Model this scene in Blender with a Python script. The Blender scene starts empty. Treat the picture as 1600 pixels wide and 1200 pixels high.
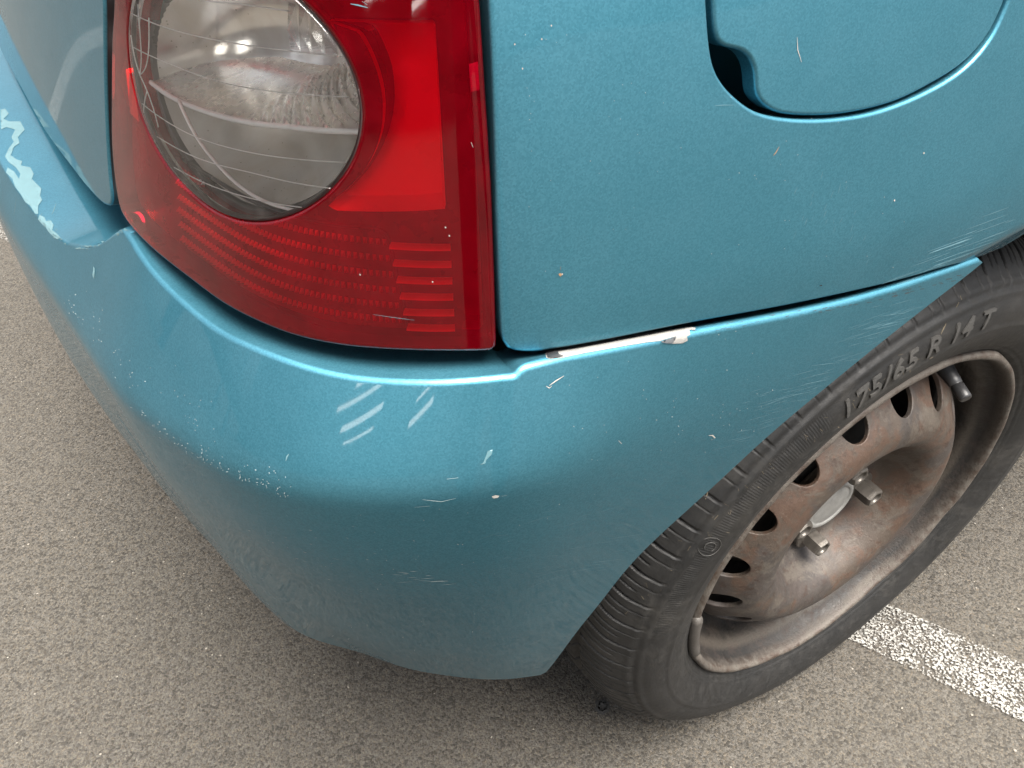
import bpy, bmesh, math, random
import numpy as np
from mathutils import Matrix, Vector
from mathutils.geometry import delaunay_2d_cdt
random.seed(7); RNG = np.random.default_rng(7)
scene = bpy.context.scene
col = scene.collection
# ---------------------------------------------------------------- camera
CAM_LOC = (-.4917, -.2353, .8651); CAM_YAW = .5032; CAM_PITCH = .7281; CAM_ROLL = -.0270
cd = bpy.data.cameras.new('camera'); cam = bpy.data.objects.new('camera', cd); col.objects.link(cam)
_f = Vector((math.sin(CAM_YAW)*math.cos(CAM_PITCH), math.cos(CAM_YAW)*math.cos(CAM_PITCH), -math.sin(CAM_PITCH)))
_r = Vector((math.cos(CAM_YAW), -math.sin(CAM_YAW), 0)); _u = _r.cross(_f)
_c, _s = math.cos(CAM_ROLL), math.sin(CAM_ROLL)
_r2 = _r*_c+_u*_s; _u2 = _u*_c-_r*_s
cam.matrix_world = Matrix(((_r2.x, _u2.x, -_f.x, CAM_LOC[0]), (_r2.y, _u2.y, -_f.y, CAM_LOC[1]), (_r2.z, _u2.z, -_f.z, CAM_LOC[2]), (0, 0, 0, 1)))
cd.sensor_width = 36; cd.lens = 1198.48/1600*36; cd.clip_start = .01; cd.clip_end = 500
scene.camera = cam
# ---------------------------------------------------------------- sky, sun, exposure
SUN_EL = math.radians(75); SUN_AZ = math.radians(165)      # azimuth clockwise from +y
world = bpy.data.worlds.new('World'); scene.world = world; world.use_nodes = True
wn = world.node_tree.nodes; wl = world.node_tree.links
bg = wn['Background']; sky = wn.new('ShaderNodeTexSky'); sky.sky_type = 'NISHITA'; sky.sun_disc = False
sky.sun_elevation = SUN_EL; sky.sun_rotation = SUN_AZ; sky.air_density = 1.0; sky.dust_density = 6.0; sky.ozone_density = 1.0
hs = wn.new('ShaderNodeHueSaturation'); hs.inputs['Saturation'].default_value = .35
wl.new(sky.outputs[0], hs.inputs['Color']); wl.new(hs.outputs[0], bg.inputs['Color']); bg.inputs['Strength'].default_value = .11
sl = bpy.data.lights.new('sun', 'SUN'); sl.energy = 5.0; sl.angle = math.radians(42); sl.color = (1, .95, .88)
sun = bpy.data.objects.new('sun', sl); col.objects.link(sun)
_d = Vector((math.sin(SUN_AZ)*math.cos(SUN_EL), math.cos(SUN_AZ)*math.cos(SUN_EL), math.sin(SUN_EL)))
sun.rotation_euler = _d.to_track_quat('Z', 'Y').to_euler(); sun.location = _d*20
scene.view_settings.view_transform = 'Standard'; scene.view_settings.look = 'None'
scene.view_settings.exposure = 1.80; scene.view_settings.gamma = 1.0; scene.view_settings.use_curve_mapping = False
scene.render.engine = 'CYCLES'
# ---------------------------------------------------------------- body surface (metres; x forward, y away from the kerb side, z up)
def nspline(x, y):
    """natural cubic spline through (x, y); y may be 2-D; returns evaluator with linear extrapolation"""
    x = np.asarray(x, float); y = np.asarray(y, float); n = len(x)
    h = np.diff(x); A = np.zeros((n, n)); B = np.zeros_like(y)
    A[0, 0] = A[-1, -1] = 1
    for i in range(1, n-1):
        A[i, i-1] = h[i-1]; A[i, i] = 2*(h[i-1]+h[i]); A[i, i+1] = h[i]
        B[i] = 6*((y[i+1]-y[i])/h[i]-(y[i]-y[i-1])/h[i-1])
    M = np.linalg.solve(A, B)
    def f(t):
        t = np.asarray(t, float); tc = np.clip(t, x[0], x[-1])
        i = np.clip(np.searchsorted(x, tc)-1, 0, n-2); hi = h[i]
        a = (x[i+1]-tc)/hi; b = (tc-x[i])/hi
        if y.ndim > 1: a, b, hi = a[..., None], b[..., None], hi[..., None]
        return a*y[i]+b*y[i+1]+((a**3-a)*M[i]+(b**3-b)*M[i+1])*hi**2/6
    return f
PLAN = [(2.3,-.040),(1.6,-.052),(1.1,-.058),(.6,-.060),(.25,-.058),(0,-.053),(-.15,-.049),(-.28,-.0435),(-.345,-.0385),(-.388,-.0335),(-.404,-.0265),(-.424,-.012),(-.443,.0055),
        (-.4615,.0325),(-.4765,.0755),(-.486,.112),(-.4925,.157),(-.505,.26),(-.520,.42),(-.529,.58),(-.532,.72)]
PLAN = PLAN + [(x, 1.44-y) for x, y in PLAN[-2::-1]]
def _mkplan():
    p = np.array(PLAN); c = np.r_[0, np.cumsum(np.hypot(*np.diff(p, axis=0).T))]
    d = nspline(c, p)(np.arange(0, c[-1], .002))
    k = np.exp(-.5*(np.arange(-12, 13)/5.)**2); k /= k.sum()
    e = np.vstack([d[:1]+(np.arange(-12, 0)[:, None])*(d[1]-d[0]), d, d[-1:]+(np.arange(1, 13)[:, None])*(d[-1]-d[-2])])
    d = np.stack([np.convolve(e[:, j], k, 'valid') for j in (0, 1)], 1)
    s = np.r_[0, np.cumsum(np.hypot(*np.diff(d, axis=0).T))]
    i0 = np.argmin(np.abs(d[:, 0]+.388)+(d[:, 1] > .3)*9)
    return s-s[i0], d
PS, PD = _mkplan()
PT = np.gradient(PD, PS, axis=0); PT /= np.linalg.norm(PT, axis=1)[:, None]
PN = np.stack([PT[:, 1], -PT[:, 0]], 1)
if PN[len(PN)//2, 0] > 0: PN = -PN
def plan(s):
    f = lambda a: np.interp(s, PS, a)
    return f(PD[:, 0]), f(PD[:, 1]), f(PN[:, 0]), f(PN[:, 1])
SMID = float(PS[np.argmin(np.abs(PD[:, 1]-.72))])
def smooth(a, b, t):
    t = np.clip((np.asarray(t, float)-a)/(b-a), 0, 1); return t*t*(3-2*t)
def fold(s):
    s = np.asarray(s, float); return np.where(s > SMID, 2*SMID-s, s)
def off_upper(s, z):
    s = fold(s); z = np.asarray(z, float)
    w = smooth(-.02, .17, s)
    o = -w*(.24*(z-.68)+.25*np.maximum(z-.80, 0)**2) - (1-w)*(.13*.008*np.logaddexp(0, (z-.672)/.008)+.30*np.maximum(z-.72, 0)**2)
    x = plan(s)[0]
    zl = .655-.12*np.abs(x+.02)**1.0
    t = np.maximum(zl-z, 0); k = (1-w)*smooth(-.24, -.03, x)
    return o-k*(t*.48*smooth(0, .022, t)+t*t*1.0)
_sp = lambda x, y: nspline(x, y)
B_ZC = _sp([-.5,-.05,.0,.05,.14,.22,.35,.9],[.60,.622,.628,.627,.617,.606,.602,.602])
B_OC = _sp([-.6,-.4,-.3,-.2,-.12,-.05,.0,.03,.06,.1,.15,.2,.27,.35,.41,.5,.56,.9],[.002,.002,.002,.005,.009,.017,.0238,.028,.031,.034,.0375,.041,.0435,.047,.051,.0565,.058,.059])
B_MU = _sp([-.6,-.3,-.15,-.05,0,.05,.2,.4,.9],[.05,.05,.09,.22,.34,.46,.50,.55,.58])
B_T = np.array([0,.06,.10,.14,.20,.26,.34])
B_L = _sp([-.5,-.15,.0,.085,.15,.21,.28,.38,.5,.9], np.array([
 [0,.005,.009,.014,.020,.029,.042],[0,.005,.009,.014,.020,.029,.042],[0,.008,.016,.025,.040,.0575,.084],[0,.008,.017,.028,.045,.065,.092],
 [0,.004,.011,.019,.033,.0525,.085],[0,.002,.0065,.0125,.022,.034,.056],[0,.000,.003,.007,.015,.025,.044],
 [0,-.003,-.003,-.001,.006,.014,.030],[0,-.003,-.003,-.001,.006,.014,.030],[0,-.003,-.003,-.001,.006,.014,.030]]))
def _mkbm():
    n = len(B_T); h = np.diff(B_T); A = np.eye(n); R = np.zeros((n, n))
    for i in range(1, n-1):
        A[i, i-1] = h[i-1]; A[i, i] = 2*(h[i-1]+h[i]); A[i, i+1] = h[i]
        R[i, i+1] += 6/h[i]; R[i, i] -= 6/h[i]+6/h[i-1]; R[i, i-1] += 6/h[i-1]
    return np.linalg.solve(A, R)
_BM = _mkbm()
def off_bump(s, z):
    s, z = np.broadcast_arrays(np.asarray(s, float), np.asarray(z, float)); sh = s.shape
    s = np.clip(fold(s).ravel(), -.6, .9); z = z.ravel(); zc = B_ZC(s); d = .0034+.0190*smooth(.01, -.12, s)
    t = zc-z
    sp = lambda v: d*np.logaddexp(0, v/d)
    rows = B_L(s); M = rows @ _BM.T; h = np.diff(B_T); j = np.arange(len(z))
    tt = np.clip(sp(t)-d*np.log(2)*0, 0, B_T[-1]+.06)
    i = np.clip(np.searchsorted(B_T, tt)-1, 0, len(B_T)-2)
    a = (B_T[i+1]-tt)/h[i]; b = 1-a; ac = np.clip(a, 0, 1); bc = np.clip(b, 0, 1)
    L = a*rows[j, i]+b*rows[j, i+1]+((ac**3-ac)*M[j, i]+(bc**3-bc)*M[j, i+1])*h[i]**2/6
    up = sp(-t); mu = B_MU(s)
    o = B_OC(s)-mu*(1.08*up+1.2*up**2)-L
    return o.reshape(sh)
def pos(off, s, z, extra=0.):
    x, y, nx, ny = plan(s); o = off(s, z)+extra
    return np.stack(np.broadcast_arrays(x+nx*o, y+ny*o, np.asarray(z, float)+0*o), -1)
def nrm(off, s, z, e=1e-3):
    s = np.asarray(s, float); z = np.asarray(z, float)
    a = pos(off, s+e, z)-pos(off, s-e, z); b = pos(off, s, z+e)-pos(off, s, z-e)
    n = np.cross(b, a); n /= np.linalg.norm(n, axis=-1)[..., None]
    x, y, nx, ny = plan(s)
    sg = np.sign(n[..., 0]*nx+n[..., 1]*ny); return n*sg[..., None]
# ---------------------------------------------------------------- panel outlines on the body surface, (s, z) in metres
FENDER_L = [(-0.00965, 0.79759), (-0.00918, 0.78447), (-0.00791, 0.76169), (-0.00629, 0.73401), (-0.00527, 0.71005), (-0.00479, 0.69164), (-0.00504, 0.68316), (-0.00661, 0.67874), (-0.01068, 0.67595), (-0.01788, 0.67359), (-0.02771, 0.67189), (-0.05484, 0.66718), (-0.09372, 0.66188), (-0.1371, 0.65495), (-0.19156, 0.64609), (-0.23919, 0.63947), (-0.27819, 0.63371), (-0.32162, 0.61634), (-0.36797, 0.59948), (-0.37302, 0.61251)]
FILLER = [(-0.09129, 0.78792), (-0.09307, 0.77623), (-0.09593, 0.76647), (-0.10128, 0.75913), (-0.10757, 0.7536), (-0.11559, 0.74827), (-0.12695, 0.74381), (-0.14202, 0.73995), (-0.15945, 0.73702), (-0.17752, 0.73547), (-0.19592, 0.73597), (-0.2145, 0.73838), (-0.22916, 0.74217), (-0.23936, 0.7476), (-0.24653, 0.75553), (-0.25044, 0.76623)]
FLAP = [(-0.09426, 0.7872), (-0.09529, 0.77956), (-0.09666, 0.77531), (-0.09933, 0.77266), (-0.10566, 0.77046), (-0.11015, 0.7683), (-0.11342, 0.76478), (-0.11548, 0.75962), (-0.11675, 0.75378), (-0.11966, 0.74982), (-0.12478, 0.74607), (-0.13316, 0.74283), (-0.14677, 0.73973), (-0.16085, 0.73749), (-0.17893, 0.73622), (-0.19741, 0.73675), (-0.21395, 0.73958), (-0.2286, 0.74339), (-0.23881, 0.74882), (-0.24589, 0.756), (-0.25015, 0.76594)]
LAMP = [(0.20481, 0.77712), (0.2143, 0.76133), (0.22685, 0.73468), (0.23713, 0.70844), (0.23861, 0.68923), (0.23483, 0.67931), (0.2217, 0.67642), (0.18852, 0.67813), (0.14658, 0.67938), (0.12568, 0.67911), (0.10007, 0.67944), (0.08311, 0.67907), (0.06828, 0.67892), (0.05198, 0.67903), (0.03647, 0.67954), (0.01647, 0.67964), (0.00034, 0.67835), (-0.00199, 0.67911), (-0.00268, 0.68218), (-0.00303, 0.69196), (-0.00486, 0.74094), (-0.00519, 0.77179), (-0.00559, 0.79838)]
WINDOW = [(0.18958, 0.76659), (0.18971, 0.75462), (0.18491, 0.74085), (0.17476, 0.73205), (0.15992, 0.72416), (0.1396, 0.72017), (0.11947, 0.71997), (0.09785, 0.72268), (0.08332, 0.72605), (0.07036, 0.73075), (0.05842, 0.73739), (0.0511, 0.74477), (0.04639, 0.75367), (0.04402, 0.76201), (0.04363, 0.77183), (0.04562, 0.78109), (0.04939, 0.789), (0.05477, 0.79449)]
BOOT = [(0.22451, 0.77318), (0.23621, 0.74557), (0.24726, 0.71397), (0.25361, 0.68665), (0.25389, 0.6779), (0.2574, 0.67247), (0.26664, 0.66781), (0.2806, 0.66449), (0.31442, 0.66117), (0.36772, 0.65854), (0.43576, 0.655), (0.53762, 0.65376), (0.66701, 0.64311)]
RIDGE = [(-0.29301, 0.6297), (-0.24046, 0.63411), (-0.17803, 0.64204), (-0.09837, 0.6565), (-0.06391, 0.66302), (-0.02698, 0.67036), (-0.01314, 0.67141), (-0.01055, 0.67087), (-0.0079, 0.66932), (-0.00364, 0.6696), (0.01218, 0.67048), (0.03047, 0.67019), (0.05024, 0.66946), (0.07141, 0.66958), (0.09632, 0.66947), (0.1252, 0.66782), (0.16511, 0.66833), (0.20984, 0.67088), (0.22429, 0.67083), (0.23206, 0.66785), (0.24936, 0.6559), (0.27423, 0.6442), (0.30369, 0.63448), (0.33439, 0.62964), (0.40349, 0.62652), (0.45898, 0.6266)]
ARCHB = [(-0.29665, 0.62891), (-0.28182, 0.62282), (-0.23819, 0.60603), (-0.19679, 0.58732), (-0.15798, 0.56517), (-0.12187, 0.53475), (-0.08681, 0.49646), (-0.06841, 0.45181), (-0.05712, 0.41039), (-0.05094, 0.35927), (-0.04846, 0.32675)]
BOT = [(-0.04279, 0.32223), (-0.01596, 0.34936), (0.00869, 0.35915), (0.05103, 0.35247), (0.08954, 0.3431), (0.14211, 0.31862), (0.16195, 0.33658)]
# ---------------------------------------------------------------- material helpers
class NT:
    def __init__(self, name):
        self.m = bpy.data.materials.new(name); self.m.use_nodes = True
        self.t = self.m.node_tree; self.t.nodes.clear()
        self.out = self.t.nodes.new('ShaderNodeOutputMaterial')
    def n(self, kind, **kw):
        nd = self.t.nodes.new('ShaderNode'+kind)
        for k, v in kw.items():
            if k.startswith('_'): setattr(nd, k[1:], v)
            else: self.set(nd.inputs[k.replace('0', ' ') if k.replace('0', ' ') in nd.inputs else k], v)
        return nd
    def set(self, sock, v):
        if isinstance(v, bpy.types.NodeSocket): self.t.links.new(v, sock)
        elif isinstance(v, bpy.types.Node): self.t.links.new(v.outputs[0], sock)
        else:
            if hasattr(sock.default_value, '__len__') and not hasattr(v, '__len__'): v = (v,)*len(sock.default_value)
            if hasattr(v, '__len__') and len(v) == 3 and len(sock.default_value) == 4: v = (*v, 1)
            sock.default_value = v
    def coord(self, which='Object'): return self.n('TexCoord').outputs[which]
    def math(self, op, a, b=0., c=0.):
        nd = self.n('Math', _operation=op); self.set(nd.inputs[0], a); self.set(nd.inputs[1], b); self.set(nd.inputs[2], c); return nd.outputs[0]
    def noise(self, vec, scale, detail=4., rough=.55, dist=0.):
        nd = self.n('TexNoise', Vector=vec, Scale=scale, Detail=detail, Roughness=rough, Distortion=dist); return nd.outputs[0]
    def voro(self, vec, scale, feature='F1', rnd=1.):
        nd = self.n('TexVoronoi', _feature=feature, Vector=vec, Scale=scale, Randomness=rnd); return nd
    def ramp(self, fac, stops, interp='LINEAR'):
        nd = self.n('ValToRGB', Fac=fac); cr = nd.color_ramp; cr.interpolation = interp
        while len(cr.elements) < len(stops): cr.elements.new(.5)
        for e, (p, c) in zip(cr.elements, stops):
            e.position = p; e.color = (c, c, c, 1) if not hasattr(c, '__len__') else (*c, 1)
        return nd.outputs[0]
    def mix(self, fac, a, b, blend='MIX'):
        nd = self.n('Mix', _data_type='RGBA', _blend_type=blend)
        self.set(nd.inputs[0], fac); self.set(nd.inputs[6], a); self.set(nd.inputs[7], b); return nd.outputs[2]
    def maprange(self, v, a, b, c=0., d=1.):
        nd = self.n('MapRange', Value=v); nd.clamp = True
        for i, q in zip((1, 2, 3, 4), (a, b, c, d)): self.set(nd.inputs[i], q)
        return nd.outputs[0]
    def bump(self, h, strength=.5, dist=.001, normal=None):
        nd = self.n('Bump', Height=h, Strength=strength, Distance=dist)
        if normal is not None: self.set(nd.inputs['Normal'], normal)
        return nd.outputs[0]
    def pbsdf(self, **kw):
        p = self.n('BsdfPrincipled')
        for k, v in kw.items(): self.set(p.inputs[k.replace('_', ' ')], v)
        return p
    def done(self, sh):
        self.t.links.new(sh.outputs[0] if isinstance(sh, bpy.types.Node) else sh, self.out.inputs[0]); return self.m
def simple(name, color, rough=.5, metal=0., var=.25, scale=60., bump=0.):
    N = NT(name); v = N.coord()
    nz = N.noise(v, scale, 5)
    c = N.mix(nz, tuple(x*(1-var) for x in color), tuple(x*(1+var) for x in color))
    kw = dict(Base_Color=c, Roughness=N.maprange(nz, .3, .7, max(rough-.08, .02), rough+.08), Metallic=metal)
    if bump: kw['Normal'] = N.bump(N.noise(v, scale*4, 5), .6, bump)
    return N.done(N.pbsdf(**kw))
def paint():
    N = NT('teal_metallic_paint'); v = N.coord()
    fl = N.voro(v, 1500)                                    # metal flakes
    fv = N.n('SeparateColor', Color=fl.outputs['Color']).outputs[0]
    big = N.noise(v, 7, 4); film = N.noise(v, 35, 6, .65)
    base = N.mix(fv, (.054, .196, .264), (.076, .246, .324))
    base = N.mix(N.math('MULTIPLY', N.maprange(big, .35, .75), .25), base, (.050, .190, .256))
    dust = N.math('MULTIPLY', N.maprange(film, .42, .75), .035)
    base = N.mix(dust, base, (.20, .19, .165))
    nv = N.n('NormalMap'); nm = N.bump(fv, .07, .0004)
    p = N.pbsdf(Base_Color=base, Metallic=.88, Roughness=N.maprange(film, .3, .8, .47, .53), Normal=nm,
                Specular_Tint=(.07, .16, .20), Coat_Weight=.75, Coat_Roughness=N.maprange(film, .35, .75, .02, .05), Coat_IOR=1.36)
    N.t.nodes.remove(nv)
    return N.done(p)
def red_lens():
    N = NT('red_lamp_plastic'); v = N.coord()
    film = N.noise(v, 60, 6, .65)
    tr = N.n('BsdfTransparent', Color=(.93, .004, .040)); gl = N.n('BsdfGlossy', Color=(1, 1, 1), Roughness=N.maprange(film, .35, .8, .02, .12))
    df = N.n('BsdfDiffuse', Color=(.80, .002, .022))
    m0 = N.n('MixShader', Fac=N.maprange(film, .35, .85, .05, .11)); N.set(m0.inputs[1], tr); N.set(m0.inputs[2], df)
    fr = N.n('Fresnel', IOR=1.40)
    m = N.n('MixShader', Fac=fr); N.set(m.inputs[1], m0); N.set(m.inputs[2], gl); return N.done(m)
def clear_lens():
    N = NT('clear_lamp_plastic'); v = N.coord()
    film = N.noise(v, 80, 6, .7)
    tr = N.n('BsdfTransparent', Color=(.97, .96, .94)); gl = N.n('BsdfGlossy', Color=(1, 1, 1), Roughness=.03)
    df = N.n('BsdfDiffuse', Color=(.5, .47, .43))
    m0 = N.n('MixShader', Fac=N.maprange(film, .45, .9, .0, .07)); N.set(m0.inputs[1], tr); N.set(m0.inputs[2], df)
    fr = N.n('Fresnel', IOR=1.49)
    m = N.n('MixShader', Fac=fr); N.set(m.inputs[1], m0); N.set(m.inputs[2], gl); return N.done(m)
def asphalt():
    N = NT('asphalt'); v = N.coord()
    warp = N.n('VectorMath', _operation='MULTIPLY_ADD'); nzc = N.n('TexNoise', Vector=v, Scale=260., Detail=3.)
    N.set(warp.inputs[0], nzc.outputs['Color']); N.set(warp.inputs[1], (.0030,)*3); N.set(warp.inputs[2], v); w = warp.outputs[0]
    v1 = N.voro(w, 360); c1 = N.n('SeparateColor', Color=v1.outputs['Color']); v2 = N.voro(w, 760); c2 = N.n('SeparateColor', Color=v2.outputs['Color'])
    g = N.noise(v, 900, 4, .65); big = N.noise(v, 2.0, 5, .6); mid = N.noise(v, 26, 5, .65); f = N.noise(v, 330, 5, .7)
    t1 = N.ramp(c1.outputs[0], [(0, .42), (.16, .56), (.30, .82), (.65, 1.0), (1, 1.18)])
    t2 = N.ramp(c2.outputs[0], [(0, .5), (.25, .84), (.7, 1.05), (1, 1.28)])
    tone = N.math('MULTIPLY', N.math('MULTIPLY', t1, t2), N.maprange(f, .25, .75, .68, 1.32)); tone = N.math('MULTIPLY', tone, N.maprange(g, .25, .75, .75, 1.25))
    tint = N.mix(c1.outputs[1], (.0668, .0597, .0489), (.0620, .0579, .0513)); tint = N.mix(N.math('MULTIPLY', N.math('GREATER_THAN', c2.outputs[1], .86), .5), tint, (.0776, .0597, .0394))
    cb = N.n('VectorMath', _operation='SCALE'); N.set(cb.inputs[0], tint); N.set(cb.inputs['Scale'], tone); c = cb.outputs[0]
    c = N.mix(N.math('MULTIPLY', N.maprange(big, .35, .7), .28), c, (.0489, .0441, .0370))
    c = N.mix(N.math('MULTIPLY', N.maprange(mid, .55, .8), .22), c, (.0298, .0269, .0227))
    sp = N.voro(v, 62); near = N.math('LESS_THAN', sp.outputs['Distance'], N.maprange(f, .3, .7, .03, .10))
    c = N.mix(N.math('MULTIPLY', near, N.math('GREATER_THAN', N.n('SeparateColor', Color=sp.outputs['Color']).outputs[1], .70)), c, (.1790, .1641, .1402))
    h = N.math('ADD', N.math('MULTIPLY', v1.outputs['Distance'], -1.1), N.math('ADD', N.math('MULTIPLY', v2.outputs['Distance'], -.5), N.math('MULTIPLY', f, .8)))
    return N.done(N.pbsdf(Base_Color=c, Roughness=.9, Specular_IOR_Level=.25, Normal=N.bump(h, .7, .0016)))
def line_paint():
    N = NT('worn_white_road_paint'); v = N.coord()
    f = N.noise(v, 300, 6, .75); m = N.noise(v, 30, 4)
    vo = N.voro(v, 330)
    mask = N.math('ADD', f, N.math('ADD', N.math('MULTIPLY', N.math('SUBTRACT', m, .5), .22), N.math('MULTIPLY', N.math('SUBTRACT', vo.outputs['Distance'], .45), -.18)))
    a = N.maprange(mask, .490, .525)
    uv = N.coord('UV'); ed = N.n('SeparateXYZ', Vector=uv).outputs[1]
    edge = N.math('SUBTRACT', .5, N.math('ABSOLUTE', N.math('SUBTRACT', ed, .5)))
    a = N.math('MULTIPLY', a, N.maprange(N.math('ADD', N.math('MULTIPLY', edge, 9.), N.math('MULTIPLY', f, 1.3)), .62, .72))
    c = N.mix(N.noise(v, 300, 4), (.1517, .1443, .1296), (.2104, .2055, .1908))
    p = N.pbsdf(Base_Color=c, Roughness=.7, Alpha=a, Normal=N.bump(f, .5, .0012)); return N.done(p)
def rubber(name='tyre_rubber', c0=(.0041, .0041, .0039), c1=(.0156, .0143, .0129), dust=.5):
    N = NT(name); v = N.coord()
    a = N.noise(v, 26, 6, .65); b = N.noise(v, 150, 5, .6); g = N.noise(v, 700, 3)
    c = N.mix(N.math('MULTIPLY', N.maprange(a, .38, .68), dust), c0, c1)
    st = N.noise(v, 9, 7, .75, 1.2); c = N.mix(N.math('MULTIPLY', N.maprange(st, .52, .68), .55), c, (.0426, .0394, .0344))
    c = N.mix(N.math('MULTIPLY', N.maprange(b, .55, .72), .35), c, (.0248, .0225, .0190))
    return N.done(N.pbsdf(Base_Color=c, Roughness=N.maprange(b, .3, .7, .52, .75), Normal=N.bump(N.math('ADD', b, N.math('MULTIPLY', g, .4)), .35, .0006)))
def rust(name='rusty_wheel_steel'):
    N = NT(name); v = N.coord()
    a = N.noise(v, 14, 6, .62, .6); b = N.noise(v, 70, 6, .7, .3); d = N.noise(v, 9, 5, .6, .5); g = N.noise(v, 420, 4)
    xyz = N.n('SeparateXYZ', Vector=v); R = N.n('VectorMath', _operation='LENGTH', Vector=N.n('CombineXYZ', X=xyz.outputs[0], Z=xyz.outputs[2])).outputs['Value']
    e = N.noise(v, 38, 7, .72, .4)
    base = N.mix(b, (.0384, .0285, .0217), (.0607, .0458, .0347)); rst = N.mix(b, (.044, .0265, .0180), (.072, .0430, .0290))
    c = N.mix(N.maprange(e, .48, .54), base, rst)
    c = N.mix(N.math('MULTIPLY', N.maprange(d, .50, .55), .8), c, N.mix(b, (.022, .019, .018), (.046, .040, .036)))
    c = N.mix(N.math('MULTIPLY', N.maprange(N.noise(v, 24, 8, .75, .6), .53, .60), .7), c, N.mix(b, (.060, .050, .040), (.086, .074, .060)))
    c = N.mix(N.math('MULTIPLY', N.maprange(N.noise(v, 60, 8, .75, .4), .56, .62), .7), c, (.030, .0165, .011))
    c = N.mix(N.math('MULTIPLY', N.maprange(R, .070, .058), N.maprange(a, .3, .55, .4, .95)), c, (.0248, .0260, .0285))
    c = N.mix(N.math('MULTIPLY', N.maprange(g, .60, .72), .5), c, (.1053, .0867, .0681))
    c = N.mix(N.math('MULTIPLY', N.maprange(N.noise(v, 130, 5, .7), .60, .66), .55), c, (.0279, .0161, .0112))
    return N.done(N.pbsdf(Base_Color=c, Roughness=N.maprange(b, .3, .7, .45, .72), Metallic=.12, Normal=N.bump(N.math('ADD', e, N.math('ADD', b, N.math('MULTIPLY', g, .4))), .5, .0012)))
M = {}
M['paint'] = paint(); M['red'] = red_lens(); M['clear'] = clear_lens(); M['asphalt'] = asphalt(); M['line'] = line_paint()
M['rubber'] = rubber(); M['rust'] = rust()
M['letter'] = rubber('tyre_letter_rubber', (.036, .035, .033), (.050, .047, .043), .6)
M['dark'] = simple('dark_underbody', (.012, .012, .012), .8)
M['black'] = simple('black_plastic', (.020, .020, .021), .45)
M['paint_in'] = simple('teal_paint_shaded', (.012, .060, .075), .55, .3)  # body teal darkened, recess shade put into the colour behind the flap
M['rim'] = None
def rim_mat():
    N = NT('rim_steel'); v = N.coord(); xyz = N.n('SeparateXYZ', Vector=v)
    R = N.n('VectorMath', _operation='LENGTH', Vector=N.n('CombineXYZ', X=xyz.outputs[0], Z=xyz.outputs[2])).outputs['Value']
    a = N.noise(v, 24, 6, .65, .5); b = N.noise(v, 95, 6, .7); g = N.noise(v, 480, 4)
    ringm = N.maprange(N.math('ABSOLUTE', N.math('SUBTRACT', N.math('ADD', R, N.math('MULTIPLY', N.math('SUBTRACT', a, .5), .006)), .1800)), .0012, .0040, 1., 0.)
    brl = N.mix(N.maprange(a, .42, .60), (.0075, .0066, .0058), (.0175, .0136, .0108))
    brl = N.mix(ringm, brl, N.mix(b, (.0276, .0225, .0175), (.0464, .0388, .0301)))
    brl = N.mix(N.math('MULTIPLY', N.maprange(b, .5, .68), .5), brl, (.0288, .0165, .0121))
    lip = N.mix(N.maprange(b, .38, .60), (.0376, .0246, .0175), (.0752, .0657, .0547)); lip = N.mix(N.maprange(g, .58, .72), lip, (.0250, .0213, .0175))
    c = N.mix(N.maprange(R, .1868, .1885), brl, lip)
    return N.done(N.pbsdf(Base_Color=c, Roughness=N.maprange(b, .3, .7, .5, .8), Metallic=.1, Normal=N.bump(N.math('ADD', b, g), .4, .0012)))
M['rim'] = rim_mat()
M['alu'] = simple('dull_hub_metal', (.19, .188, .178), .5, .25, .35, 120., .0006)
M['bolt'] = simple('bolt_steel', (.085, .076, .066), .42, .55, .35, 160., .0003)
M['weight'] = simple('lead_weight', (.060, .054, .048), .55, .2, .45, 90., .0006)
M['housing'] = simple('lamp_housing', (.35,.34,.33), .3, .5)
def chrome(name, c0, c1, rough=.16, spots=.5, red=0.):
    N = NT(name); v = N.coord(); a = N.noise(v, 22, 5, .6, .5); b = N.noise(v, 160, 5, .65); g = N.voro(v, 300)
    c = N.mix(N.maprange(a, .40, .62), c0, c1)
    sp = N.math('MULTIPLY', N.math('LESS_THAN', g.outputs['Distance'], .10), N.math('GREATER_THAN', a, .50)); c = N.mix(N.math('MULTIPLY', sp, spots), c, (.12, .08, .06))
    if red: c = N.mix(N.maprange(N.noise(v, 75, 5, .6), .68, .70, 0, red), c, (.40, .06, .06))
    return N.done(N.pbsdf(Base_Color=c, Metallic=.58, Roughness=N.maprange(b, .3, .7, rough*.8, rough*1.5)))
M['chrome'] = chrome('lamp_bowl_silvering', (.96, .95, .93), (.80, .75, .68), .13)
M['chrome_shelf'] = chrome('lamp_shelf_silvering', (.95, .94, .91), (.82, .78, .71), .24, .4, .8)
M['bright'] = simple('clear_plastic_edge', (.85, .84, .82), .15, 0., .1)
M['seam'] = simple('lamp_seam', (.05, .03, .03), .4)
M['bezel'] = simple('lamp_bezel', (.085, .08, .08), .3, .2)
M['reflector_white'] = simple('lamp_reflector', (.93, .92, .91), .3, 0., .04)
M['prism'] = simple('lamp_prisms', (.80, .79, .78), .10, .3, .1)
def bulbm():
    N = NT('bulb_glass'); tr = N.n('BsdfTransparent', Color=(.93, .93, .95)); gl = N.n('BsdfGlossy', Color=(1, 1, 1), Roughness=.03); m = N.n('MixShader', Fac=N.maprange(N.n('LayerWeight', Blend=.35).outputs[1], 0, 1, .12, .9)); N.set(m.inputs[1], tr); N.set(m.inputs[2], gl); return N.done(m)
M['bulb'] = bulbm()
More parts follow.
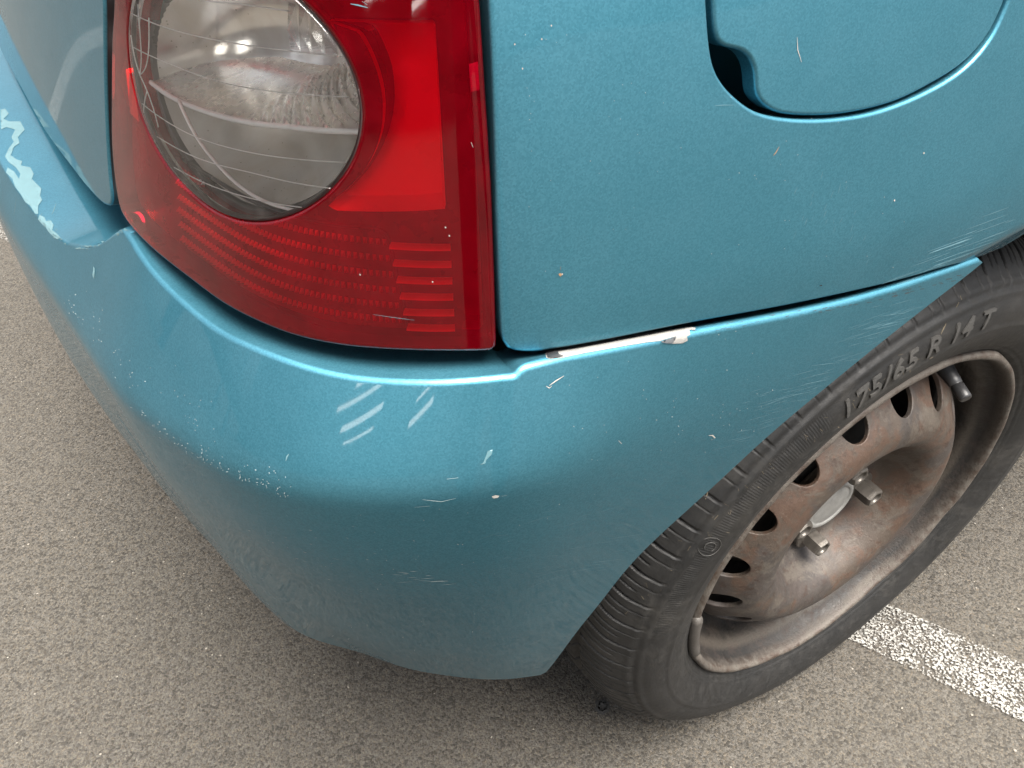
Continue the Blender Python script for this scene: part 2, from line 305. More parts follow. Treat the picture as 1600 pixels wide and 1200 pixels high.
# ---------------------------------------------------------------- object helpers
def tag(o, label=None, cat=None, group=None, kind=None):
    if label: o['label'] = label
    if cat: o['category'] = cat
    if group: o['group'] = group
    if kind: o['kind'] = kind
    return o
def empty(name, loc=(0, 0, 0), parent=None):
    o = bpy.data.objects.new(name, None); o.empty_display_size = .05; col.objects.link(o); o.parent = parent; o.location = loc; return o
def mesh(name, V, F, mat, parent=None, normals=None, smooth=True, loc=(0, 0, 0), uv=None):
    me = bpy.data.meshes.new(name); me.from_pydata([tuple(map(float, v)) for v in V], [], [tuple(map(int, f)) for f in F])
    me.materials.append(mat)
    if smooth: me.polygons.foreach_set('use_smooth', np.ones(len(me.polygons), bool))
    if uv is not None:
        L = me.uv_layers.new(name='UVMap'); idx = np.zeros(len(me.loops), int); me.loops.foreach_get('vertex_index', idx)
        L.data.foreach_set('uv', np.asarray(uv, float)[idx].ravel())
    if normals is not None: me.normals_split_custom_set_from_vertices([tuple(map(float, n)) for n in normals])
    me.update()
    o = bpy.data.objects.new(name, me); col.objects.link(o); o.parent = parent; o.location = loc; return o
def resample(pts, step, closed=True):
    p = np.asarray(pts, float)
    if closed: p = np.vstack([p, p[:1]])
    d = np.r_[0, np.cumsum(np.hypot(*np.diff(p, axis=0).T))]
    n = max(int(round(d[-1]/step)), 3); t = np.linspace(0, d[-1], n+1)
    q = np.stack([np.interp(t, d, p[:, 0]), np.interp(t, d, p[:, 1])], 1)
    return q[:-1] if closed else q
def curve2(pts, step, closed=False):
    """smooth spline through points, resampled"""
    p = np.asarray(pts, float)
    if closed: p = np.vstack([p[-3:], p, p[:4]])
    d = np.r_[0, np.cumsum(np.sqrt(np.hypot(*np.diff(p, axis=0).T)+1e-9))]      # centripetal-like knots
    f = nspline(d, p)
    t = np.linspace(d[3], d[-4], 600) if closed else np.linspace(0, d[-1], 600)
    return resample(f(t), step, closed) if not closed else resample(f(t)[:-1], step, True)
def inside(poly, q):
    x, y = q[:, 0], q[:, 1]; r = np.zeros(len(q), bool); px, py = poly[:, 0], poly[:, 1]; qx, qy = np.roll(px, -1), np.roll(py, -1)
    for a, b, c, d in zip(px, py, qx, qy):
        if b == d: continue
        m = (b > y) != (d > y); r ^= m & (x < (c-a)*(y-b)/(d-b)+a)
    return r
def fill(outline, holes, pts):
    """constrained triangulation of outline minus holes with interior points; returns verts, tris"""
    loops = [outline]+list(holes); V = []; E = []
    for L in loops:
        b = len(V); V += [tuple(q) for q in L]; E += [(b+i, b+(i+1) % len(L)) for i in range(len(L))]
    keep = inside(outline, pts)
    for h in holes: keep &= ~inside(np.asarray(h), pts)
    pts = pts[keep]
    bd = np.array(V); ok = np.ones(len(pts), bool)
    for i in range(0, len(pts), 2000):
        dd = ((pts[i:i+2000, None, :]-bd[None])**2).sum(-1).min(1); ok[i:i+2000] = dd > .0016**2
    V += [tuple(q) for q in pts[ok]]
    out = delaunay_2d_cdt([Vector(q) for q in V], E, [], 0, 1e-7)
    W = np.array([(v.x, v.y) for v in out[0]]); T = np.array([t for t in out[2]])
    cen = W[T].mean(1); m = inside(outline, cen)
    for h in holes: m &= ~inside(np.asarray(h), cen)
    inv = {}
    for i, o in enumerate(out[3]):
        for k in o: inv[k] = i
    nb = sum(map(len, loops)); ids = [inv[i] for i in range(nb)]; res = []; k = 0
    for L in loops: res.append(ids[k:k+len(L)]); k += len(L)
    return W, T[m], res
def gridpts(s0, s1, z0, z1, hs, hz):
    a, b = np.meshgrid(np.arange(s0, s1, hs), np.arange(z0, z1, hz)); b = b.copy(); a = a+((np.arange(a.shape[0]) % 2)*.5*hs)[:, None]
    return np.stack([a.ravel(), b.ravel()], 1)
def fine_pts():
    return np.vstack([gridpts(-.36, .52, .28, .86, .0055, .0055), gridpts(.52, 1.0, .28, .80, .012, .012),
                      gridpts(-2.4, -.36, .28, 1.10, .04, .04), gridpts(-.36, 1.0, .86, 1.10, .03, .03), gridpts(1.0, 4.2, .28, 1.10, .04, .04)])
FINE = fine_pts()
def inset(o, d):
    """offset a loop to its left (ccw outline shrinks, cw hole grows)"""
    t = np.roll(o, -1, 0)-np.roll(o, 1, 0); n = np.stack([-t[:, 1], t[:, 0]], 1); n /= np.linalg.norm(n, axis=1)[:, None]+1e-12; return o+n*d
def panel(name, off, outline, mat, parent, holes=(), extra=0., r=.0022, depth=.012, hem=None, flip=1, hole_hem=None, pts=None, wall_mat=None):
    """body panel cut from the surface `off` along a closed (s, z) outline, with rolled edges"""
    outline = np.asarray(outline, float); area = .5*np.sum(outline[:, 0]*np.roll(outline[:, 1], -1)-np.roll(outline[:, 0], -1)*outline[:, 1])
    if area < 0: outline = outline[::-1]
    hl = []
    for h in holes:
        h = np.asarray(h, float)
        if not hole_hem: pass
        ar = .5*np.sum(h[:, 0]*np.roll(h[:, 1], -1)-np.roll(h[:, 0], -1)*h[:, 1]); hl.append(h[::-1] if ar > 0 else h)
    if not hem: outline = inset(outline, r)
    hl = [inset(h, r) for h in hl]
    W, T, loops = fill(outline, hl, FINE if pts is None else pts)
    P = pos(off, W[:, 0], W[:, 1], extra); N = nrm(off, W[:, 0], W[:, 1])
    # winding so that face normals point outward
    fn = np.cross(P[T[:, 1]]-P[T[:, 0]], P[T[:, 2]]-P[T[:, 0]]); sgn = (fn*N[T[:, 0]]).sum(1) < 0
    T[sgn] = T[sgn][:, ::-1]
    V = [P]; NN = [N]; F = [tuple(t) for t in T]; base = len(P); UV = [W]
    for li, ids in enumerate(loops):
        ids = np.array(ids); q = W[ids]; p = P[ids]; n = N[ids]
        tan2 = np.roll(q, -1, 0)-np.roll(q, 1, 0); out2 = np.stack([tan2[:, 1], -tan2[:, 0]], 1); out2 /= np.linalg.norm(out2, axis=1)[:, None]+1e-12
        T3 = np.roll(p, -1, 0)-np.roll(p, 1, 0); T3 /= np.linalg.norm(T3, axis=1)[:, None]+1e-12
        t = np.cross(T3, n); t /= np.linalg.norm(t, axis=1)[:, None]+1e-12
        probe = pos(off, q[:, 0]+out2[:, 0]*1e-3, q[:, 1]+out2[:, 1]*1e-3, extra)-p
        sg = np.sign((probe*t).sum(1)); sg[sg == 0] = 1; t *= sg[:, None]
        rr = np.full(len(ids), r); turn = np.full(len(ids), math.pi/2); dep = np.full(len(ids), depth)
        if li == 0 and hem: rr, turn, dep = hem(q, n, out2, rr, turn, dep)
        if li > 0 and hole_hem: rr, turn, dep = hole_hem(q, n, out2, rr, turn, dep)
        prev = ids; K = 5
        for k in range(1, K+2):
            if k <= K:
                ph = turn*k/K
                pk = p+t*(rr*np.sin(ph))[:, None]-n*(rr*(1-np.cos(ph)))[:, None]; nk = n*np.cos(ph)[:, None]+t*np.sin(ph)[:, None]
            else:
                ph = turn; dirv = t*np.cos(ph)[:, None]-n*np.sin(ph)[:, None]
                pk = pk+dirv*dep[:, None]
            V.append(pk); NN.append(nk); UV.append(q); cur = np.arange(base, base+len(ids)); base += len(ids)
            m = len(ids)
            for i in range(m):
                j = (i+1) % m; F.append((prev[i], prev[j], cur[j], cur[i]))
            prev = cur
    V = np.vstack(V); NN = np.vstack(NN); UV = np.vstack(UV)
    o = mesh(name, V, F, mat, parent, normals=NN, uv=UV)
    if wall_mat:
        o.data.materials.append(wall_mat); k = np.zeros(len(F), int); n0 = len(T); i = n0
        for ids in loops: k[i+5*len(ids):i+6*len(ids)] = 1; i += 6*len(ids)
        o.data.polygons.foreach_set('material_index', k)
    return o
def lathe(prof, nseg, wob=None):
    """profile of (radius, y) round the y axis; returns verts, faces"""
    prof = np.asarray(prof, float); th = np.linspace(0, 2*math.pi, nseg, endpoint=False)
    R = np.broadcast_to(prof[None, :, 0], (nseg, len(prof))).copy(); Y = np.broadcast_to(prof[None, :, 1], (nseg, len(prof))).copy()
    if wob is not None: R, Y = wob(R, Y, th[:, None]+0*R)
    V = np.stack([R*np.cos(th)[:, None], Y, R*np.sin(th)[:, None]], -1).reshape(-1, 3)
    n, m = nseg, len(prof); i, j = np.meshgrid(np.arange(n), np.arange(m-1), indexing='ij'); i2 = (i+1) % n
    F = np.stack([i*m+j, i2*m+j, i2*m+j+1, i*m+j+1], -1).reshape(-1, 4)
    return V, F
def spl(pts, n):
    p = np.asarray(pts, float); d = np.r_[0, np.cumsum(np.sqrt(np.hypot(*np.diff(p, axis=0).T)))]
    return nspline(d, p)(np.linspace(0, d[-1], n))
def tube(path, rad, seg=8, closed=False):
    P = np.asarray(path, float); n = len(P); T = np.gradient(P, axis=0); T /= np.linalg.norm(T, axis=1)[:, None]+1e-12
    up = np.array([0, 0, 1.]); V = []; 
    for p, t in zip(P, T):
        a = np.cross(t, up); 
        if np.linalg.norm(a) < 1e-3: a = np.cross(t, (1., 0, 0))
        a /= np.linalg.norm(a); b = np.cross(t, a)
        for k in range(seg):
            g = 2*math.pi*k/seg; V.append(p+rad*(a*math.cos(g)+b*math.sin(g)))
    F = [(i*seg+k, i*seg+(k+1) % seg, (i+1)*seg+(k+1) % seg, (i+1)*seg+k) for i in range(n-1) for k in range(seg)]
    F += [tuple(range(seg))[::-1], tuple((n-1)*seg+k for k in range(seg))]
    return V, F
def box_mesh(c, ax, half):
    c = np.asarray(c, float); ax = [np.asarray(a, float)/np.linalg.norm(a) for a in ax]; V = []
    for i in (-1, 1):
        for j in (-1, 1):
            for k in (-1, 1): V.append(c+ax[0]*half[0]*i+ax[1]*half[1]*j+ax[2]*half[2]*k)
    return V, [(0, 1, 3, 2), (4, 6, 7, 5), (0, 4, 5, 1), (2, 3, 7, 6), (0, 2, 6, 4), (1, 5, 7, 3)]
def join(parts):
    V = []; F = []
    for v, f in parts:
        b = len(V); V += list(v); F += [tuple(i+b for i in q) for q in f]
    return V, F
# ---------------------------------------------------------------- setting: car park surface and painted line
def ground():
    n = 61; a = np.linspace(-60, 60, n); X, Y = np.meshgrid(a, a, indexing='ij')
    V = np.stack([X.ravel(), Y.ravel(), 0*X.ravel()], 1)
    F = [(i*n+j, (i+1)*n+j, (i+1)*n+j+1, i*n+j+1) for i in range(n-1) for j in range(n-1)]
    tag(mesh('car_park_ground', V, F, M['asphalt']), 'worn grey-beige asphalt of the car park under the car', kind='structure')
ground()
def painted_line():
    d = np.array([-.462, .887]); nn = np.array([.887, .462]); p0 = np.array([.092, -.002])-d*.24; n = 240
    V = []; F = []; UV = []
    for i in range(n+1):
        for j in range(5):
            w = .076*j/4; q = p0+d*(6.24*i/n)+nn*w; V.append((q[0], q[1], .0030)); UV.append((i, j/4))
    for i in range(n):
        for j in range(4): k = i*5+j; F.append((k, k+5, k+6, k+1))
    tag(mesh('painted_line', V, F, M['line'], uv=UV), 'worn white painted bay line running under the wheel', kind='structure')
painted_line()
# ---------------------------------------------------------------- the car
car = tag(empty('parked_car', (0, 0, 0)), 'teal metallic hatchback with scuffed bumper, red tail lamp and rusty steel wheel', 'car')
XF = 1.9                                                    # how far forward the flank is built
def arch_pts(a0, a1, n, R=.360):
    """points of the wheel arch circle expressed as (s, z)"""
    out = []
    for a in np.linspace(a0, a1, n):
        x = R*math.cos(a); z = .28+R*math.sin(a)
        i = np.argmin(np.abs(PD[:, 0]-x)+(PD[:, 1] > .3)*9); out.append((PS[i]+(x-PD[i, 0])/PT[i, 0], z))
    return out
S_FRONT = float(np.interp(-XF, -PD[:len(PD)//2, 0], PS[:len(PD)//2]))
def fender_outline():
    L = FENDER_L
    left = [(L[0][0], 1.05), (L[0][0], .92)]+L[:6]; corner = L[5:10]; bot = L[9:18]; arch0 = L[17:]
    a0 = math.atan2(L[-1][1]-.28, -.062)
    pts = list(resample([(L[0][0], 1.05)]+L[:5], .004, False))+list(curve2(L[4:11], .0015))+list(curve2(L[10:19], .004))+list(curve2(L[18:]+arch_pts(1.62, 1.25, 4), .004))
    pts += arch_pts(1.2, math.radians(10), 40)+[(float(arch_pts(math.radians(10), math.radians(10), 1)[0][0]-.004), .28), (S_FRONT, .28), (S_FRONT, 1.05)]
    return resample(np.array(pts), .004)
def dedupe(p, eps=4e-4):
    out = [p[0]]
    for q in p[1:]:
        if np.hypot(q[0]-out[-1][0], q[1]-out[-1][1]) > eps: out.append(q)
    return np.array(out)
fill_low = np.array(curve2(FILLER, .002)); 
def close_top(low, ztop):
    a, b = low[0], low[-1]; w = (a[0]-b[0])
    top = [(b[0]-.001, b[1]+.03), (b[0]-.001, ztop-.05), (b[0]+.012, ztop-.018), (b[0]+.040, ztop), (a[0]-.040, ztop), (a[0]-.010, ztop-.018), (a[0]+.002, ztop-.05), (a[0]+.002, a[1]+.03)]
    return resample(np.vstack([low, curve2([low[-1]]+top+[low[0]], .003)[1:-1]]), .0025)
filler_hole = close_top(fill_low, .905)
flap_out = close_top(np.array(curve2(FLAP, .0016)), .901)
flap_out = np.array(flap_out)
fender = panel('quarter_panel', off_upper, dedupe(fender_outline()), M['paint'], car, holes=[filler_hole], r=.0018, depth=.014,
               hole_hem=lambda q, n, o, rr, tu, de: (rr*.8, tu, de*0+.030))
flap = panel('fuel_flap', off_upper, flap_out, M['paint'], car, extra=-.0012, r=.0018, depth=.006)
# pocket behind the flap
def surf_sheet(name, off, s0, s1, z0, z1, extra, mat, parent, hs=.02, hz=.02):
    a = np.linspace(s0, s1, max(int((s1-s0)/hs), 2)); b = np.linspace(z0, z1, max(int((z1-z0)/hz), 2)); A, B = np.meshgrid(a, b, indexing='ij')
    P = pos(off, A.ravel(), B.ravel(), extra); m = len(b)
    F = [(i*m+j, (i+1)*m+j, (i+1)*m+j+1, i*m+j+1) for i in range(len(a)-1) for j in range(m-1)]
    return mesh(name, P, F, mat, parent)
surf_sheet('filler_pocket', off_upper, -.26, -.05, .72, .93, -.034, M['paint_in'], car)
# tailgate
boot = BOOT; SB = 2*SMID-boot[0][0]
bo = list(resample([(boot[0][0], 1.0)]+[tuple(x) for x in curve2(boot[:5], .004)], .004, False))+list(curve2(boot[4:9], .0015))+list(curve2(boot[8:]+[(SMID, .640)], .006))
bo += [(2*SMID-x, y) for x, y in bo[::-1]]
tailgate = panel('tailgate', off_upper, dedupe(resample(np.array(bo), .005)), M['paint'], car, extra=-.001, r=.0014, depth=.022, wall_mat=M['black'])
# bumper
rd = RIDGE
top = list(curve2(rd[:7], .004))+list(curve2(rd[5:12], .0012))[0:]
def bumper_outline():
    a = list(curve2(rd[:6], .004)); b = list(curve2(rd[5:11], .0012)); c = list(curve2(rd[10:18], .003)); d = list(curve2(rd[17:23], .0015)); e = list(curve2(rd[22:]+[(.62, .628), (SMID, .628)], .006))
    topline = a+b+c+d+e
    arch = list(curve2(ARCHB[::-1], .004)); bot = list(curve2([(.22, .318), (.17, .326), (.13, .334), (.09, .3425), (.05, .3475), (.01, .3485), (-.02, .3400), (-.045, .3225)], .004))
    low = [(SMID, .298), (.5, .298), (.35, .302), (.28, .308), (.225, .3172)]
    half = dedupe(np.array(list(resample(low, .01, False))+bot+arch+topline))
    mir = [(2*SMID-x, y) for x, y in half[::-1] if x < SMID-.002]
    return dedupe(np.vstack([half, mir]))
def bumper_hem(q, n, o, rr, tu, de):
    up = o[:, 1] > .25
    tops = up & (q[:, 1] > .60)
    el = np.arcsin(np.clip(n[:, 2], -1, 1))
    tu = np.where(tops, math.pi/2-el-.05, tu); rr = np.where(tops, .0030, .0016); de = np.where(tops, .026, .010)
    tu = np.where(tops & (q[:, 0] < .22), tu+.18+.42*smooth(.01, -.03, q[:, 0]), tu)
    side = tops & (q[:, 0] < -.01); de = np.where(side, .022, de)
    sill = tops & (q[:, 0] > .24) & (q[:, 0] < 2*SMID-.24); de = np.where(sill, .075, de)
    return rr, tu, de
bumper = panel('bumper', off_bump, bumper_outline(), M['paint'], car, hem=bumper_hem, r=.0016, depth=.01)
# dark inner shell behind the gaps
surf_sheet('inner_shell', off_upper, -.03, 2*SMID+.03, .60, 1.0, -.078, M['dark'], car)
surf_sheet('inner_shell', off_upper, -.36, -.02, .655, 1.0, -.040, M['dark'], car)
# wheel well
def well():
    prof = [(.366, .030), (.372, .036), (.372, .10), (.37, .26), (.30, .30), (.02, .30)]; n = 60; V = []; F = []
    for k in range(n+1):
        a = math.radians(16+146*k/n)
        for R, y in prof: V.append((R*math.cos(a), y, R*math.sin(a)))
    m = len(prof)
    for k in range(n):
        for j in range(m-1): F.append((k*m+j, (k+1)*m+j, (k+1)*m+j+1, k*m+j+1))
    mesh('wheel_well', V, F, M['dark'], car, loc=(0, 0, .28))
well()
# the rest of the body, out of the picture: far flank, floor, cabin
surf_sheet('far_flank', off_upper, 2*SMID+.01, 2*SMID-S_FRONT, .30, 1.05, 0., M['paint'], car, .05, .05)
def slab(name, x0, x1, y0, y1, z0, z1, mat):
    v, f_ = box_mesh(((x0+x1)/2, (y0+y1)/2, (z0+z1)/2), ((1, 0, 0), (0, 1, 0), (0, 0, 1)), ((x1-x0)/2, (y1-y0)/2, (z1-z0)/2)); return mesh(name, v, f_, mat, car, smooth=False)
slab('floor_pan', -.44, 1.88, .27, 1.17, .24, .27, M['dark']); slab('floor_pan', .40, 1.88, .02, 1.42, .235, .265, M['dark']); slab('rear_cross_member', -.46, -.37, .14, 1.30, .30, .33, M['dark'])
slab('bulkhead', 1.86, 1.89, .0, 1.44, .27, 1.40, M['dark'])
def cabin():
    low = [(-.44, .06), (-.48, .30), (-.49, .72), (-.48, 1.14), (-.44, 1.38), (1.88, 1.47), (1.88, -.03)]; c = np.array([.75, .72])
    rings = [(1.0, 1.045), (.97, 1.12), (.90, 1.36), (.86, 1.41), (.70, 1.44)]
    V = []; n = len(low)
    for k, z in rings:
        for p in low: q = c+(np.array(p)-c)*np.array([k if p[0] < 0 else 1., k]); V.append((q[0], q[1], z))
    side = [(i*n+j, i*n+(j+1) % n, (i+1)*n+(j+1) % n, (i+1)*n+j) for i in range(1, 2) for j in range(n)]
    belt = [(i*n+j, i*n+(j+1) % n, (i+1)*n+(j+1) % n, (i+1)*n+j) for i in (0,) for j in range(n)]
    top = [(i*n+j, i*n+(j+1) % n, (i+1)*n+(j+1) % n, (i+1)*n+j) for i in (2, 3) for j in range(n)]+[tuple(4*n+j for j in range(n))]
    mesh('beltline', V, belt, M['paint'], car, smooth=False); mesh('window_band', V, side, M['black'], car, smooth=False); mesh('roof', V, top, M['paint'], car, smooth=False)
cabin()
# ---------------------------------------------------------------- the wheel
wheel = empty('wheel', (0, 0, .28), car)
# tyre
tp = spl([(.1885, .010), (.1915, .0035), (.196, -.0005), (.204, -.0062), (.214, -.0115), (.226, -.0155), (.236, -.0165), (.246, -.0150), (.256, -.0100), (.2645, -.0030), (.2715, .0050), (.2775, .0140),
          (.2825, .0270), (.2855, .0440), (.2870, .0700), (.2855, .0960), (.2825, .1130), (.2775, .1260), (.2715, .1350), (.256, .1500), (.236, .1565), (.214, .1515), (.196, .1405), (.1885, .130)], 170)
TYRE_N = 2660
def side_y(R):
    k = np.argmax(tp[:, 0] > .235); a = tp[:k+1]; b = tp[k:]
    m = np.argmax(tp[:, 0]); o = np.argsort(tp[:m, 0]); return np.interp(R, tp[:m, 0][o], tp[:m, 1][o])
def tyre_wob(R, Y, th):
    prof_n = np.gradient(tp, axis=0); nn = np.stack([-prof_n[:, 1], prof_n[:, 0]], 1); nn /= np.linalg.norm(nn, axis=1)[:, None]
    if nn[np.argmax(tp[:, 0]), 0] < 0: nn = -nn
    d = np.zeros_like(R)
    w = lambda x, c, h, e: np.clip((h+e-np.abs(x-c))/e, 0, 1)
    # circumferential grooves
    for c, h in ((.0415, .0030), (.070, .0036), (.0985, .0030)): d -= .0065*w(Y, c, h, .0015)*(R > .27)
    # lateral sipes over the shoulder, alternately wide and thin, curved
    per = 2*math.pi/62; crv = .055*np.clip((Y-.002)/.04, 0, 1.4)**1.5
    ph = ((th+crv)/per) % 1.0; arc = per*.285
    shoulder = np.clip((Y+.0075)/.003, 0, 1)*np.clip((.0395-Y)/.002, 0, 1)*(R > .26)
    wide = w(ph*arc, .25*arc, .0011, .0006); thin = w(ph*arc, .62*arc, .0004, .0005); thin2 = w(ph*arc, .87*arc, .0004, .0005)
    deep = np.clip((Y+.001)/.012, .25, 1)
    d -= shoulder*deep*(.0048*wide+.0022*thin*(Y < .030)+.0022*thin2*(Y > .006))
    mid = (np.abs(Y-.070) < .0255)*(R > .28); ph2 = ((th*1.0+.5*np.abs(Y-.07)/.285)/per) % 1.0
    d -= mid*.0045*w(ph2*arc, .5*arc, .0010, .0006)
    far = np.clip((.1475-Y)/.003, 0, 1)*np.clip((Y-.1005)/.002, 0, 1)*(R > .26); d -= far*.0045*w(ph*arc, .4*arc, .0011, .0006)
    # sidewall rings and steps
    out = Y < .02
    d += out*(.0007*w(R, .2640, .0012, .0006)-.0006*w(R, .2600, .0008, .0006)+.0006*w(R, .2570, .0006, .0005)+.0006*w(R, .2290, .0005, .0005)+.0005*w(R, .2240, .0003, .0004)+.0006*w(R, .2005, .0007, .0005)+.0005*w(R, .2055, .0003, .0004))
    # recessed name band with fine radial hatching
    band = out*np.clip((R-.2320)/.0006, 0, 1)*np.clip((.2545-R)/.0006, 0, 1); d -= .0006*band
    deg = np.degrees(th) % 360
    hat = band*np.clip((deg-119)/2, 0, 1)*np.clip((172-deg)/2, 0, 1)*(R > .239+.004*np.sin(np.radians(deg*3)))
    d += hat*.00022*np.cos(th*760)
    R2 = R+nn[None, :, 0]*d; Y2 = Y+nn[None, :, 1]*d
    # load: the contact patch is flattened and the wall above it bulges
    z = R2*np.sin(th); low = np.clip((-z-.215)/.065, 0, 1)
    Y2 = Y2-np.where(Y2 < .07, 1, -1)*.0055*low**2*np.exp(-((R-.245)/.03)**2)
    zc = -.2795; over = np.minimum(z-zc, 0)
    k = np.where(over < 0, zc/np.where(np.abs(np.sin(th)) > .3, np.sin(th), -1), R2)
    R2 = np.where(over < 0, k, R2)
    return R2, Y2
tv, tf = lathe(tp, TYRE_N, tyre_wob)
tyre = mesh('tyre', tv, tf, M['rubber'], wheel)
def arc_text(body, R0, a_mid, size, mat, name, shear=.25, h=.0006, bold=.0, spacing=1.1, arc=.15):
    cu = bpy.data.curves.new('lettering', 'FONT'); cu.body = body; cu.size = size; cu.shear = shear; cu.align_x = 'CENTER'; cu.offset = bold; cu.space_character = spacing; cu.extrude = h; cu.resolution_u = 4
    ob = bpy.data.objects.new('lettering', cu); col.objects.link(ob); bpy.context.view_layer.update()
    me = bpy.data.meshes.new_from_object(ob.evaluated_get(bpy.context.evaluated_depsgraph_get())); bpy.data.objects.remove(ob)
    bm = bmesh.new(); bm.from_mesh(me); bmesh.ops.triangulate(bm, faces=bm.faces); bmesh.ops.subdivide_edges(bm, edges=[e for e in bm.edges if e.calc_length() > .004], cuts=2); bm.to_mesh(me); bm.free()
    xs = arc/(max(v.co.x for v in me.vertices)-min(v.co.x for v in me.vertices))
    for v in me.vertices:
        R = R0+v.co.y; a = math.radians(a_mid)-v.co.x*xs/(R0+size*.35); y = float(side_y(R))-.0002-v.co.z
        v.co = (R*math.cos(a), y, R*math.sin(a))
    me.materials.clear(); me.materials.append(mat); me.update()
    o = bpy.data.objects.new(name, me); col.objects.link(o); o.parent = wheel; return o
arc_text('175/65 R 14 T', .2362, 100.6, .0200, M['letter'], 'sidewall_lettering', bold=.0003, arc=.150)
def ring_mark(R0, a, r0, g0=0., g1=2*math.pi):
    P = []
    for k in range(41):
        g = g0+(g1-g0)*k/40; R = R0+r0*math.sin(g); an = math.radians(a)-r0*math.cos(g)/R0; P.append((R*math.cos(an), float(side_y(R))-.0002, R*math.sin(an)))
    v_, f2 = tube(P, .0003, 6); mesh('sidewall_emblem_ring', v_, f2, M['letter'], wheel)
ring_mark(.2490, 148.3, .0082); ring_mark(.2490, 148.3, .0040, math.pi+.7, 3*math.pi-.7)
# rim: flange, barrel
rp = spl([(.1940, .012), (.1962, .006), (.1966, .001), (.1955, -.0035), (.1930, -.0055), (.1902, -.0050), (.1885, -.0025), (.1875, .003), (.1860, .010), (.1820, .0165), (.1785, .022), (.1765, .030), (.1755, .038),
          (.1725, .044), (.1670, .050), (.1610, .056), (.1590, .066), (.1585, .10), (.165, .118), (.178, .128), (.187, .140)], 90)
def rim_wob(R, Y, th):
    deg = np.degrees(th) % 360; lip = np.exp(-((Y-.0)/.012)**2)
    for a, w, dy, dr in ((74, 7, .0035, -.003), (62, 6, -.0025, .0015), (300, 9, .0022, .001), (268, 12, -.0015, 0), (196, 6, .002, .0012), (206, 5, -.0015, -.001), (330, 8, .0015, .0)):
        g = np.exp(-(((deg-a+180) % 360-180)/w)**2); Y = Y+dy*g*lip; R = R+dr*g*lip
    Y = Y+lip*.0002*np.sin(th*23); return R, Y
rv, rf = lathe(rp, 360, rim_wob)
rim = mesh('rim', rv, rf, M['rim'], wheel)
# wheel disc with sixteen vent holes
DISC = spl([(.022, .0445), (.040, .0430), (.058, .0415), (.068, .0380), (.076, .0290), (.084, .0150), (.091, .0045), (.099, -.0010), (.110, -.0028), (.121, -.0012), (.131, .0045), (.143, .0145), (.153, .0250), (.160, .0370), (.1635, .0500)], 400)
disc_y = lambda R: np.interp(R, DISC[:, 0], DISC[:, 1])
NH = 16; SEC = 2*math.pi/NH
def wheel_disc():
    k = .144; w = SEC*k; H0 = math.radians(127.4)
    outl = resample([(-w/2, .022), (w/2, .022), (w/2, .1635), (-w/2, .1635)], .0025)
    # same stations on both radial cuts
    rr = np.linspace(.022, .1635, 58); aa = np.linspace(-w/2, w/2, 22)
    outl = np.array([(x, .022) for x in aa[:-1]]+[(w/2, z) for z in rr[:-1]]+[(x, .1635) for x in aa[:0:-1]]+[(-w/2, z) for z in rr[:0:-1]])
    hr = .0142; g = np.linspace(0, 2*math.pi, 40, endpoint=False)
    hole = np.stack([hr*1.0*np.cos(g), .1445+hr*1.02*np.sin(g)], 1)[::-1]
    W, T, loops = fill(outl, [hole], gridpts(-w/2, w/2, .022, .1635, .0026, .0026))
    dydR = lambda R: (disc_y(R+5e-4)-disc_y(R-5e-4))/1e-3
    V = []; F = []; NN = []
    for s in range(NH):
        th = H0+s*SEC+W[:, 0]/k; R = W[:, 1]; b = len(V)
        c, sn = np.cos(th), np.sin(th); sl = dydR(R); q = np.sqrt(1+sl**2)
        P = np.stack([R*c, disc_y(R), R*sn], 1); Nn = np.stack([sl*c/q, -1/q, sl*sn/q], 1)
        V += list(P); NN += list(Nn); F += [tuple(int(i)+b for i in (t[::-1] if np.cross(P[t[1]]-P[t[0]], P[t[2]]-P[t[0]]) @ Nn[t[0]] < 0 else t)) for t in T]
        ids = loops[1]; prev = [i+b for i in ids]; p0 = P[ids]; n0 = Nn[ids]; cen = p0.mean(0)
        inn = cen-p0; inn -= (inn*n0).sum(1)[:, None]*n0; inn /= np.linalg.norm(inn, axis=1)[:, None]
        for dd, ii, nk in ((.0007, .0005, n0*.7+inn*.7), (.0016, .0007, inn), (.0045, .0007, inn)):
            bb = len(V); V += list(p0+inn*ii-n0*dd); NN += list(nk); cur = list(range(bb, bb+len(ids)))
            for i in range(len(ids)):
                j = (i+1) % len(ids); F.append((prev[i], prev[j], cur[j], cur[i]))
            prev = cur
    return mesh('wheel_disc', V, F, M['rust'], wheel, normals=NN)
wheel_disc()
# brake drum and hub behind the holes
dv, df = lathe([(.0, .060), (.10, .060), (.108, .064), (.112, .075), (.112, .12)], 64); mesh('brake_drum', dv, df, M['dark'], wheel)
# hub cap
hv, hf = lathe(spl([(.0305, .0440), (.0302, .0320), (.0292, .0285), (.0270, .0270), (.0245, .0276), (.0235, .0284), (.0200, .0280), (.010, .0272), (.0001, .0270)], 40), 64)
hub = mesh('hub_cap', hv, hf, M['alu'], wheel)
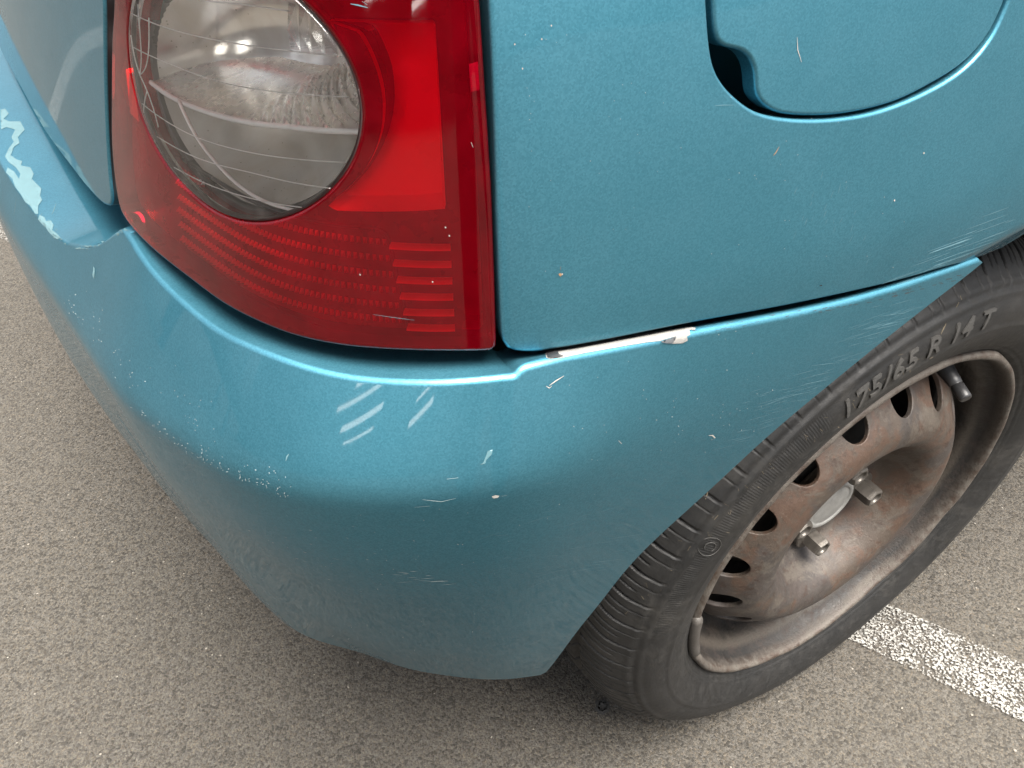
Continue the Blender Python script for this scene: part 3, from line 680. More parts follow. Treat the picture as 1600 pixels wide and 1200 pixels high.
# wheel bolts
def bolt():
    prof = [(.0001, .0185, 1), (.0045, .0180, 1), (.0058, .0168, 1), (.0064, .0152, 1), (.0076, .0146, .3), (.0092, .0147, 0), (.0104, .0165, 0), (.0108, .0185, 0), (.0108, .0325, 0), (.0110, .0330, .4), (.0155, .0335, 1), (.0164, .0347, 1), (.0164, .0385, 1), (.0110, .0420, 1), (.0105, .0450, 1)]
    n = 36; V = []; F = []
    for k in range(n):
        g = 2*math.pi*k/n; hx = math.cos(math.pi/6)/math.cos((g % (math.pi/3))-math.pi/6)
        for R, y, rd_ in prof:
            r_ = R*(rd_+(1-rd_)*hx); V.append((r_*math.cos(g), y, r_*math.sin(g)))
    m = len(prof)
    for k in range(n):
        for j in range(m-1): F.append((k*m+j, ((k+1) % n)*m+j, ((k+1) % n)*m+j+1, k*m+j+1))
    return V, F
bv, bf = bolt(); bm0 = None
for i in range(4):
    a = 1.4333+i*math.pi/2; spin = (.2, .55, .9, .35)[i]
    if bm0 is None:
        o = mesh('wheel_bolt', bv, bf, M['bolt'], wheel, smooth=False); bm0 = o
    else:
        o = bm0.copy(); col.objects.link(o); o.parent = wheel
    o.location = (.05*math.cos(a), 0, .05*math.sin(a)); o.rotation_euler = (0, spin, 0)
# tyre valve
def on_axis(R, y, a): return np.array([R*math.cos(math.radians(a)), y, R*math.sin(math.radians(a))])
va, vb = on_axis(.168, .028, 62), on_axis(.1535, -.010, 63)
def cone(p, q, prof, seg=20):
    p, q = np.asarray(p), np.asarray(q); t = q-p; L = np.linalg.norm(t); t /= L; a = np.cross(t, (0, 0, 1.)); a /= np.linalg.norm(a); b = np.cross(t, a); V = []; F = []
    for f, r_ in prof:
        for k in range(seg): g = 2*math.pi*k/seg; V.append(p+t*L*f+r_*(a*math.cos(g)+b*math.sin(g)))
    m = len(prof)
    for i in range(m-1):
        for k in range(seg): F.append((i*seg+k, i*seg+(k+1) % seg, (i+1)*seg+(k+1) % seg, (i+1)*seg+k))
    F.append(tuple((m-1)*seg+k for k in range(seg))); return V, F
vv, vf = cone(va, vb, [(0, .0095), (.08, .0095), (.14, .0078), (.5, .0062), (.62, .0056), (.63, .0050), (.66, .0050), (.67, .0056), (.95, .0054), (1, .0046), (1.0, .0038)])
mesh('tyre_valve', vv, vf, M['black'], wheel)
# clip-on balance weight on the lip
def weight():
    V = []; F = []; n = 26
    sec = [(.1972, -.0005), (.1980, -.0045), (.1955, -.0085), (.1905, -.0085), (.1880, -.0060), (.1875, -.001)]
    for i in range(n+1):
        f = i/n; a = math.radians(177+f*21); e = min(1, min(f, 1-f)*14)**.5
        for R, y in sec: rr = .1925+(R-.1925)*(.35+.65*e); V.append((rr*math.cos(a), -.003+(y+.003)*(.3+.7*e), rr*math.sin(a)))
    m = len(sec)
    for i in range(n):
        for j in range(m-1): F.append((i*m+j, (i+1)*m+j, (i+1)*m+j+1, i*m+j+1))
    F += [tuple(range(m)), tuple(n*m+j for j in range(m))[::-1]]; return V, F
wv_, wf_ = weight(); mesh('balance_weight', wv_, wf_, M['weight'], wheel)
# ---------------------------------------------------------------- tail lamp
lamp = empty('tail_lamp', (0, 0, 0), car)
def lamp_outline():
    L = LAMP
    a = list(resample([(.150, .935), (.165, .885), (.190, .815)], .004, False))[:-1]+list(curve2([(.190, .815)]+L[:17], .003))[:-1]+list(curve2(L[16:19], .0012))[:-1]+list(resample(L[18:]+[(-.0005, .87), (-.0005, .935)], .004, False))
    return dedupe(resample(np.array(a), .0028))
gg = np.linspace(0, 2*math.pi, 120, endpoint=False)
_e = np.array([[-.99507, .09915], [.09915, .99507]])
WC = np.array([.11624, .76381])
def win(f=1.): return WC+np.stack([.07487*f*np.cos(gg), .04439*f*np.sin(gg)], 1) @ _e
LO = lamp_outline(); LPTS = gridpts(-.01, .25, .66, .95, .0045, .0045)
lens = panel('red_lens', off_upper, LO, M['red'], lamp, holes=[win()], r=.002, depth=.010, pts=LPTS)
clr = panel('clear_lens', off_upper, win(.993), M['clear'], lamp, r=.0006, depth=.004, pts=gridpts(0, .22, .70, .83, .003, .003))
# dark seam round the clear window
def surf_path(pts, extra): p = np.asarray(pts, float); return pos(off_upper, p[:, 0], p[:, 1], extra)
def ring(f, ex, rad, name, mat):
    p = surf_path(np.vstack([win(f), win(f)[:2]]), ex); v, f_ = tube(p, rad, 6); mesh(name, v, f_, mat, lamp)
ring(1.0, -.0022, .0011, 'window_seam', M['seam'])
# inner bezel plate with openings for the bowl, the box reflector and the prism field
def shrink(o, d):
    n = len(o); t = np.roll(o, -1, 0)-np.roll(o, 1, 0); nn = np.stack([-t[:, 1], t[:, 0]], 1); nn /= np.linalg.norm(nn, axis=1)[:, None]+1e-12
    a = .5*np.sum(o[:, 0]*np.roll(o[:, 1], -1)-np.roll(o[:, 0], -1)*o[:, 1]); return o+nn*d*np.sign(a)
_w = win(1.085); _w = _w[(_w[:, 0] < .09) & (_w[:, 1] > .7305) & (_w[:, 1] < .7905)]; _w = _w[np.argsort(_w[:, 1])]
BOXF = np.vstack([[(.0550, .7912), (.0118, .7918), (.0133, .7335), (.0585, .7302)], _w])
box_open = resample(BOXF, .002)
plate_out = dedupe(resample(shrink(resample(LO, .004), .004), .004))
plate = panel('bezel_plate', off_upper, plate_out, M['bezel'], lamp, holes=[win(.985), box_open], extra=-.0085, r=.0010, depth=.003, pts=LPTS,
              hole_hem=lambda q, n, o, rr, tu, de: (rr, tu, de*0+.010))
# box reflector behind the opening: back wall and side walls
def box_reflector():
    o = resample(BOXF, .002); c = np.array([.0300, .7610])
    V = []; F = []; n = len(o)
    for ex, k, dz in ((-.0060, 1.0, 0), (-.0080, .96, 0), (-.0110, .90, 0)):
        q = c+(o-c)*k; sl_ = (1.0 if ex > -.007 else 1.0+1.1*np.clip((q[:, 1]-.7300)/.06, 0, 1)); V += list(pos(off_upper, q[:, 0], q[:, 1]+dz, ex*sl_))
    for L in range(2):
        for i in range(n): j = (i+1) % n; F.append((L*n+i, L*n+j, (L+1)*n+j, (L+1)*n+i))
    V.append(pos(off_upper, np.array([c[0]]), np.array([c[1]]), -.0165)[0])
    for i in range(n): F.append((2*n+i, 2*n+(i+1) % n, len(V)-1))
    mesh('box_reflector', V, F, M['reflector_white'], lamp, smooth=False)
box_reflector()
# small bright pocket left of the window
def pocket(c, hs, hz, ex, mat):
    V = list(pos(off_upper, np.array([c[0]-hs, c[0]+hs, c[0]+hs, c[0]-hs]), np.array([c[1]-hz, c[1]-hz, c[1]+hz, c[1]+hz]), ex))
    V += list(pos(off_upper, np.array([c[0]-hs, c[0]+hs, c[0]+hs, c[0]-hs]), np.array([c[1]-hz, c[1]-hz, c[1]+hz, c[1]+hz]), ex-.004))
    mesh('pocket_reflector', V, [(0, 1, 2, 3), (4, 7, 6, 5), (0, 4, 5, 1), (1, 5, 6, 2), (2, 6, 7, 3), (3, 7, 4, 0)], mat, lamp, smooth=False)
pocket((.2215, .7345), .0065, .0095, -.0080, M['reflector_white'])
# six light bars and six rows of prisms
for i in range(6):
    z = .7194-.00655*i; s0, s1 = .0126+.00015*i, .0368-.0008*i
    s = np.linspace(s0, s1, 14); sec = [(-.0064, -.0004), (-.0042, -.0004), (-.0034, -.0001), (-.0034, .0005), (-.0044, .0009), (-.0064, .0010)]
    V = []; F = []; m = len(sec)
    for a in s:
        for ex, dz in sec: V.append(pos(off_upper, np.array([a]), np.array([z+dz]), ex)[0])
    for k in range(len(s)-1):
        for j in range(m-1): F.append((k*m+j, (k+1)*m+j, (k+1)*m+j+1, k*m+j+1))
    F += [tuple(range(m)), tuple((len(s)-1)*m+j for j in range(m))]
    mesh('light_bar', V, F, M['reflector_white'], lamp, smooth=False)
    V = []; F = []; pit = .0027; zr = .7190-.0063*i; a = .0392-.0007*i
    while a < .170:
        if (((a-WC[0])/.0775)**2+((zr-WC[1])/.0475)**2) < 1: a += pit; continue
        q = [(a, zr-.0017), (a+pit*.92, zr-.0017), (a+pit*.92, zr+.0017), (a, zr+.0017)]; b = len(V)
        for ss, zz in q: V.append(pos(off_upper, np.array([ss]), np.array([zz]), -.0098)[0])
        V.append(pos(off_upper, np.array([a+pit*.30]), np.array([zr]), -.0062)[0])
        for k in range(4): F.append((b+k, b+(k+1) % 4, b+4))
        a += pit
    mesh('prism_row', V, F, M['prism'], lamp, smooth=False)['kind'] = 'stuff'
# frame of the prism field
for P0 in ([(.170, .7238), (.110, .7238), (.060, .7236), (.0412, .7234), (.0388, .7212), (.0366, .7080), (.0344, .6930), (.0335, .6840)],):
    v, f_ = tube(surf_path(curve2(P0, .003), -.0085), .0009, 6); mesh('prism_field_frame', v, f_, M['bezel'], lamp)
# silvered bowl behind the clear window, divided by a fluted shelf
def bowl():
    V = []; F = []; n = len(gg); K = 16
    for k in range(K+1):
        f = 1-k/K; q = win(max(f, .001)*.985); d = -.0108-.046*math.sqrt(max(1-f*f, 0))
        V += list(pos(off_upper, q[:, 0], q[:, 1]+.004*(1-f), d))
    for k in range(K):
        for i in range(n): j = (i+1) % n; F.append((k*n+i, k*n+j, (k+1)*n+j, (k+1)*n+i))
    mesh('reflector_bowl', V, F, M['chrome'], lamp)
bowl()
SH = nspline(np.array([.040, .0468, .0619, .0777, .0925, .1149, .1407, .1629, .182, .20]), np.array([.7585, .758, .7571, .7563, .7549, .7525, .7498, .7484, .7488, .750]))
def shelf():
    s = np.linspace(.0435, .187, 150); V = []; F = []; dep = np.linspace(-.0075, -.050, 44)
    for a in s:
        for j, d in enumerate(dep):
            flute = .0016*math.sin((a*.75+d*.9)*2*math.pi/.0052)*float(smooth(.115, .085, a)) if j else 0
            V.append(pos(off_upper, np.array([a]), np.array([float(SH(a))+(-d-.0075)*.16+flute]), d)[0])
    m = len(dep)
    for i in range(len(s)-1):
        for j in range(m-1): F.append((i*m+j, (i+1)*m+j, (i+1)*m+j+1, i*m+j+1))
    mesh('reflector_shelf', V, F, M['chrome_shelf'], lamp)
    v, f_ = tube(surf_path([(a, float(SH(a))) for a in s], -.0068), .0011, 8); mesh('shelf_edge', v, f_, M['bright'], lamp)
shelf()
v, f_ = tube(surf_path(curve2([(.1553, .7500), (.1484, .7441), (.1388, .7383), (.1242, .7334), (.1083, .7297), (.0904, .7280), (.0736, .7281)], .002), -.0050), .0007, 8)
mesh('bowl_seam', v, f_, M['bright'], lamp)
# fine optic lines moulded in the clear lens
for L in ([(.121, .7914), (.0898, .7941), (.0668, .7944)], [(.1840, .7765), (.1496, .7776), (.1135, .7807), (.0747, .7829), (.0489, .7831)], [(.1860, .7640), (.1579, .765), (.1209, .7671), (.0868, .7694), (.0456, .7713)],
          [(.1820, .7435), (.1461, .7428), (.1106, .7458), (.0768, .7487), (.0492, .7503)], [(.1690, .7339), (.1369, .7353), (.0991, .7398), (.0749, .7407), (.0567, .7409)], [(.1550, .7256), (.1332, .727), (.1047, .7298), (.0701, .7324)]):
    v, f_ = tube(surf_path(curve2(L, .003), -.0006), .00022, 6); mesh('optic_line', v, f_, M['bright'], lamp)
# cracks in the lens near its left end
for L in ([(.182, .7545), (.1755, .7500), (.1700, .7435), (.1672, .7380)], [(.182, .7545), (.1745, .7590), (.1690, .7680), (.1665, .7780)], [(.182, .7545), (.1782, .7620), (.1770, .7720), (.1762, .7810)], [(.182, .7545), (.1860, .7600), (.1880, .7680)], [(.1755, .7500), (.1800, .7440), (.1815, .7400)]):
    v, f_ = tube(surf_path(curve2(L, .002), -.0008), .00024, 5); mesh('lens_crack', v, f_, M['bright'], lamp)
# faceted bulb cover, upper right of the bowl
def facets():
    V = []; F = []
    for k in range(5):
        s0 = .052+.0075*k; q = [(s0, .7760), (s0+.0068, .7760), (s0+.0060, .7905), (s0+.0008, .7905)]; b = len(V)
        for ss, zz in q: V.append(pos(off_upper, np.array([ss]), np.array([zz]), -.020)[0])
        V.append(pos(off_upper, np.array([s0+.0034]), np.array([.783]), -.0165)[0]); F += [(b+i, b+(i+1) % 4, b+4) for i in range(4)]
    mesh('bulb_cover', V, F, M['bulb'], lamp, smooth=False)['kind'] = 'stuff'
facets()
# back of the lamp
surf_sheet('lamp_housing', off_upper, -.004, .245, .672, .95, -.062, M['black'], lamp, .012, .012)
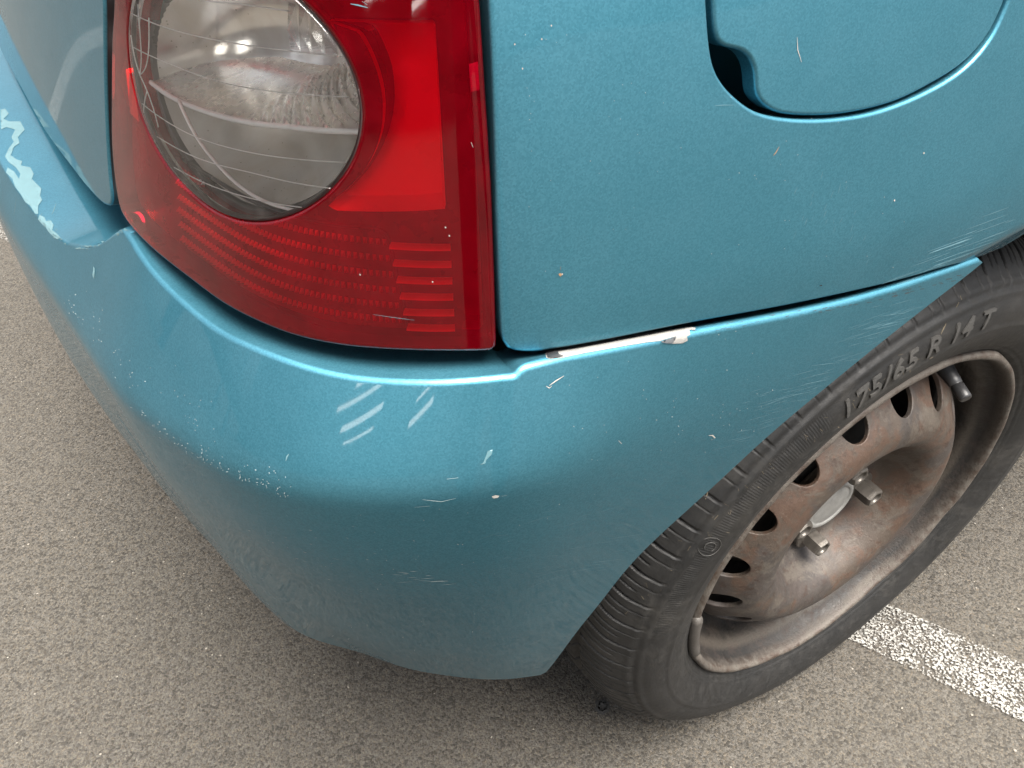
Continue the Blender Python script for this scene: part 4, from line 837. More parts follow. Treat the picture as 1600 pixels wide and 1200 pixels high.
# ---------------------------------------------------------------- scuffs, chips and scratches lying on the panels (vertices in 0.01 mm)
MARKS = [
('bumper', 'scuff', "-54978,49091,62992 -54867,49105,62997 -54757,49118,63003 -54646,49132,63008 -54597,48801,63007 -54548,48472,63006 -54500,48145,63004 -54452,47820,63003 -54538,47656,62997 -54623,47492,62991 -54708,47330,62985 -54793,47168,62978 -54877,47006,62972 -54798,46807,62974 -54719,46608,62975 -54641,46410,62977 -54563,46213,62978 -54465,46140,62982 -54367,46066,62986 -54269,45992,62990 -54171,45919,62994 -54073,45846,62997 -53976,45772,63001 -53878,45699,63005 -53780,45626,63009 -53752,45307,63006 -53724,44991,63003 -53696,44677,63000 -53668,44365,62998 -53641,44055,62995 -53613,43748,62992 -53698,43584,62985 -53781,43422,62979 -53865,43260,62972 -53948,43099,62966 -54031,42939,62960 -54113,42779,62953 -54195,42621,62947 -54185,42327,62943 -54174,42036,62939 -54164,41746,62935 -54154,41459,62931 -54261,41351,62924 -54367,41244,62918 -54473,41137,62911 -54579,41031,62904 -54631,40805,62898 -54684,40582,62892 -54736,40359,62886 -54788,40138,62880 -54839,39918,62874 -54891,39699,62868 -54821,39485,62868 -54752,39271,62867 -54683,39058,62867 -54615,38846,62867 -54547,38635,62867 -54446,38485,62869 -54345,38336,62872 -54245,38187,62874 -54292,37955,62868 -54339,37723,62862 -54385,37493,62856 -54291,37369,62859 -54197,37245,62861 -54103,37121,62864 -54009,36997,62867 -53916,36874,62870 -53822,36750,62872 -53802,36512,62870 -53781,36274,62868 -53760,36037,62866 -53740,35801,62864 -53720,35566,62863 -53782,35318,62858 -53844,35071,62853 -53906,34826,62848 -53857,34608,62850 -53808,34391,62852 -53759,34173,62854 -53710,33956,62857 -53662,33739,62859 -53613,33522,62863 -53565,33305,62866 -53517,33090,62870 -53469,32873,62874 -53503,32663,62874 -53538,32454,62874 -53571,32244,62875 -53605,32036,62876 -53638,31829,62877 -53621,31568,62881 -53603,31309,62886 -53586,31050,62892 -53659,30871,62892 -53732,30694,62891 -53805,30516,62891 -53877,30338,62891 -53897,30086,62896 -53916,29833,62902 -53936,29581,62908 -53957,29332,62913 -53983,29102,62909 -54078,29274,62874 -54176,29481,62823 -54202,29683,62826 -54224,29887,62831 -54250,30098,62831 -54277,30309,62831 -54304,30522,62831 -54330,30734,62831 -54395,30968,62811 -54465,31201,62787 -54532,31451,62760 -54603,31705,62729 -54627,31913,62737 -54654,32125,62741 -54682,32338,62745 -54709,32551,62749 -54737,32765,62753 -54761,32985,62758 -54803,33229,62754 -54845,33474,62749 -54892,33720,62743 -54935,33968,62738 -54978,34218,62734 -55021,34470,62729 -55027,34695,62749 -55036,34927,62764 -55043,35171,62777 -55054,35419,62786 -55062,35676,62794 -55119,35900,62790 -55173,36133,62785 -55227,36366,62779 -55286,36606,62769 -55342,36854,62759 -55402,37104,62746 -55339,37277,62792 -55286,37507,62812 -55237,37770,62820 -55167,37586,62820 -55098,37402,62820 -55028,37219,62821 -54959,37036,62821 -54890,36854,62822 -54854,36608,62820 -54818,36362,62819 -54781,36117,62817 -54745,35874,62816 -54709,35630,62815 -54674,35388,62814 -54627,35643,62819 -54580,35899,62824 -54533,36156,62830 -54571,36403,62831 -54609,36652,62833 -54648,36900,62835 -54686,37150,62836 -54725,37401,62838 -54787,37595,62839 -54848,37789,62839 -54910,37984,62839 -54972,38180,62839 -55035,38376,62839 -55098,38574,62839 -55140,38862,62842 -55183,39153,62845 -55226,39445,62847 -55270,39739,62850 -55213,39953,62856 -55156,40167,62862 -55098,40383,62869 -55040,40601,62875 -54982,40819,62881 -54924,41039,62887 -54842,41223,62894 -54759,41408,62901 -54676,41593,62908 -54593,41780,62915 -54509,41968,62922 -54544,42286,62925 -54579,42607,62928 -54614,42930,62931 -54555,43142,62937 -54495,43356,62943 -54435,43571,62949 -54374,43787,62955 -54313,44004,62961 -54252,44222,62967 -54345,44380,62965 -54439,44538,62962 -54533,44697,62960 -54627,44856,62957 -54721,45016,62955 -54816,45176,62952 -54910,45112,62947 -55004,45049,62941 -55099,44985,62936 -55192,44922,62930 -55178,45207,62935 -55163,45493,62939 -55148,45781,62944 -55133,46072,62948 -55118,46364,62953 -55103,46658,62957 -55087,46955,62961 -55072,47254,62966 -55057,47554,62970 -55041,47857,62974 -55025,48162,62979 -55010,48470,62983 -54994,48779,62987 -54852,48849,62995 -54879,48432,62989 -54905,48020,62983 -54931,47611,62977 -54956,47207,62971 -54982,46806,62965 -55007,46409,62959 -55032,46016,62952 -55057,45626,62946 -55082,45241,62940 -54718,48746,63001 -54745,48331,62994 -54772,47919,62988 -54798,47511,62982 -54877,46311,62964 -54902,45918,62958 -54928,45530,62951 -54611,48229,63000 -54639,47818,62994 -54746,46213,62969 -54772,45821,62963 -54798,45433,62956 -55189,39681,62853 -54642,45723,62968 -54669,45336,62962 -55021,40267,62870 -55044,39929,62864 -55068,39593,62857 -55091,39260,62851 -55227,37318,62813 -55253,37012,62803 -54512,45626,62973 -54540,45239,62967 -54850,40864,62888 -54874,40520,62882 -54899,40179,62875 -54947,39506,62862 -54971,39173,62855 -54994,38843,62849 -55110,37233,62817 -55132,36918,62811 -55157,36605,62805 -54383,45529,62978 -54410,45143,62972 -54438,44760,62965 -54702,41121,62899 -54727,40774,62893 -54850,39086,62860 -54875,38757,62853 -54898,38430,62847 -55015,36834,62816 -55038,36521,62810 -55060,36210,62805 -54253,45432,62983 -54281,45046,62977 -54309,44664,62970 -54420,43171,62944 -54447,42806,62937 -54473,42445,62931 -54526,41731,62917 -54553,41380,62911 -54755,38670,62858 -54779,38344,62851 -54803,38020,62845 -54921,36437,62815 -54944,36126,62809 -54967,35817,62804 -54989,35509,62800 -54123,45335,62988 -54152,44950,62982 -54181,44568,62975 -54237,43816,62962 -54265,43445,62955 -54293,43078,62949 -54321,42714,62942 -54348,42353,62935 -54375,41995,62929 -54402,41640,62922 -54429,41289,62915 -54635,38584,62862 -54660,38258,62855 -54685,37935,62849 -54709,37614,62843 -54851,35733,62809 -54874,35425,62805 -54896,35118,62801 -54921,34820,62795 -54951,34550,62776 -53994,45238,62993 -54023,44853,62987 -54052,44473,62980 -54081,44095,62974 -54110,43722,62967 -54139,43351,62960 -54167,42984,62954 -54251,41903,62933 -54278,41549,62927 -54541,38172,62860 -54566,37849,62853 -54591,37529,62847 -54615,37211,62841 -54758,35341,62810 -54781,35034,62806 -54804,34729,62803 -54826,34424,62801 -54857,34142,62789 -53864,45141,62998 -53894,44757,62992 -53924,44377,62985 -53954,44000,62978 -53983,43627,62972 -54012,43258,62965 -54421,38086,62864 -54447,37764,62858 -54472,37444,62851 -54498,37126,62845 -54523,36810,62839 -54666,34950,62811 -54689,34645,62809 -54712,34340,62806 -54734,34037,62805 -54759,33743,62800 -53766,44661,62997 -53796,44282,62990 -53826,43906,62983 -53856,43533,62977 -54380,37041,62850 -54405,36726,62844 -54430,36412,62838 -54455,36100,62833 -54480,35790,62828 -54504,35481,62824 -54528,35173,62820 -54552,34867,62816 -54575,34561,62814 -54598,34256,62812 -54621,33952,62810 -54643,33650,62809 -54668,33350,62808 -54697,33078,62795 -53698,43811,62988 -54262,36956,62854 -54288,36641,62848 -54314,36328,62843 -54339,36016,62837 -54364,35706,62833 -54389,35397,62828 -54413,35089,62825 -54437,34783,62822 -54461,34476,62819 -54484,34172,62817 -54507,33868,62816 -54530,33566,62815 -54552,33263,62816 -54575,32963,62816 -54605,32676,62810 -54636,32433,62785 -54145,36871,62858 -54171,36556,62853 -54197,36243,62847 -54223,35932,62842 -54248,35621,62838 -54273,35313,62834 -54298,35005,62830 -54322,34698,62827 -54346,34392,62825 -54370,34088,62823 -54394,33784,62822 -54417,33481,62822 -54440,33179,62822 -54462,32878,62822 -54485,32579,62824 -54510,32288,62822 -54540,32029,62806 -54027,36787,62863 -54054,36472,62857 -54080,36159,62852 -54106,35847,62847 -54132,35537,62842 -54158,35228,62839 -54183,34921,62835 -54208,34614,62833 -54232,34308,62830 -54257,34003,62829 -54280,33699,62828 -54304,33396,62828 -54327,33095,62828 -54350,32794,62829 -54373,32494,62830 -54395,32196,62832 -54420,31901,62833 -54449,31632,62823 -53910,36702,62867 -53937,36387,62862 -53964,36075,62856 -53990,35763,62852 -54017,35453,62847 -54042,35144,62844 -54068,34836,62840 -54093,34529,62838 -54118,34224,62836 -54143,33918,62835 -54167,33615,62834 -54191,33311,62834 -54215,33010,62834 -54238,32709,62835 -54261,32410,62837 -54284,32111,62839 -54307,31814,62841 -54329,31518,62844 -54359,31238,62840 -53847,35990,62861 -53874,35678,62857 -53901,35368,62852 -53927,35059,62849 -53979,34445,62843 -54004,34139,62842 -54029,33834,62841 -54054,33530,62840 -54078,33227,62840 -54102,32925,62841 -54126,32624,62842 -54150,32325,62844 -54173,32026,62846 -54196,31730,62848 -54218,31433,62852 -54241,31139,62855 -54266,30854,62855 -53865,34360,62849 -53890,34054,62847 -53916,33749,62846 -53941,33445,62846 -53966,33142,62846 -53990,32840,62847 -54014,32539,62848 -54038,32240,62850 -54062,31942,62853 -54085,31645,62856 -54108,31349,62859 -54131,31054,62863 -54153,30760,62867 -54178,30472,62870 -54207,30213,62859 -53776,33969,62853 -53802,33664,62852 -53828,33360,62852 -53853,33057,62853 -53878,32755,62854 -53902,32455,62855 -53927,32155,62857 -53951,31857,62859 -53974,31560,62863 -53998,31264,62866 -54021,30969,62870 -54044,30676,62875 -54066,30383,62880 -54091,30091,62885 -54119,29825,62879 -53689,33579,62859 -53715,33275,62859 -53740,32972,62859 -53766,32670,62860 -53791,32369,62862 -53815,32070,62864 -53840,31772,62867 -53864,31475,62870 -53888,31179,62873 -53911,30884,62878 -53934,30591,62882 -53957,30298,62888 -53980,30007,62894 -54002,29715,62900 -54032,29439,62900 -53602,33190,62865 -53628,32886,62866 -53654,32585,62867 -53679,32284,62869 -53704,31985,62871 -53729,31687,62874 -53753,31390,62877 -53778,31094,62881 -53801,30799,62885 -53913,28934,62926 -53848,28773,62938 -53781,28618,62949 -53718,28464,62959 -53654,28311,62968 -53641,27992,62983 -53627,27674,62999 -53531,27629,63007 -53435,27582,63015 -53338,27536,63024 -53309,27269,63040 -53280,27003,63057 -53251,26733,63077 -53293,26493,63091 -53335,26247,63107 -53387,26038,63105 -53327,25817,63131 -53267,25588,63161 -53207,25361,63191 -53143,25134,63223 -53103,24871,63253 -53060,24611,63284 -53016,24343,63319 -53126,24456,63245 -53238,24638,63138 -53300,24880,63097 -53361,25124,63058 -53423,25369,63018 -53485,25615,62979 -53541,25875,62954 -53597,26136,62928 -53654,26398,62903 -53679,26598,62915 -53703,26809,62924 -53729,27020,62931 -53790,27274,62899 -53852,27528,62867 -53915,27784,62836 -53955,27994,62824 -53996,28205,62812 -54039,28417,62799 -54080,28630,62787 -54020,28670,62863 -53962,28774,62909 -53905,28639,62927 -53938,28422,62902 -53978,28259,62848 -53820,28255,62951 -53851,28032,62929 -53887,27859,62885 -53704,28147,62972 -53734,27871,62976 -53766,27644,62958 -53645,27492,63002 -53680,27255,62988 -53536,27392,63020 -53561,27112,63029 -53596,26867,63020 -53629,26680,62985 -53431,27303,63031 -53453,27013,63046 -53477,26727,63059 -53507,26481,63055 -53545,26289,63020 -53348,26922,63058 -53370,26628,63077 -53394,26341,63092 -53461,25898,63057 -53344,25693,63129 -53377,25503,63098 -53260,25295,63171 -53294,25109,63140 -53177,24889,63219 -53211,24711,63185 -49511,15437,67213 -49493,15445,67215 -49460,15251,67245 -49414,15284,67249 -49358,15225,67259 -49351,15243,67259 -49514,15730,67147 -49493,15733,67149 -49510,15552,67194 -49452,15563,67203 -49468,15429,67223 -49447,15433,67226 -51041,18515,65269 -51011,18533,65278 -50933,18410,65356 -51025,18421,65307 -50916,18805,65179 -50952,18806,65173 -50865,19432,64931 -50833,19435,64934 -50778,17866,65627 -50698,17889,65659 -50661,17478,65817 -50641,17492,65836 -49531,15427,67207 -49508,15441,67214 -49484,15298,67236 -49416,15334,67244 -49399,15181,67260 -49375,15192,67261 -53601,27230,63016 -53623,27237,63008 -53519,27484,63012 -53543,27491,63011 -53224,25820,63147 -53246,25828,63145 -53114,26115,63130 -53136,26123,63127 -53562,27581,63005 -53583,27594,63003 -53448,27764,63002 -53469,27777,63000 -53821,28819,62936 -53844,28829,62934 -53715,29076,62933 -53739,29085,62932 -53398,26375,63086 -53419,26385,63082 -53309,26554,63082 -53330,26565,63080 -53758,27866,62964 -53779,27876,62957 -53637,28100,62976 -53660,28111,62974 -53204,25600,63170 -53226,25608,63166 -53073,25932,63147 -53096,25940,63145 -51641,18088,64331 -51630,17950,64323 -51619,17812,64315 -51650,17775,64254 -51682,17738,64194 -51713,17700,64133 -51744,17663,64072 -51776,17626,64011 -51807,17589,63950 -51839,17551,63889 -51850,17689,63896 -51862,17827,63903 -51873,17965,63910 -51834,17986,63981 -51795,18006,64051 -51757,18027,64121 -51718,18047,64191 -51679,18068,64261 -52835,29931,62956 -52819,29928,62957 -53099,28880,62975 -53053,28868,62978 -53240,28381,62986 -53224,28376,62988", "0,212,211 206,205,204 197,198,222 213,1,2 218,217,12 1,213,0 212,0,213 213,214,212 211,212,214 210,211,214 214,215,210 209,210,215 215,216,209 208,209,216 216,217,208 207,208,217 206,207,217 217,218,206 205,206,218 218,219,205 204,205,219 219,220,204 203,204,220 202,203,220 220,221,202 201,202,221 221,222,201 200,201,222 222,198,200 199,200,198 3,4,223 10,11,226 223,4,5 5,230,223 224,223,230 225,224,230 230,231,225 226,225,231 231,9,226 10,226,9 227,13,14 14,232,227 228,227,232 232,233,228 229,228,233 233,234,229 234,195,229 196,229,195 169,170,235 235,168,169 3,223,2 213,2,223 214,213,223 223,224,214 215,214,224 224,225,215 216,215,225 225,226,216 217,216,226 226,11,217 12,217,11 218,12,13 13,227,218 219,218,227 220,219,227 227,228,220 221,220,228 228,229,221 222,221,229 197,222,229 229,196,197 176,246,175 8,6,7 16,244,236 237,236,244 244,245,237 245,193,237 194,237,193 175,246,174 139,140,141 141,242,139 178,258,177 248,247,49 49,50,248 51,248,50 249,51,52 52,260,249 250,249,260 251,250,260 260,261,251 252,142,143 253,252,143 244,16,17 17,18,244 18,255,244 245,244,255 255,256,245 256,257,245 257,192,245 193,245,192 177,258,176 246,176,258 258,259,246 259,247,246 174,246,247 173,174,247 238,173,247 247,248,238 239,238,248 248,51,239 51,249,239 240,239,249 241,240,249 249,250,241 250,251,241 166,241,251 165,166,251 164,165,251 242,141,142 142,252,242 243,242,252 252,253,243 253,254,243 136,243,254 135,136,254 134,135,254 230,5,6 231,230,6 6,8,231 9,231,8 232,14,15 15,16,232 16,236,232 233,232,236 234,233,236 236,237,234 195,234,237 237,194,195 173,238,172 171,172,238 238,239,171 170,171,239 235,170,239 239,240,235 240,241,235 168,235,241 167,168,241 241,166,167 139,242,138 242,243,138 137,138,243 243,136,137 268,190,191 186,269,185 270,271,182 181,182,271 271,180,181 180,272,179 189,284,188 45,273,44 277,145,146 146,147,277 278,277,147 266,19,20 20,281,266 267,266,281 281,282,267 268,267,282 282,283,268 283,189,268 190,268,189 188,284,187 284,285,187 186,187,285 269,186,285 285,286,269 270,269,286 286,287,270 271,270,287 287,288,271 288,289,271 180,271,289 289,290,180 272,180,290 290,273,272 179,272,273 274,275,262 275,276,262 162,262,276 161,162,276 276,160,161 263,144,145 145,277,263 264,263,277 265,264,277 277,278,265 278,279,265 279,280,131 130,131,280 129,130,280 292,55,56 296,148,149 40,41,309 42,309,41 314,150,151 301,22,23 23,319,301 302,301,319 319,320,302 303,302,320 320,321,303 304,303,321 321,322,304 305,304,322 322,323,305 306,305,323 323,324,306 37,307,36 38,39,308 39,40,308 40,309,308 309,42,43 57,310,56 292,56,310 293,292,310 294,293,310 310,311,294 295,294,311 311,312,295 159,295,312 312,313,159 158,159,313 157,158,313 296,149,150 150,314,296 297,296,314 298,297,314 314,315,298 299,298,315 315,316,299 300,299,316 316,317,300 317,318,300 124,125,318 281,20,21 21,22,281 22,301,281 282,281,301 301,302,282 283,282,302 302,303,283 303,304,283 189,283,304 284,189,304 304,305,284 285,284,305 305,306,285 286,285,306 306,307,286 287,286,307 307,37,287 288,287,37 37,38,288 38,308,288 289,288,308 290,289,308 308,309,290 309,43,290 43,291,290 273,290,291 44,273,291 291,43,44 274,54,55 55,292,274 275,274,292 292,293,275 276,275,293 293,294,276 294,295,276 160,276,295 295,159,160 278,147,148 148,296,278 279,278,296 280,279,296 296,297,280 297,298,280 129,280,298 128,129,298 298,299,128 127,128,299 299,300,127 126,127,300 300,318,126 318,125,126 255,18,19 19,266,255 256,255,266 266,267,256 257,256,267 267,268,257 268,191,257 192,257,191 185,269,184 269,270,184 183,184,270 270,182,183 179,273,178 258,178,273 273,45,258 45,46,258 259,258,46 46,47,259 47,48,259 247,259,48 49,247,48 260,52,53 53,54,260 54,274,260 261,260,274 274,262,261 251,261,262 164,251,262 163,164,262 262,162,163 144,263,143 253,143,263 254,253,263 263,264,254 264,265,254 134,254,265 133,134,265 132,133,265 265,279,132 279,131,132 326,325,61 61,62,326 327,326,62 62,339,327 328,327,339 329,328,339 339,340,329 340,341,329 341,342,154 342,343,154 153,154,343 359,360,345 346,345,360 360,361,346 347,346,361 361,362,347 348,347,362 362,363,348 349,348,363 363,364,349 350,349,364 26,27,335 27,28,335 336,335,28 337,336,353 338,337,32 32,33,338 59,60,58 325,58,60 61,325,60 339,62,63 63,354,339 340,339,354 354,355,340 341,340,355 355,356,341 342,341,356 356,357,342 343,342,357 357,358,343 344,343,358 358,359,344 359,345,344 345,346,330 331,330,346 346,347,331 332,331,347 347,348,332 333,332,348 348,349,333 334,333,349 349,350,334 350,351,334 351,352,121 120,121,352 370,64,65 380,381,365 366,365,381 381,382,366 367,366,382 382,383,367 368,367,383 383,384,368 369,368,384 384,385,369 115,116,386 387,66,67 67,405,387 388,387,405 405,406,388 389,388,406 406,407,389 390,389,407 407,408,390 391,390,408 408,409,391 392,391,409 409,410,392 393,392,410 410,411,393 394,393,411 411,412,394 395,394,412 412,413,395 396,395,413 413,414,396 397,396,414 370,65,66 66,387,370 371,370,387 387,388,371 372,371,388 388,389,372 373,372,389 389,390,373 374,373,390 390,391,374 375,374,391 391,392,375 376,375,392 392,393,376 377,376,393 393,394,377 378,377,394 394,395,378 379,378,395 395,396,379 380,379,396 396,397,380 381,380,397 397,398,381 382,381,398 398,399,382 383,382,399 399,400,383 384,383,400 400,401,384 385,384,401 401,402,385 386,385,402 402,403,386 403,404,386 115,386,404 114,115,404 113,114,404 336,28,29 353,336,29 29,30,353 30,31,353 337,353,31 32,337,31 354,63,64 64,370,354 355,354,370 370,371,355 356,355,371 371,372,356 357,356,372 372,373,357 358,357,373 373,374,358 359,358,374 374,375,359 360,359,375 375,376,360 361,360,376 376,377,361 362,361,377 377,378,362 363,362,378 378,379,363 364,363,379 379,380,364 380,365,364 350,364,365 351,350,365 365,366,351 352,351,366 366,367,352 367,368,352 120,352,368 119,120,368 118,119,368 368,369,118 117,118,369 369,385,117 385,386,117 386,116,117 430,431,415 416,415,431 431,432,416 417,416,432 432,433,417 418,417,433 433,434,418 419,418,434 434,435,419 420,419,435 435,436,420 421,420,436 436,437,421 422,421,437 437,438,422 423,422,438 438,439,423 439,440,423 111,423,440 110,111,440 441,77,78 78,79,441 442,441,79 79,456,442 443,442,456 456,457,443 444,443,457 454,455,108 107,108,455 70,71,424 71,72,424 425,424,72 72,73,425 73,74,425 426,425,74 74,75,426 427,426,75 75,76,427 76,77,428 77,441,428 429,428,441 441,442,429 430,429,442 442,443,430 431,430,443 443,444,431 432,431,444 444,445,432 433,432,445 445,446,433 434,433,446 446,447,434 435,434,447 447,448,435 436,435,448 448,449,436 437,436,449 449,450,437 438,437,450 450,451,438 439,438,451 451,452,439 440,439,452 452,453,440 453,454,440 110,440,454 109,110,454 454,108,109 471,472,458 459,458,472 472,473,459 460,459,473 473,474,460 461,460,474 474,475,461 462,461,475 475,476,462 463,462,476 476,477,463 464,463,477 477,478,464 465,464,478 478,479,465 466,465,479 479,480,466 467,466,480 480,481,467 468,467,481 481,482,468 469,468,482 482,483,469 470,469,483 483,484,470 484,485,470 485,103,104 494,493,95 96,494,95 92,93,493 93,94,493 95,493,94 486,82,83 83,84,486 487,486,84 84,85,487 85,86,487 488,487,86 86,87,488 87,88,488 489,488,88 88,89,489 490,489,89 89,90,490 491,490,90 90,91,491 492,491,91 91,92,492 92,493,492 81,82,471 472,471,82 82,486,472 473,472,486 486,487,473 474,473,487 487,488,474 475,474,488 488,489,475 476,475,489 489,490,476 477,476,490 490,491,477 478,477,491 491,492,478 479,478,492 492,493,479 480,479,493 493,494,480 481,480,494 494,96,481 96,97,481 482,481,97 97,98,482 483,482,98 98,99,483 484,483,99 99,100,484 485,484,100 100,101,485 103,485,101 101,102,103 456,79,80 457,456,80 80,81,457 81,471,457 471,458,457 444,457,458 445,444,458 458,459,445 446,445,459 459,460,446 447,446,460 460,461,447 448,447,461 461,462,448 449,448,462 462,463,449 450,449,463 463,464,450 451,450,464 464,465,451 452,451,465 465,466,452 453,452,466 466,467,453 454,453,467 467,468,454 455,454,468 468,469,455 107,455,469 469,470,107 106,107,470 105,106,470 470,485,105 485,104,105 405,67,68 68,69,405 406,405,69 69,70,406 70,424,406 407,406,424 408,407,424 424,425,408 409,408,425 425,426,409 410,409,426 426,427,410 411,410,427 427,76,411 76,428,411 412,411,428 413,412,428 428,429,413 414,413,429 429,430,414 430,415,414 397,414,415 398,397,415 415,416,398 399,398,416 416,417,399 400,399,417 417,418,400 401,400,418 418,419,401 402,401,419 419,420,402 403,402,420 420,421,403 404,403,421 421,422,404 422,423,404 113,404,423 112,113,423 423,111,112 319,23,24 24,25,319 25,26,319 26,335,319 320,319,335 321,320,335 335,336,321 322,321,336 336,337,322 323,322,337 337,338,323 338,33,323 324,323,33 33,34,324 34,35,324 306,324,35 307,306,35 36,307,35 58,325,57 310,57,325 311,310,325 325,326,311 312,311,326 326,327,312 313,312,327 327,328,313 328,329,313 157,313,329 156,157,329 155,156,329 329,341,155 341,154,155 153,343,152 343,344,152 151,152,344 344,345,151 345,330,151 314,151,330 315,314,330 316,315,330 330,331,316 317,316,331 331,332,317 318,317,332 332,333,318 333,334,318 124,318,334 123,124,334 122,123,334 334,351,122 351,121,122 538,537,495 537,538,539 539,540,537 536,537,540 535,536,540 540,541,535 541,534,535 542,497,498 543,544,533 544,532,533 538,495,496 539,538,496 496,497,539 497,542,539 540,539,542 541,540,542 542,543,541 534,541,543 543,533,534 545,499,500 546,545,500 500,501,546 547,546,501 501,548,547 548,549,547 550,502,503 552,553,529 528,529,553 527,528,553 548,501,502 502,550,548 549,548,550 550,551,549 551,552,549 552,529,549 530,549,529 499,545,498 542,498,545 543,542,545 545,546,543 544,543,546 546,547,544 532,544,547 531,532,547 547,549,531 549,530,531 555,554,559 556,555,559 561,560,508 508,509,561 509,510,561 554,504,505 559,554,505 505,506,559 556,559,560 557,556,560 560,561,557 558,557,561 561,510,558 510,562,558 525,558,562 524,525,562 566,521,522 563,511,512 564,563,512 512,565,564 565,566,564 566,522,564 567,568,520 518,516,517 567,514,515 515,516,567 568,567,516 516,518,568 518,519,568 520,568,519 565,512,513 513,514,565 566,565,514 514,567,566 567,520,566 521,566,520 559,506,507 560,559,507 508,560,507 562,510,511 511,563,562 563,564,562 524,562,564 523,524,564 564,522,523 504,554,503 550,503,554 551,550,554 554,555,551 552,551,555 555,556,552 553,552,556 556,557,553 557,558,553 527,553,558 526,527,558 558,525,526 569,570,572,571 571,572,574,573 575,576,578,577 577,578,580,579 581,582,584,583 583,584,586,585 587,588,590,589 589,590,592,591 593,594,596,595 595,596,598,597 599,600,602,601 603,604,606,605 607,608,610,609 611,612,614,613 615,616,618,617 619,620,622,621 623,624,626,625 642,641,640 627,644,643 631,630,632 644,627,628 628,629,644 643,644,629 629,630,643 642,643,630 630,631,642 641,642,631 631,632,641 640,641,632 632,633,640 639,640,633 633,634,639 638,639,634 634,635,638 637,638,635 635,636,637 645,646,648,647 647,648,650,649"),
('bumper', 'white', "-40220,-5298,62318 -40143,-5320,62334 -40062,-5339,62345 -39985,-5358,62297 -39907,-5377,62249 -39964,-5365,62150 -40027,-5350,62159 -40087,-5333,62165 -40147,-5316,62171", "7,8,1 0,1,8 5,3,4 6,2,3 3,5,6 7,1,2 2,6,7"),
('bumper', 'smear', "-40301,-4891,64031 -40266,-4880,64085 -40232,-4868,64139 -40198,-4857,64193 -40164,-4845,64246 -40130,-4834,64300 -40096,-4822,64354 -40063,-4811,64408 -40029,-4800,64462 -39962,-4818,64466 -39894,-4836,64471 -39827,-4854,64474 -39859,-4871,64410 -39890,-4888,64344 -39922,-4905,64279 -39969,-4904,64245 -40016,-4904,64211 -40064,-4903,64178 -40111,-4902,64144 -40158,-4902,64110 -40200,-4919,64038 -40241,-4936,63965 -40309,-4917,63960 -40376,-4898,63954 -40442,-4878,63948 -40372,-4885,63990 -40052,-4834,64359 -40070,-4859,64281 -40087,-4885,64204 -39964,-4835,64422 -39981,-4861,64344 -39999,-4887,64267", "24,25,23 25,0,22 23,25,22 18,19,3 2,3,19 19,20,2 1,2,20 0,1,20 20,21,0 22,0,21 9,29,8 28,27,16 16,17,28 11,12,10 13,14,30 31,30,14 15,31,14 11,10,9 29,9,10 10,12,29 12,13,29 13,30,29 26,29,30 27,26,30 30,31,27 16,27,31 31,15,16 8,29,7 29,26,7 6,7,26 26,27,6 5,6,27 4,5,27 27,28,4 3,4,28 18,3,28 28,17,18"),
('bumper', 'fine', "-16183,-4847,63811 -16182,-4842,63813 -15286,-4832,63727 -15286,-4818,63734 -14379,-4811,63651 -14378,-4806,63654 -16279,-4794,63848 -16279,-4785,63849 -15106,-4777,63729 -15106,-4751,63731 -13920,-4753,63620 -13920,-4743,63621", "0,1,3,2 2,3,5,4 6,7,9,8 8,9,11,10"),
('bumper', 'chip', "-31238,-3899,66141 -31248,-3890,66137 -31167,-3848,66095 -31197,-3824,66086 -31116,-3782,66044 -31127,-3773,66041", "0,1,3,2 2,3,5,4"),
